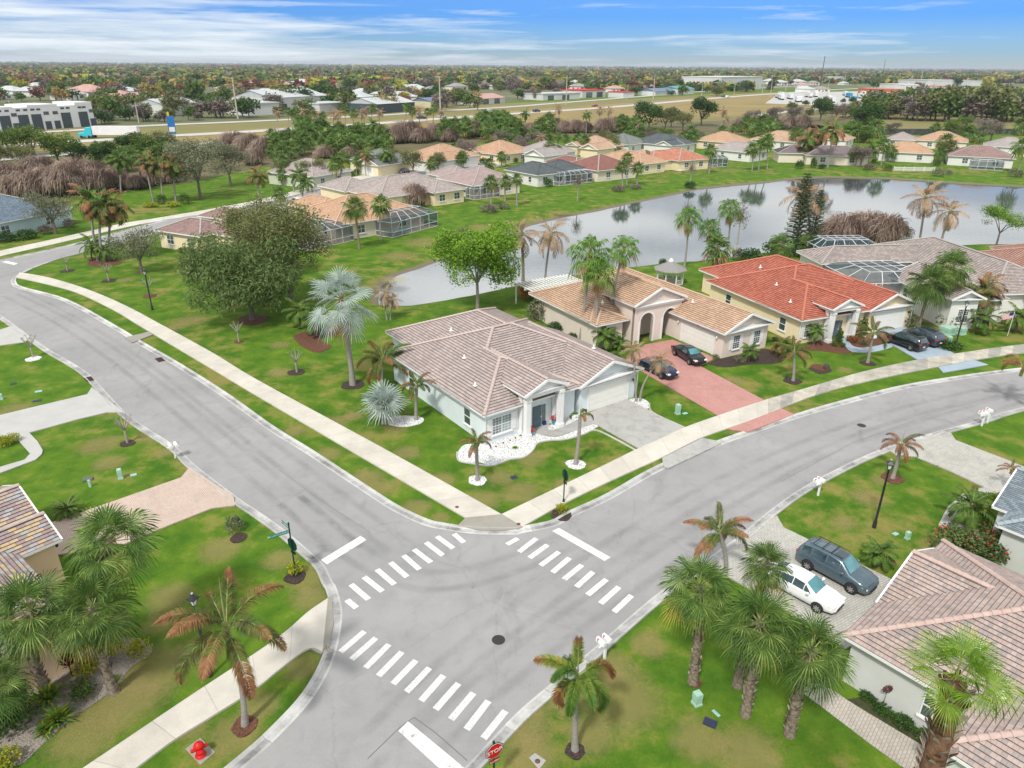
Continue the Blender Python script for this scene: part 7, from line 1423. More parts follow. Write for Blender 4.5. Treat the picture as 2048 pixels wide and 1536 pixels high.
for px, py, col, lab in ((1073, 225, 'blue', 'dark blue car on the highway left of the lake palms'), (1190, 214, 'red', 'red car on the highway between two dead palms'), (1283, 207, 'silver', 'silver car on the highway middle'), (1447, 195, 'blue', 'blue car on the highway at the bend'), (1455, 196, 'white', 'white car beside the blue one at the bend'), (637, 248, 'silver', 'pale car on the highway behind the palm row'),
    (594, 242, 'blue', 'dark car left in the palm row'), (843, 239, 'blue', 'dark blue car behind the palm row'), (884, 236, 'silver', 'pale green car on the highway'), (968, 231, 'red', 'red car on the highway left'), (980, 227, 'white', 'white car behind the red one'), (1589, 221, 'white', 'white car on the ramp road'), (1730, 212, 'blue', 'blue car on the ramp road')):
    p = g(px, py); o = obj_from(CM[col], 'car', (p[0], p[1], 0.25), R(rnd.uniform(30, 48)), 1.25); tag(o, lab, 'car')
# ---------------------------------------------------------------- street furniture
def lamp(label, b, h=5.35):
    p = g(*b); root = empty('street_lamp', (p[0], p[1], 0), 0.4, label, 'street lamp')
    q = MB(); q.lathe([(.14, 0), (.13, .5), (.085, .6), (.07, h - .75), (.09, h - .72), (.06, h - .66)], seg=10); q.build('post', M_black, root)
    q = MB(); q.lathe([(.10, h - .66), (.19, h - .3)], seg=4, smooth=False); q.build('lantern', simple('frosted lamp glass', (0.75, 0.76, 0.76), rough=0.3), root)
    q = MB(); q.lathe([(.30, h - .30), (.30, h - .25), (.08, h - .08), (.03, h)], seg=4, smooth=False); q.build('lamp_cap', M_black, root)
    q = MB()
    for k in range(4): a = k * math.pi / 2; q.bar((.10 * math.cos(a), .10 * math.sin(a), h - .66), (.20 * math.cos(a), .20 * math.sin(a), h - .3), .025)
    q.build('lantern_frame', M_black, root); q = MB(); q.lathe([(.05, h), (.05, h + .06)], seg=8); q.build('light_sensor', simple('sensor', (0.5, 0.6, 0.62)), root)
lamp('black street lamp on the right lawn beside the slate blue car', (1748, 1055)); lamp('black street lamp beside the large foxtail palm', (420, 1352)); lamp('black street lamp on the corner lawn below the weeping tree', (305, 620)); lamp('black street lamp before the white courtyard house', (1911, 690))
def text_mesh(txt, size, mat, name, parent, M, ext=0.004):
    cu = bpy.data.curves.new('t', 'FONT'); cu.body = txt; cu.size = size; cu.align_x = 'CENTER'; cu.align_y = 'CENTER'; cu.extrude = ext
    tmp = bpy.data.objects.new('t', cu); COL.objects.link(tmp); dg = bpy.context.evaluated_depsgraph_get(); me = bpy.data.meshes.new_from_object(tmp.evaluated_get(dg)); bpy.data.objects.remove(tmp)
    me.transform(M); me.materials.append(mat); o = bpy.data.objects.new(name, me); link(o, parent); return o
M_sgreen = simple('dark green sign metal', (0.008, 0.045, 0.035), rough=0.5); M_sred = simple('stop red', (0.60, 0.01, 0.015), rough=0.4); M_swht = simple('sign white', (0.82, 0.82, 0.82), rough=0.4); M_steal = simple('street sign green', (0.0, 0.22, 0.17), rough=0.4)
def stop_sign(label, loc, rz, h=2.6, blades=False, plaque='ALL-WAY'):
    """octagon facing local -y"""
    root = empty('stop_sign', (loc[0], loc[1], 0), rz, label, 'stop sign'); zc = h - 0.42 if not blades else 2.35
    top = h if not blades else 3.85
    q = MB(); q.tube([(0, 0, 0), (0, 0, top)], .045, 10); q.lathe([(.06, top), (.06, top + .08), (.02, top + .14)], seg=8); q.lathe([(.09, 0), (.08, .3), (.05, .36)], seg=10); q.build('post', M_sgreen, root)
    F = Matrix(((1, 0, 0, 0), (0, 0, -1, -.085), (0, 1, 0, zc), (0, 0, 0, 1)))
    def octo(r, y0, y1, mat, nm):
        q = MB(); P = [(r * math.cos(R(22.5 + 45 * k)), r * math.sin(R(22.5 + 45 * k))) for k in range(8)]
        q.face([(x, y0, zc + z) for x, z in P]); q.face([(x, y1, zc + z) for x, z in P[::-1]])
        for k in range(8): a, b = P[k], P[(k + 1) % 8]; q.face([(a[0], y0, zc + a[1]), (a[0], y1, zc + a[1]), (b[0], y1, zc + b[1]), (b[0], y0, zc + b[1])])
        return q.build(nm, mat, root)
    octo(.46, -.06, -.045, M_sgreen, 'back_plate'); octo(.425, -.066, -.061, M_swht, 'border'); face_ = octo(.40, -.072, -.067, M_sred, 'sign_face')
    text_mesh('STOP', .30, M_swht, 'lettering', face_, F)
    q = MB(); q.box(-.24, .24, -.06, -.045, zc - .70, zc - .49); q.build('plaque_back', M_sgreen, root); q = MB(); q.box(-.215, .215, -.07, -.061, zc - .68, zc - .51); pl = q.build('plaque', M_sred, root)
    text_mesh(plaque, .11, M_swht, 'lettering', pl, Matrix(((1, 0, 0, 0), (0, 0, -1, -.078), (0, 1, 0, zc - .595), (0, 0, 0, 1))))
    if blades:
        for z, a, tx, L in ((3.35, R(-111), 'SW LAKE CHARLES CIR', 1.15), (3.62, R(-188), 'NW NEWPORT', .85)):
            q = MB(); MM = Matrix.Rotation(a, 4, 'Z'); q.box(-L - .05, -.05, -.012, .012, z - .11, z + .11, M=MM); bl = q.build('street_name_blade', M_steal, root)
            for sg in (-1, 1):
                T_ = MM @ Matrix(((-sg, 0, 0, -L / 2 - .05), (0, 0, sg, sg * .014), (0, 1, 0, z), (0, 0, 0, 1))); text_mesh(tx, .13 if len(tx) > 12 else .14, M_swht, 'lettering', bl, T_)
pS = g(592, 1152)
stop_sign('stop sign seen from behind with two green street name blades above', pS, R(-47 + 180 + 10), blades=True)
stop_sign('stop sign seen edge on at the corner of the two sidewalks', g(1127, 1006), R(115), 2.75)
stop_sign('red stop sign facing the camera at the bottom edge', g(988, 1578), R(32), 2.85, plaque='ALL-WAY')
M_mail = simple('white mailbox', (0.82, 0.82, 0.83), (0.76, 0.77, 0.78), 4, 0.4)
def mailbox(label, b, rz, n=2):
    p = g(*b); root = empty('mailbox', (p[0], p[1], 0), rz, label, 'mailbox'); q = MB(); q.box(-.06, .06, -.06, .06, 0, 1.08); q.bar((-.45 * (n > 1), 0, 1.05), (.45 * (n > 1) + .01, 0, 1.05), .08); q.bar((0, -.3, .75), (0, 0, 1.0), .05); q.build('post', M_mail, root)
    for k in range(n):
        x = (k - (n - 1) / 2) * .42; q = MB(); P = [(x - .12, 1.10), (x - .12, 1.26)] + [(x + .12 * math.cos(t), 1.26 + .12 * math.sin(t)) for t in [math.pi * (1 - j / 8) for j in range(1, 8)]] + [(x + .12, 1.26), (x + .12, 1.10)]
        q.face([(a, -.42, z) for a, z in P]); q.face([(a, .18, z) for a, z in P[::-1]])
        for j in range(len(P)): a, c = P[j], P[(j + 1) % len(P)]; q.face([(a[0], -.42, a[1]), (a[0], .18, a[1]), (c[0], .18, c[1]), (c[0], -.42, c[1])])
        bx = q.build('box', M_mail, root); f = MB(); f.box(x + .122, x + .135, -.3, -.26, 1.2, 1.42); f.box(x + .122, x + .135, -.26, -.16, 1.36, 1.42); f.build('flag', M_sred, root)
mailbox('white twin mailbox beside the lower crosswalk kerb', (1209, 1318), R(215)); mailbox('white mailbox at the left road kerb above the tan driveway', (351, 916), R(40)); mailbox('white twin mailbox at the kerb of the right lawn', (1636, 991), R(215)); mailbox('left white mailbox pair at the upper right kerb', (1963, 852), R(200)); mailbox('right white mailbox at the upper right kerb', (1974, 846), R(200), 1)
M_ubox = simple('pale green utility plastic', (0.36, 0.55, 0.44), (0.30, 0.48, 0.38), 3, 0.5)
def ubox(label, b, w=.32, h=.85, mat=None, name='utility_pedestal', rz=.4):
    p = g(*b); root = empty(name, (p[0], p[1], 0), rz, label, 'utility box'); q = MB(); q.grid([[(-w / 2 * s, -w / 2 * s, z), (w / 2 * s, -w / 2 * s, z), (w / 2 * s, w / 2 * s, z), (-w / 2 * s, w / 2 * s, z)] for s, z in ((1.15, 0), (1.15, .12), (1, .14), (1, h * .55))], 0, False, True); q.build('cabinet', mat or M_ubox, root)
    q = MB(); q.grid([[(-w / 2 * s, -w / 2 * s, z), (w / 2 * s, -w / 2 * s, z), (w / 2 * s, w / 2 * s, z), (-w / 2 * s, w / 2 * s, z)] for s, z in ((1.06, h * .551), (1.04, h * .92), (.8, h), (.01, h + .01))], 0, False, True); q.build('lid', mat or M_ubox, root)
ubox('pale green pedestal on the lawn above the tan driveway', (242, 957)); ubox('pale green pedestal on the lower right lawn', (1393, 1408), .36, .8); ubox('pale green pedestal on the lawn beside the pink driveway', (1355, 828), .36, 1.0); ubox('small green pedestal beside the right street lamp', (1898, 684), .4, .7); ubox('small pale pedestal on the right lawn behind the wagon', (1814, 1078), .25, .6); ubox('thin pale pedestal at the left photo edge', (4, 799), .22, .6)
ubox('big green transformer cabinet in the hedge of the courtyard house', (1893, 668), 1.2, 1.0, name='transformer_cabinet'); ubox('second green transformer cabinet in the hedge', (1921, 668), .8, .9, name='transformer_cabinet')
M_dblue = simple('navy plastic cover', (0.03, 0.04, 0.08), rough=0.7); M_aqua = simple('aqua plastic cover', (0.30, 0.52, 0.52), rough=0.6)
def cover(label, b, w, d, mat, name='valve_cover', rz=.5, h=.04):
    p = g(*b); q = MB(); q.grid([[(-w / 2 * s, -d / 2 * s, z), (w / 2 * s, -d / 2 * s, z), (w / 2 * s, d / 2 * s, z), (-w / 2 * s, d / 2 * s, z)] for s, z in ((1, 0), (1, h * .7), (.93, h), (.01, h + .002))], 0, False, True); o = q.build(name, mat, None, loc=(p[0], p[1], .001)); o.rotation_euler.z = rz; tag(o, label, 'valve cover')
cover('navy meter cover on the lower right lawn', (1420, 1447), .62, .42, M_dblue, rz=-.5, h=.12); cover('aqua oval cover beside the navy meter cover', (1432, 1427), .45, .16, M_aqua, rz=-1.0); cover('aqua disc cover on the right lawn', (1791, 1068), .4, .3, M_aqua); cover('blue disc cover beside the green pedestal', (267, 950), .45, .32, M_aqua); cover('aqua cover at the left road lawn', (77, 783), .6, .4, M_aqua); cover('blue cover nearer the left photo edge', (27, 768), .5, .35, M_dblue); cover('dark cover above the left driveway', (74, 802), .7, .4, M_dblue)
cover('aqua cover on the lawn by the pink driveway', (1370, 827), .5, .3, M_aqua); cover('dark grey meter cover beside the white stake', (176, 960), .7, .45, simple('grey cover', (0.13, 0.14, 0.14)), h=.15); cover('dark disc on the corner lawn', (1028, 955), .5, .45, M_dblue)
p = g(181, 974); q = MB(); q.box(-.09, .09, -.05, .05, 0, .55); q.box(-.11, .11, -.06, .06, .55, .6); o = q.build('marker_post', M_ubox, loc=(p[0], p[1], 0)); tag(o, 'short pale marker post below the dark grey cover', 'marker post')
# fire hydrant on its pad
P4 = [(371, 1499), (401, 1477), (431, 1505), (401, 1531)]; sheet('concrete_pad', P4, .05, simple('mossy concrete', (0.36, 0.33, 0.28), (0.24, 0.23, 0.18), 3), thick=.05)
p = g(402, 1512); M_hyd = simple('hydrant red', (0.62, 0.015, 0.015), (0.5, 0.01, 0.01), 5, 0.4); hy = empty('fire_hydrant', (p[0], p[1], .05), .6, 'red fire hydrant on a square concrete pad', 'fire hydrant'); hy.scale = (1.3, 1.3, 1.1)
q = MB(); q.lathe([(.19, 0), (.19, .05), (.13, .07), (.13, .52), (.18, .54), (.18, .58)], seg=14); q.build('barrel', M_hyd, hy); q = MB(); q.lathe([(.17, .581), (.15, .66), (.08, .73), (.035, .75), (.035, .80)], seg=14); q.build('bonnet', M_hyd, hy)
for a, r, l in ((0, .07, .24), (math.pi, .07, .24), (math.pi / 2 * 3, .10, .26)):
    q = MB(); q.tube([(.1 * math.cos(a), .1 * math.sin(a), .42), (l * math.cos(a), l * math.sin(a), .42)], [r, r * 1.05], 10); q.tube([(l * math.cos(a), l * math.sin(a), .42), ((l + .05) * math.cos(a), (l + .05) * math.sin(a), .42)], [r * 1.25, r * .5], 8); q.build('outlet_cap', M_hyd, hy)
sheet('concrete_pad', [(1058, 1516), (1070, 1507), (1092, 1522), (1078, 1540)], .04, simple('grey valve pad', (0.38, 0.38, 0.36), (0.3, 0.3, 0.28), 6), thick=.04)
p = g(1075, 1524); q = MB(); q.lathe([(.12, 0), (.12, .02), (.0, .022)], seg=14); o = q.build('valve_cover', simple('rusty iron', (0.16, 0.07, 0.05), (0.1, 0.06, 0.05), 12), loc=(p[0], p[1], .041)); tag(o, 'round rusty valve lid on the grey pad', 'valve lid')
# manholes and drains
def manhole_mat():
    t = NT('cast iron'); br = t.n('ShaderNodeTexBrick'); br.inputs['Scale'].default_value = 1; br.inputs['Brick Width'].default_value = .06; br.inputs['Row Height'].default_value = .06; br.offset = 0; br.inputs['Mortar Size'].default_value = .012; br.inputs['Color1'].default_value = (.09, .075, .07, 1); br.inputs['Color2'].default_value = (.11, .09, .085, 1); br.inputs['Mortar'].default_value = (.035, .03, .03, 1)
    co = t.n('ShaderNodeTexCoord'); t.l(co, 'Object', br, 'Vector'); t.l(br, 0, t.b, 'Base Color'); t.bump(br, 1, -.6, .01); return t.fin(.6, .5, .4)
M_iron = manhole_mat()
for b, lab in (((997, 1280), 'round iron manhole cover in the middle of the crossing'), ((1723, 851), 'round iron manhole cover in the right road'), ((1037, 1051), None), ((914, 1017), None)):
    p = g(*b); r_ = .37 if lab else .14; q = MB(); q.lathe([(r_, 0), (r_, .012), (0, .013)] if lab else [(r_, 0), (r_, .01), (0, .011)], seg=24, smooth=False); o = q.build('manhole_cover' if lab else 'valve_cover', M_iron if lab else simple('rusty iron', (0.16, 0.07, 0.05)), loc=(p[0], p[1], .009 if lab else .126)); tag(o, lab or ('small rusty lid on the ramp of the corner sidewalk' if b[0] == 1037 else 'small rusty lid on the left sidewalk near the corner'), 'manhole cover')
for b, lab, h_ in (((320, 720), 'rusty storm drain grate at the far kerb of the left road', R(132)), ((178, 759), 'rusty storm drain grate at the near kerb of the left road', R(132))):
    p = g(*b); root = empty('storm_drain', (p[0], p[1], .03), h_, lab, 'drain'); q = MB(); q.box(-.62, .62, -.34, .34, 0, .04); q.build('frame', simple('rust brown', (0.16, 0.085, 0.06), (0.10, 0.05, 0.04), 6), root); q = MB()
    for k in range(9): q.box(-.55 + k * .13, -.49 + k * .13, -.3, .3, .041, .06)
    q.build('grate', M_iron, root)
# plant pots, steps and small things by the front doors
M_potb = simple('glazed turquoise pot', (0.05, 0.33, 0.42), (0.03, 0.25, 0.36), 4, .2); M_potn = simple('glazed cobalt pot', (0.01, 0.04, 0.22), (0.01, 0.03, 0.16), 4, .2)
fl_red = shrub_mesh(111, [G_mid, MATS['red flower']], 160, .1, blobs=[(0, 0, .1, .28, .28, .22)]); fl_red.materials[0] = MATS['red flower']
for b, m_, s, f, lab in (((1061, 872), M_potb, 1.0, 1, 'turquoise pot with red flowers by the left white columns'), ((1109, 850), M_potb, 1.15, 1, 'turquoise pot with red flowers by the right white columns'), ((1116, 828), M_potn, 1.0, 1, 'tall cobalt pot with flowers beside the porch wall'), ((1088, 851), M_potn, .8, 0, 'small cobalt pot on the porch walk')):
    p = g(*b); root = empty('plant_pot', (p[0], p[1], .09), 0, lab, 'plant pot'); root.scale = (s,) * 3; q = MB(); q.lathe([(.16, 0), (.25, .22), (.24, .36), (.28, .40), (.26, .41), (.2, .36)], seg=14); q.build('pot', m_, root)
    if f: obj_from(fl_red, 'flowers', (0, 0, .42), 0, 1.1, root)
for b, lab in (((1290, 838 - 26), None),):
    pass
p = g(1702, 1392) ; root = empty('garden_spinner', (*g(1764, 1417), 0), 0, 'dark red metal wind spinner on a thin stake against the grey wall', 'wind spinner')
q = MB(); q.tube([(0, 0, 0), (0, 0, 1.05)], .012, 5); q.build('stake', M_black, root); q = MB()
for k in range(10):
    a = k * math.pi / 5; q.tube([(.06 * math.cos(a), 0, 1.3 + .06 * math.sin(a)), (.2 * math.cos(a + .3), 0, 1.3 + .2 * math.sin(a + .3)), (.27 * math.cos(a + .9), 0, 1.3 + .27 * math.sin(a + .9))], [.02, .035, .012], 5)
q.build('wheel', simple('dark red metal', (0.10, 0.02, 0.025)), root)
# air conditioner, picket fence, flag, satellite marks
p = g(371, 497); root = empty('air_conditioner', (p[0], p[1], 0), .3, 'grey air conditioner unit by the yellow wall', 'air conditioner'); q = MB(); q.box(-.5, .5, -.5, .5, .1, 1.0); q.build('cabinet', simple('grey metal', (0.30, 0.33, 0.35)), root); q = MB(); q.lathe([(.4, 1.001), (.4, 1.06), (.1, 1.08)], seg=16); q.build('fan_guard', M_plast, root)
a, b2 = g(1787, 342), g(1868, 343); L = math.hypot(b2[0] - a[0], b2[1] - a[1]); root = empty('picket_fence', (a[0], a[1], 0), math.atan2(b2[1] - a[1], b2[0] - a[0]), 'white picket fence behind the tan hip roofed house at the lake', 'fence'); q = MB()
for k in range(int(L / .22)): q.box(k * .22, k * .22 + .09, 0, .03, .08, 1.25)
for z in (.35, 1.0): q.box(0, L, .031, .06, z, z + .09)
q.build('picket_panel', M_trim, root)
for k in range(5): q = MB(); q.box(L * k / 4 - .06, L * k / 4 + .06, -.06, .06 - .0, 0, 1.4); q.build('post', M_trim, root)
p = g(2018, 672); root = empty('flag', (p[0] - .2, p[1], 0), -.3, 'small striped flag on a pole before the courtyard house', 'flag'); q = MB(); q.tube([(0, 0, 0), (0, 0, 3.0)], .03, 6); q.build('pole', M_alu, root)
def flagm():
    t = NT('striped flag'); uv = t.n('ShaderNodeUVMap'); s = t.n('ShaderNodeSeparateXYZ'); t.l(uv, 0, s, 0); m1 = t.n('ShaderNodeMath', operation='MULTIPLY'); m1.inputs[1].default_value = 6.5; t.l(s, 1, m1, 0); f = t.n('ShaderNodeMath', operation='FRACT'); t.l(m1, 0, f, 0); r = t.ramp(f, 0, [(0, (.45, .02, .03)), (.5, (.8, .8, .8))], 'CONSTANT')
    a1 = t.n('ShaderNodeMath', operation='LESS_THAN'); a1.inputs[1].default_value = .4; t.l(s, 0, a1, 0); a2 = t.n('ShaderNodeMath', operation='GREATER_THAN'); a2.inputs[1].default_value = .5; t.l(s, 1, a2, 0); m2 = t.n('ShaderNodeMath', operation='MULTIPLY'); t.l(a1, 0, m2, 0); t.l(a2, 0, m2, 1); x = t.mix((m2, 0), (r, 0), (.02, .03, .15)); t.l(x, 2, t.b, 'Base Color'); return t.fin(.8)
q = MB(); nx_ = 8
for k in range(nx_): 
    f = lambda u: (-u * 1.1, .06 * math.sin(u * 7), -.35 * u); A, B = f(k / nx_), f((k + 1) / nx_); q.face([(A[0], A[1], 2.2 + A[2]), (B[0], B[1], 2.2 + B[2]), (B[0], B[1], 2.95 + B[2]), (A[0], A[1], 2.95 + A[2])], uv=[(k / nx_, 0), ((k + 1) / nx_, 0), ((k + 1) / nx_, 1), (k / nx_, 1)])
q.build('cloth', flagm(), root)
# fallen palm boot and debris by the kerb
for b, lab in (((1458, 872), 'fallen curled brown frond on the verge by the pink apron'), ((658, 1300), 'scattered dry palm debris in the kerb bend')):
    p = g(*b); q = MB(); rg = random.Random(b[0])
    for k in range(7): a = rg.uniform(0, 6.28); s = Vector((rg.uniform(-.5, .5), rg.uniform(-.5, .5), .13)); q.tube([s, s + Vector((math.cos(a) * .3, math.sin(a) * .3, .08)), s + Vector((math.cos(a + .6) * .6, math.sin(a + .6) * .6, .01))], [.03, .03, .01], 4)
    o = q.build('palm_debris', L_tan, loc=(p[0], p[1], .05)); o.scale = (.5, .5, .5); tag(o, lab, 'debris')
# patio furniture in the cages
for b, lab in (((1360, 345), 'white garden table and loungers on the patio by the terracotta roof'),):
    p = g(*b); root = empty('patio_table', (p[0], p[1], 0), .5, lab, 'patio table'); q = MB(); q.lathe([(.7, .7), (.7, .75), (0, .76)], seg=14); q.build('table_top', M_trim, root); q = MB(); q.lathe([(.3, 0), (.05, .1), (.05, .7)], seg=8); q.build('leg', M_trim, root)
# ---------------------------------------------------------------- beyond the highway
M_metal = simple('pale metal roof', (0.50, 0.52, 0.53), (0.42, 0.44, 0.45), 0.2, 0.5); M_fwall = simple('pale warehouse wall', (0.62, 0.62, 0.60), (0.54, 0.54, 0.52), 0.1, 0.85); M_fdark = simple('dark grey shutter', (0.07, 0.09, 0.105), rough=.6)
def world_at(px, py): return g(px, py)
# white workshop row with tall grey shutters
a, b = g(-10, 266), g(192, 252)
a = g(-40, 269); L = math.hypot(b[0] - a[0], b[1] - a[1]); ang = math.atan2(b[1] - a[1], b[0] - a[0])
D0 = math.hypot(*a)
root = empty('workshop_building', (a[0], a[1], 0), ang, 'white workshop building with tall grey shutter doors at the left beyond the highway', 'building'); hh = 10.0
q = MB(); q.box(0, L, 0, 16, 0, hh); 
for x0, x1, z in ((.0, .3, .5), (.42, .68, .9), (.84, 1.0, 1.2)): q.box(L * x0, L * x1, -.1, 16.1, hh + .001, hh + z)
q.build('wall', simple('white workshop wall', (0.78, 0.78, 0.78), (0.72, 0.72, 0.73), .2, .8), root)
for u in (.22, .37, .48, .74, .90):
    q = MB(); q.box(L * u - 2.3, L * u + 2.3, -.25, .05, 0.1, 6.9); q.build('shutter_door', M_fdark, root)
for u in (.30, .57, .65, .985): 
    q = MB(); q.box(L * u - 1.2, L * u + 1.2, -.22, .05, 6.4, 7.8); q.build('window', M_glass, root); q = MB(); q.box(L * u - 1.4, L * u + 1.4, -.22, .05, .1, 3.6); q.build('shop_front', M_fdark, root)
for u in (.19, .25, .34, .40, .46, .51, .72, .77, .88, .92): q = MB(); q.box(L * u - .9, L * u + .9, -.2, .05, 8.5, 9.3); q.build('window', M_glass, root)
def hall(label, px0, py0, px1, py1, depth, h, wall, roof, gable=False, feats=(), name='warehouse'):
    a, b = g(px0, py0), g(px1, py1); L = math.hypot(b[0] - a[0], b[1] - a[1]); h *= .72; root = empty(name, (a[0], a[1], 0), math.atan2(b[1] - a[1], b[0] - a[0]), label, 'building')
    q = MB(); q.box(0, L, 0, depth, 0, h); q.build('wall', wall, root); q = MB()
    if gable: q.face([(-.5, -.5, h), (L + .5, -.5, h), (L + .5, depth / 2, h + depth * .13), (-.5, depth / 2, h + depth * .13)]); q.face([(-.5, depth + .5, h), (-.5, depth / 2, h + depth * .13), (L + .5, depth / 2, h + depth * .13), (L + .5, depth + .5, h)]); q.face([(-.01, 0, h), (-.01, depth / 2, h + depth * .13), (-.01, depth, h)]); q.face([(L + .01, 0, h), (L + .01, depth, h), (L + .01, depth / 2, h + depth * .13)])
    else: q.box(-.4, L + .4, -.4, depth + .4, h + .001, h + .7)
    q.build('roof', roof, root)
    for u, w, z0, z1, m_ in feats: q = MB(); q.box(L * u - w / 2, L * u + w / 2, -.2, .1, z0, z1); q.build('opening', m_, root)
M_fpink = simple('pink tile far roof', (0.50, 0.30, 0.26), (0.42, 0.25, 0.22), .3); M_fyel = simple('pale yellow far wall', (0.62, 0.56, 0.36), rough=.9); M_fred = simple('red fascia', (0.62, 0.02, 0.03)); M_fblue = simple('blue far roof', (0.16, 0.22, 0.32)); M_fteal = simple('teal far roof', (0.10, 0.32, 0.34)); M_forg = simple('orange brown fascia', (0.52, 0.16, 0.07))
hall('long low building with pinkish tile roof behind brown trees', 250, 212, 345, 205, 24, 7, M_fwall, M_fpink, True); hall('grey metal roofed shed left of the pole', 335, 232, 402, 227, 26, 8, M_fwall, M_metal, True)
hall('long white metal roofed hall in the middle distance', 545, 222, 655, 214, 34, 11, M_fwall, M_metal, True, ((.2, 6, 0, 4, M_fdark), (.5, 6, 0, 4, M_fdark))); hall('low white hall left of the long one', 500, 232, 560, 229, 26, 9, M_fwall, M_metal)
hall('dark sided hall with pale roof beside the highway', 755, 228, 830, 222, 26, 8, M_fdark, M_metal, True); hall('white sided hall behind a tree belt', 640, 226, 700, 222, 20, 7, M_fwall, M_metal, False)
hall('yellow house with blue grey roof beyond the highway', 862, 216, 905, 212, 18, 6, M_fyel, M_fblue, True); hall('white roofed house left of the yellow one', 842, 192, 872, 190, 24, 6, M_fwall, M_metal, True); hall('grey roofed villa with arcade right of the yellow house', 955, 210, 1010, 206, 24, 6, M_fwall, M_fpink, True, ((.3, 8, 0, 4, M_glass), (.7, 8, 0, 4, M_glass)))
hall('shop with bright red fascia beyond the highway', 1164, 196, 1210, 194, 30, 9, M_fwall, M_fred, False, ((.3, 10, 0, 5, M_glass), (.75, 10, 0, 5, M_glass))); hall('white shop row left of the red fascia', 1086, 201, 1160, 198, 26, 7, M_fwall, M_metal, False, ((.2, 8, 0, 4, M_glass), (.6, 10, 0, 4, M_glass)))
hall('small white annex with red sign band', 1246, 196, 1268, 195, 18, 7, M_fwall, M_fred); hall('teal roofed shed right of the shops', 1355, 190, 1388, 188, 24, 8, M_fwall, M_fteal, True); hall('blue roofed shed beside the teal one', 1310, 192, 1350, 190, 22, 6, M_fwall, M_fblue, True)
hall('large white block building on the horizon right of centre', 1440, 181, 1522, 178, 60, 22, M_fwall, M_fwall, False, ((.1, 5, 0, 7, M_fdark), (.35, 5, 0, 7, M_fdark))); hall('restaurant with orange red roof band in the lorry park', 1758, 190, 1806, 190, 40, 8, M_forg, M_forg); hall('long pale hall behind the lorry park', 1672, 166, 1735, 165, 70, 14, M_fwall, M_metal); hall('wide pale flat hall at the right horizon', 1870, 172, 1962, 172, 90, 12, M_fwall, M_metal); hall('orange roofed station at the right', 1838, 182, 1915, 183, 40, 8, M_fwall, M_forg); hall('grey block beside the restaurant', 1808, 184, 1850, 184, 50, 12, M_fwall, M_fwall)
# houses of the town beyond, small between the trees
rg = random.Random(21)
def tinyhouse(wall, roof):
    m = MB(); m.box(-8, 8, -6, 6, 0, 3.2, 0); gm = wing_geo(dict(r=(-8.6, 8.6, -6.6, 6.6), z=3.2, ax='x', p=.38))
    for F in gm['faces']: m.face(F, 1)
    m.box(-5.5, -4, -6.08, -5.9, 1, 2.2, 2); m.box(2, 5, -6.08, -5.9, .8, 2.4, 2); m.box(-1, 0.2, -6.08, -5.9, 0, 2.2, 2)
    me = m.mesh('far_house', [wall, roof, M_glass]); return me
TH = [('white walled distant house with pale roof in the town beyond the highway', tinyhouse(M_w_wht, M_metal)), ('distant house with pinkish roof in the town beyond the highway', tinyhouse(M_w_wht, M_fpink)), ('distant house with grey roof in the town beyond the highway', tinyhouse(M_w_beige, simple('grey far roof', (0.30, 0.29, 0.28))))]
for i in range(110):
    k = rg.choice((0, 0, 0, 1, 2)); x = rg.uniform(-20, 1250) if i < 90 else rg.uniform(1300, 1700); y = 134 + (x * .0078) + rg.uniform(12, 68) * (1 if x < 900 else .6)
    p = g(x, y); o = obj_from(TH[k][1], 'distant_house', (p[0], p[1], 0), rg.uniform(0, 3.14), rg.uniform(1.0, 1.7)); tag(o, TH[k][0], 'house', 'distant houses with ' + ('pale roofs', 'pinkish roofs', 'grey roofs')[k])
# lorries in the lorry park
def parked(cab, body):
    m = MB(); m.box(-8, 6, -1.3, 1.3, 1.1, 4.1, 0); m.box(6.3, 9.2, -1.25, 1.25, .6, 3.6, 1); m.box(9.2, 9.25, -1.0, 1.0, 2.2, 3.3, 2)
    for x in (-6.5, -5, 6.6, 8.6): m.box(x - .5, x + .5, -1.25, 1.25, 0, 1.0, 2)
    return m.mesh('parked_lorry', [body, cab, M_plast])
P_wt = simple('white lorry body', (0.72, 0.72, 0.72)); P_bl = simple('blue lorry body', (0.03, 0.28, 0.50)); P_rd = simple('red lorry cab', (0.45, 0.05, 0.06)); P_pk = simple('yellow lorry cab', (0.65, 0.45, 0.03))
PK = [('white lorry in the lorry park', parked(P_wt, P_wt)), ('white lorry with blue cab in the lorry park', parked(P_bl, P_wt)), ('white lorry with red cab in the lorry park', parked(P_rd, P_wt)), ('blue bodied lorry in the lorry park', parked(P_wt, P_bl)), ('white lorry with yellow cab in the lorry park', parked(P_pk, P_wt))]
for i in range(44):
    k = rg.choice((0, 0, 0, 1, 2, 3, 0, 4)); 
    x = rg.uniform(1548, 1830) if i < 32 else rg.uniform(1880, 2030); y = rg.uniform(186, 204) + (x - 1550) * .018 if i < 32 else rg.uniform(180, 192)
    p = g(x, y); o = obj_from(PK[k][1], 'parked_lorry', (p[0], p[1], .1), R(rg.choice((75, 80, 85))), 1.15); tag(o, PK[k][0], 'truck', PK[k][0].replace('lorry', 'lorries'))
b_ = MB(); b_.face([(*g(*p), .14) for p in [(1530, 207), (1700, 214), (1880, 208), (2048, 192), (2048, 180), (1850, 180), (1560, 186)]]); b_.build('lorry_yard', M_paleconc, kind='structure')
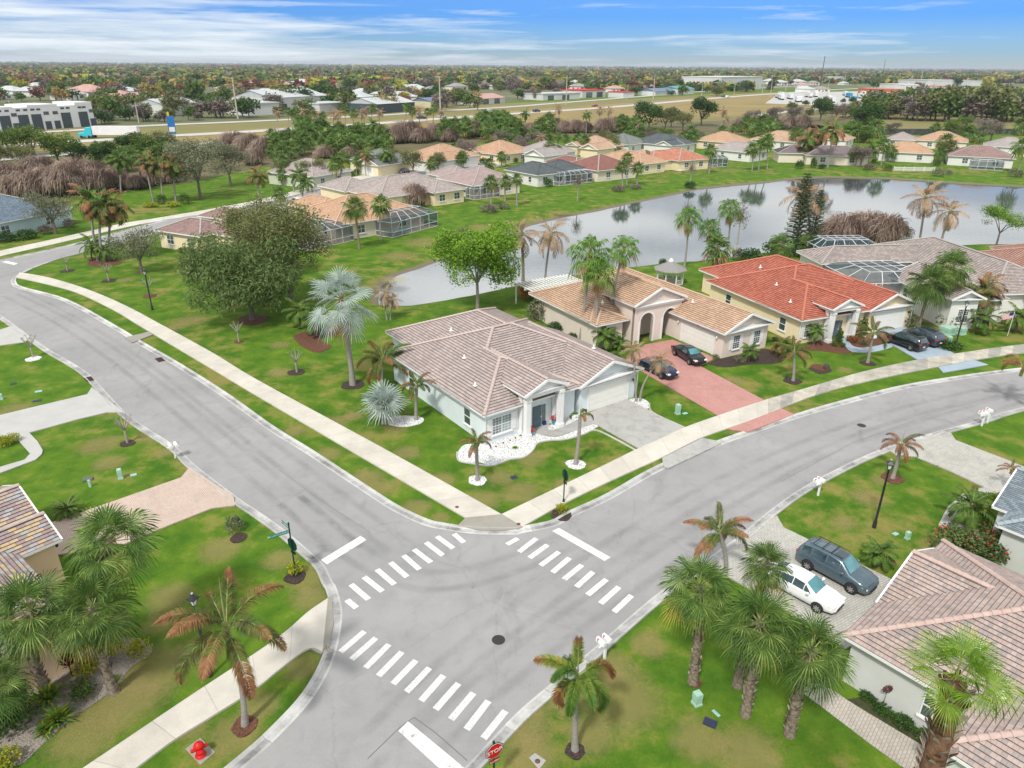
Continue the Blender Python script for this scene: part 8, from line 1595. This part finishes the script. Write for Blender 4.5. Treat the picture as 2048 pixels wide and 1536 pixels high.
# poles, masts, billboard
def pole(label, base, toppx, r=.35, name='utility_pole', arms=True, mat=None, group=None):
    p = g(*base); t = ray_at(toppx[0], toppx[1], p[1]); h = max(4, t.z); root = empty(name, (p[0], p[1], 0), .6, label, 'pole', group); q = MB(); q.tube([(0, 0, 0), (0, 0, h)], [r, r * .6], 7); q.build('shaft', mat or simple('pale concrete pole', (0.50, 0.46, 0.40), rough=.9), root)
    if arms:
        q = MB(); q.bar((-1.6, 0, h - 1.2), (1.6, 0, h - 1.2), .25); q.bar((-1.2, 0, h - 3), (1.2, 0, h - 3), .2); q.build('cross_arm', M_plast, root)
for b, t_, r_ in (((476, 238), (464, 154), .5), ((881, 232), (881, 152), .5), ((1132, 210), (1133, 150), .5), ((1306, 200), (1309, 148), .5), ((278, 246), (272, 205), .35), ((30, 250), (24, 200), .3), ((709, 224), (709, 195), .3), ((658, 192), (656, 168), .3), ((1253, 200), (1253, 178), .3), ((1403, 193), (1400, 168), .3), ((1468, 190), (1469, 165), .3), ((1524, 188), (1527, 160), .35), ((1540, 195), (1545, 158), .35), ((1570, 190), (1573, 158), .3), ((1652, 200), (1656, 160), .3), ((1824, 206), (1830, 172), .3), ((1860, 204), (1866, 168), .3), ((1900, 200), (1903, 165), .3), ((1747, 198), (1752, 168), .3), ((1591, 178), (1594, 148), .3), ((1435, 178), (1437, 148), .35), ((1840, 150 + 20), (1841, 137), .4)):
    pole('tall pale utility pole beyond the highway', b, t_, r_, group='utility poles beyond the highway')
pole('tall slim radio mast on the right horizon', (1640, 172), (1650, 112), .9, 'radio_mast', True, simple('dark mast steel', (0.10, 0.10, 0.11))); pole('thinner radio mast further right on the horizon', (1763, 160), (1767, 119), .8, 'radio_mast', False, simple('dark mast steel', (0.10, 0.10, 0.11)))
p = g(347, 275); root = empty('billboard', (p[0], p[1], 0), .5, 'blue roadside sign beside the highway right of the lorry', 'sign'); root.scale = (.55, .55, .95); q = MB(); q.bar((-1.5, 0, 0), (-1.5, 0, 9), .3); q.bar((1.5, 0, 0), (1.5, 0, 9), .3); q.build('post', M_plast, root); q = MB(); q.box(-2.6, 2.6, -.2, .2, 1.5, 9); bd = q.build('panel', simple('blue sign panel', (0.02, 0.14, 0.42), (0.03, 0.2, 0.5), .8), root)
q = MB(); q.box(-2.0, 2.0, -.26, -.21, 2.4, 4.4); q.build('sign_graphic', M_swht, root); q = MB(); q.box(-1.9, -.4, -.3, .3, 9.001, 10.6); q.build('topper', simple('yellow sign', (0.75, 0.55, 0.03)), root)
# trees of the town, singly where they show large, one mass where they fade together
FT_ = []
def lowtree(seed, mats, H=8, rx=4.6, rz=3.6, n=620, size=.95):
    rg = random.Random(seed); t = MB(); t.tube([(0, 0, 0), (0, 0, H * .55)], [.3, .2], 6, 2); bl = [(rg.uniform(-1, 1) * rx * .5, rg.uniform(-1, 1) * rx * .5, H - rz + rg.uniform(-.4, .5) * rz, rx * .5, rx * .5, rz * .55) for _ in range(9)]
    leaf_cloud(t, bl, n, size, rg, (0, 1), shell=.6); return t.mesh('far_tree', [*mats, M_bark])
KINDS = [('green', 'mid green', [G_mid, G_dark]), ('dark', 'dark green', [G_dark, G_mid]), ('olive', 'olive brown', [G_oliv, G_grey]), ('rust', 'rusty red brown', [leafmat('winter rust leaf', [(0.15, 0.05, 0.035), (0.24, 0.09, 0.055), (0.34, 0.16, 0.10)]), G_bare]), ('yellow', 'yellow green', [leafmat('far yellow leaf', [(0.20, 0.22, 0.03), (0.34, 0.34, 0.04), (0.50, 0.46, 0.06)]), G_mid]), ('bare', 'grey leafless', [G_bare, G_grey]), ('tawny', 'tawny brown', [leafmat('tawny leaf', [(0.22, 0.16, 0.05), (0.34, 0.25, 0.08), (0.44, 0.33, 0.13)]), G_oliv])]
KM = {k: [lowtree(200 + i * 3 + j, m_) for j in range(2)] for i, (k, l, m_) in enumerate(KINDS)}; KL = {k: l for k, l, m_ in KINDS}
rg = random.Random(33)
def scatter(n, x0, x1, y0, y1, kinds, where, s0=.9, s1=1.6, slope=0.0078):
    for _ in range(n):
        x = rg.uniform(x0, x1); y = rg.uniform(y0, y1) + slope * (x - x0); k = rg.choice(kinds); p = g(x, y)
        s = rg.uniform(s0, s1); FT_.append((s / math.hypot(*p), k, rg.randrange(2), p, rg.uniform(0, 6.28), s, s * rg.uniform(.8, 1.1), where))
allk = ['green', 'dark', 'olive', 'rust', 'yellow', 'bare', 'tawny', 'green', 'olive']
scatter(44, 195, 500, 214, 246, ['dark', 'olive', 'bare', 'green', 'olive'], 'in the belt beyond the highway at left', .9, 1.7, -.03)
scatter(40, 540, 960, 196, 236, ['olive', 'bare', 'dark', 'green', 'olive', 'tawny'], 'in the belt beyond the highway in the middle', .9, 1.8, -.03)
scatter(26, 1000, 1460, 190, 202, ['green', 'dark', 'olive', 'bare', 'tawny'], 'around the shops beyond the highway', .8, 1.6, -.02)
scatter(100, -30, 900, 160, 212, allk, 'in the town streets at left', 1.1, 2.2)
scatter(45, 900, 1560, 152, 184, allk, 'in the town streets in the middle', 1.1, 2.2)
scatter(62, 1745, 2060, 218, 246, ['olive', 'olive', 'bare', 'dark', 'green'], 'in the dense wood right of the ramp road', 1.5, 2.5, .01)
scatter(24, 1850, 2060, 198, 212, ['dark', 'green', 'olive'], 'on the rise of the wood at the right edge', 1.2, 2.0, 0)
scatter(26, 1500, 2060, 156, 176, allk, 'on the plain behind the lorry park', 1.2, 2.2)
scatter(40, 1020, 1480, 170, 184, allk, 'behind the shops beyond the highway', 1.2, 2.2, -.01)
scatter(26, 200, 760, 236, 250, ['olive', 'bare', 'dark', 'green'], 'lining the near side of the frontage road', .7, 1.2, -.04)
scatter(14, 1540, 1745, 226, 240, ['bare', 'olive', 'tawny'], 'in the scrub below the ramp road', .6, 1.1, 0)
scatter(16, 1560, 1850, 205, 213, ['dark', 'olive', 'green'], 'along the lorry park fence', .5, .9, 0)
FT_.sort(key=lambda e: -e[0])
for _, k, j, p, rz, s, sz, where in FT_[:292]:
    o = obj_from(KM[k][j], 'distant_tree', (p[0], p[1], -.2), rz, (s, s, sz)); tag(o, KL[k] + ' tree ' + where, 'tree', KL[k] + ' trees ' + where)
gr = MB(); gm_ = []; 
for _, k, j, p, rz, s, sz, where in FT_[292:]:
    me = KM[k][j]; base = len(gm_); idx = []
    for m_ in me.materials:
        if m_ not in gm_: gm_.append(m_)
        idx.append(gm_.index(m_))
    n0 = len(gr.v); c_, s_ = math.cos(rz), math.sin(rz)
    gr.v.extend([(p[0] + s * (v.co.x * c_ - v.co.y * s_), p[1] + s * (v.co.x * s_ + v.co.y * c_), -.2 + sz * v.co.z) for v in me.vertices])
    for f in me.polygons: gr.f.append(tuple(n0 + i for i in f.vertices)); gr.m.append(idx[f.material_index]); gr.uv.append([(0, 0)] * len(f.vertices)); gr.sm.append(False)
o = gr.build('distant_grove', gm_, kind='stuff'); o['label'] = 'smaller trees scattered through the town beyond the highway'; o['category'] = 'trees'
# everything further out reads as one wooded plain
cr = MB(); palette = [KINDS[i][2][0] for i in range(7)]
def clumpcrown(mb, p, s, mi, rg):
    mb_n = 15
    for _ in range(mb_n):
        a = rg.uniform(0, 6.28); u = rg.uniform(-.1, 1); r = s * math.sqrt(max(0, 1 - u * u * .8)) * rg.uniform(.6, 1); c = Vector((p[0] + r * math.cos(a), p[1] + r * math.sin(a), s * .35 + s * .75 * u)); n = Vector((rg.gauss(0, .6), rg.gauss(0, .6), rg.uniform(.3, 1))).normalized(); t1 = n.cross(Vector((1, .3, .1))).normalized() * s * rg.uniform(.35, .6); t2 = n.cross(t1).normalized() * s * rg.uniform(.35, .6)
        mb.face([c - t1 - t2 * .6, c + t1 * .8 - t2, c + t1 + t2 * .7, c - t1 * .6 + t2], mi)
rg = random.Random(44)
for i in range(11000):
    x = rg.uniform(-60, 2110); q_ = rg.random() ** 1.7; hz = 122 + .0078 * x; y = hz + 3.4 + q_ * (46 if x < 1500 else 30 if x < 1900 else 26); p = g(x, y); D = p[1]
    kx = noise.noise((x * .012, y * .3, 3.1)); mi = rg.choice((0, 1, 2, 4, 6) if kx > .05 else (0, 2, 3, 5, 1, 1)) if rg.random() < .8 else rg.randrange(7)
    clumpcrown(cr, p, rg.uniform(4, 8) * (1 + .35 * (D / 3000)), mi, rg)
o = cr.build('far_woodland', palette, kind='stuff'); o['label'] = 'far wooded plain reaching the horizon, greens, rust and tawny crowns merged'; o['category'] = 'woodland'
# haze over everything
hz = MB(); hz.box(-9500, 9500, -60.5, 22500, -2.6, 64); hm_ = bpy.data.materials.new('air haze'); hm_.use_nodes = True; tt = hm_.node_tree; tt.nodes.clear(); oo = tt.nodes.new('ShaderNodeOutputMaterial'); pv = tt.nodes.new('ShaderNodeVolumePrincipled'); pv.inputs['Density'].default_value = 0.00007; pv.inputs['Color'].default_value = (.80, .88, 1.0, 1); pv.inputs['Anisotropy'].default_value = .2; tt.links.new(pv.outputs[0], oo.inputs['Volume'])
HAZE = hz.build('haze', hm_, kind='stuff'); HAZE['label'] = 'thin blue air haze over the whole plain'; HAZE['category'] = 'haze'
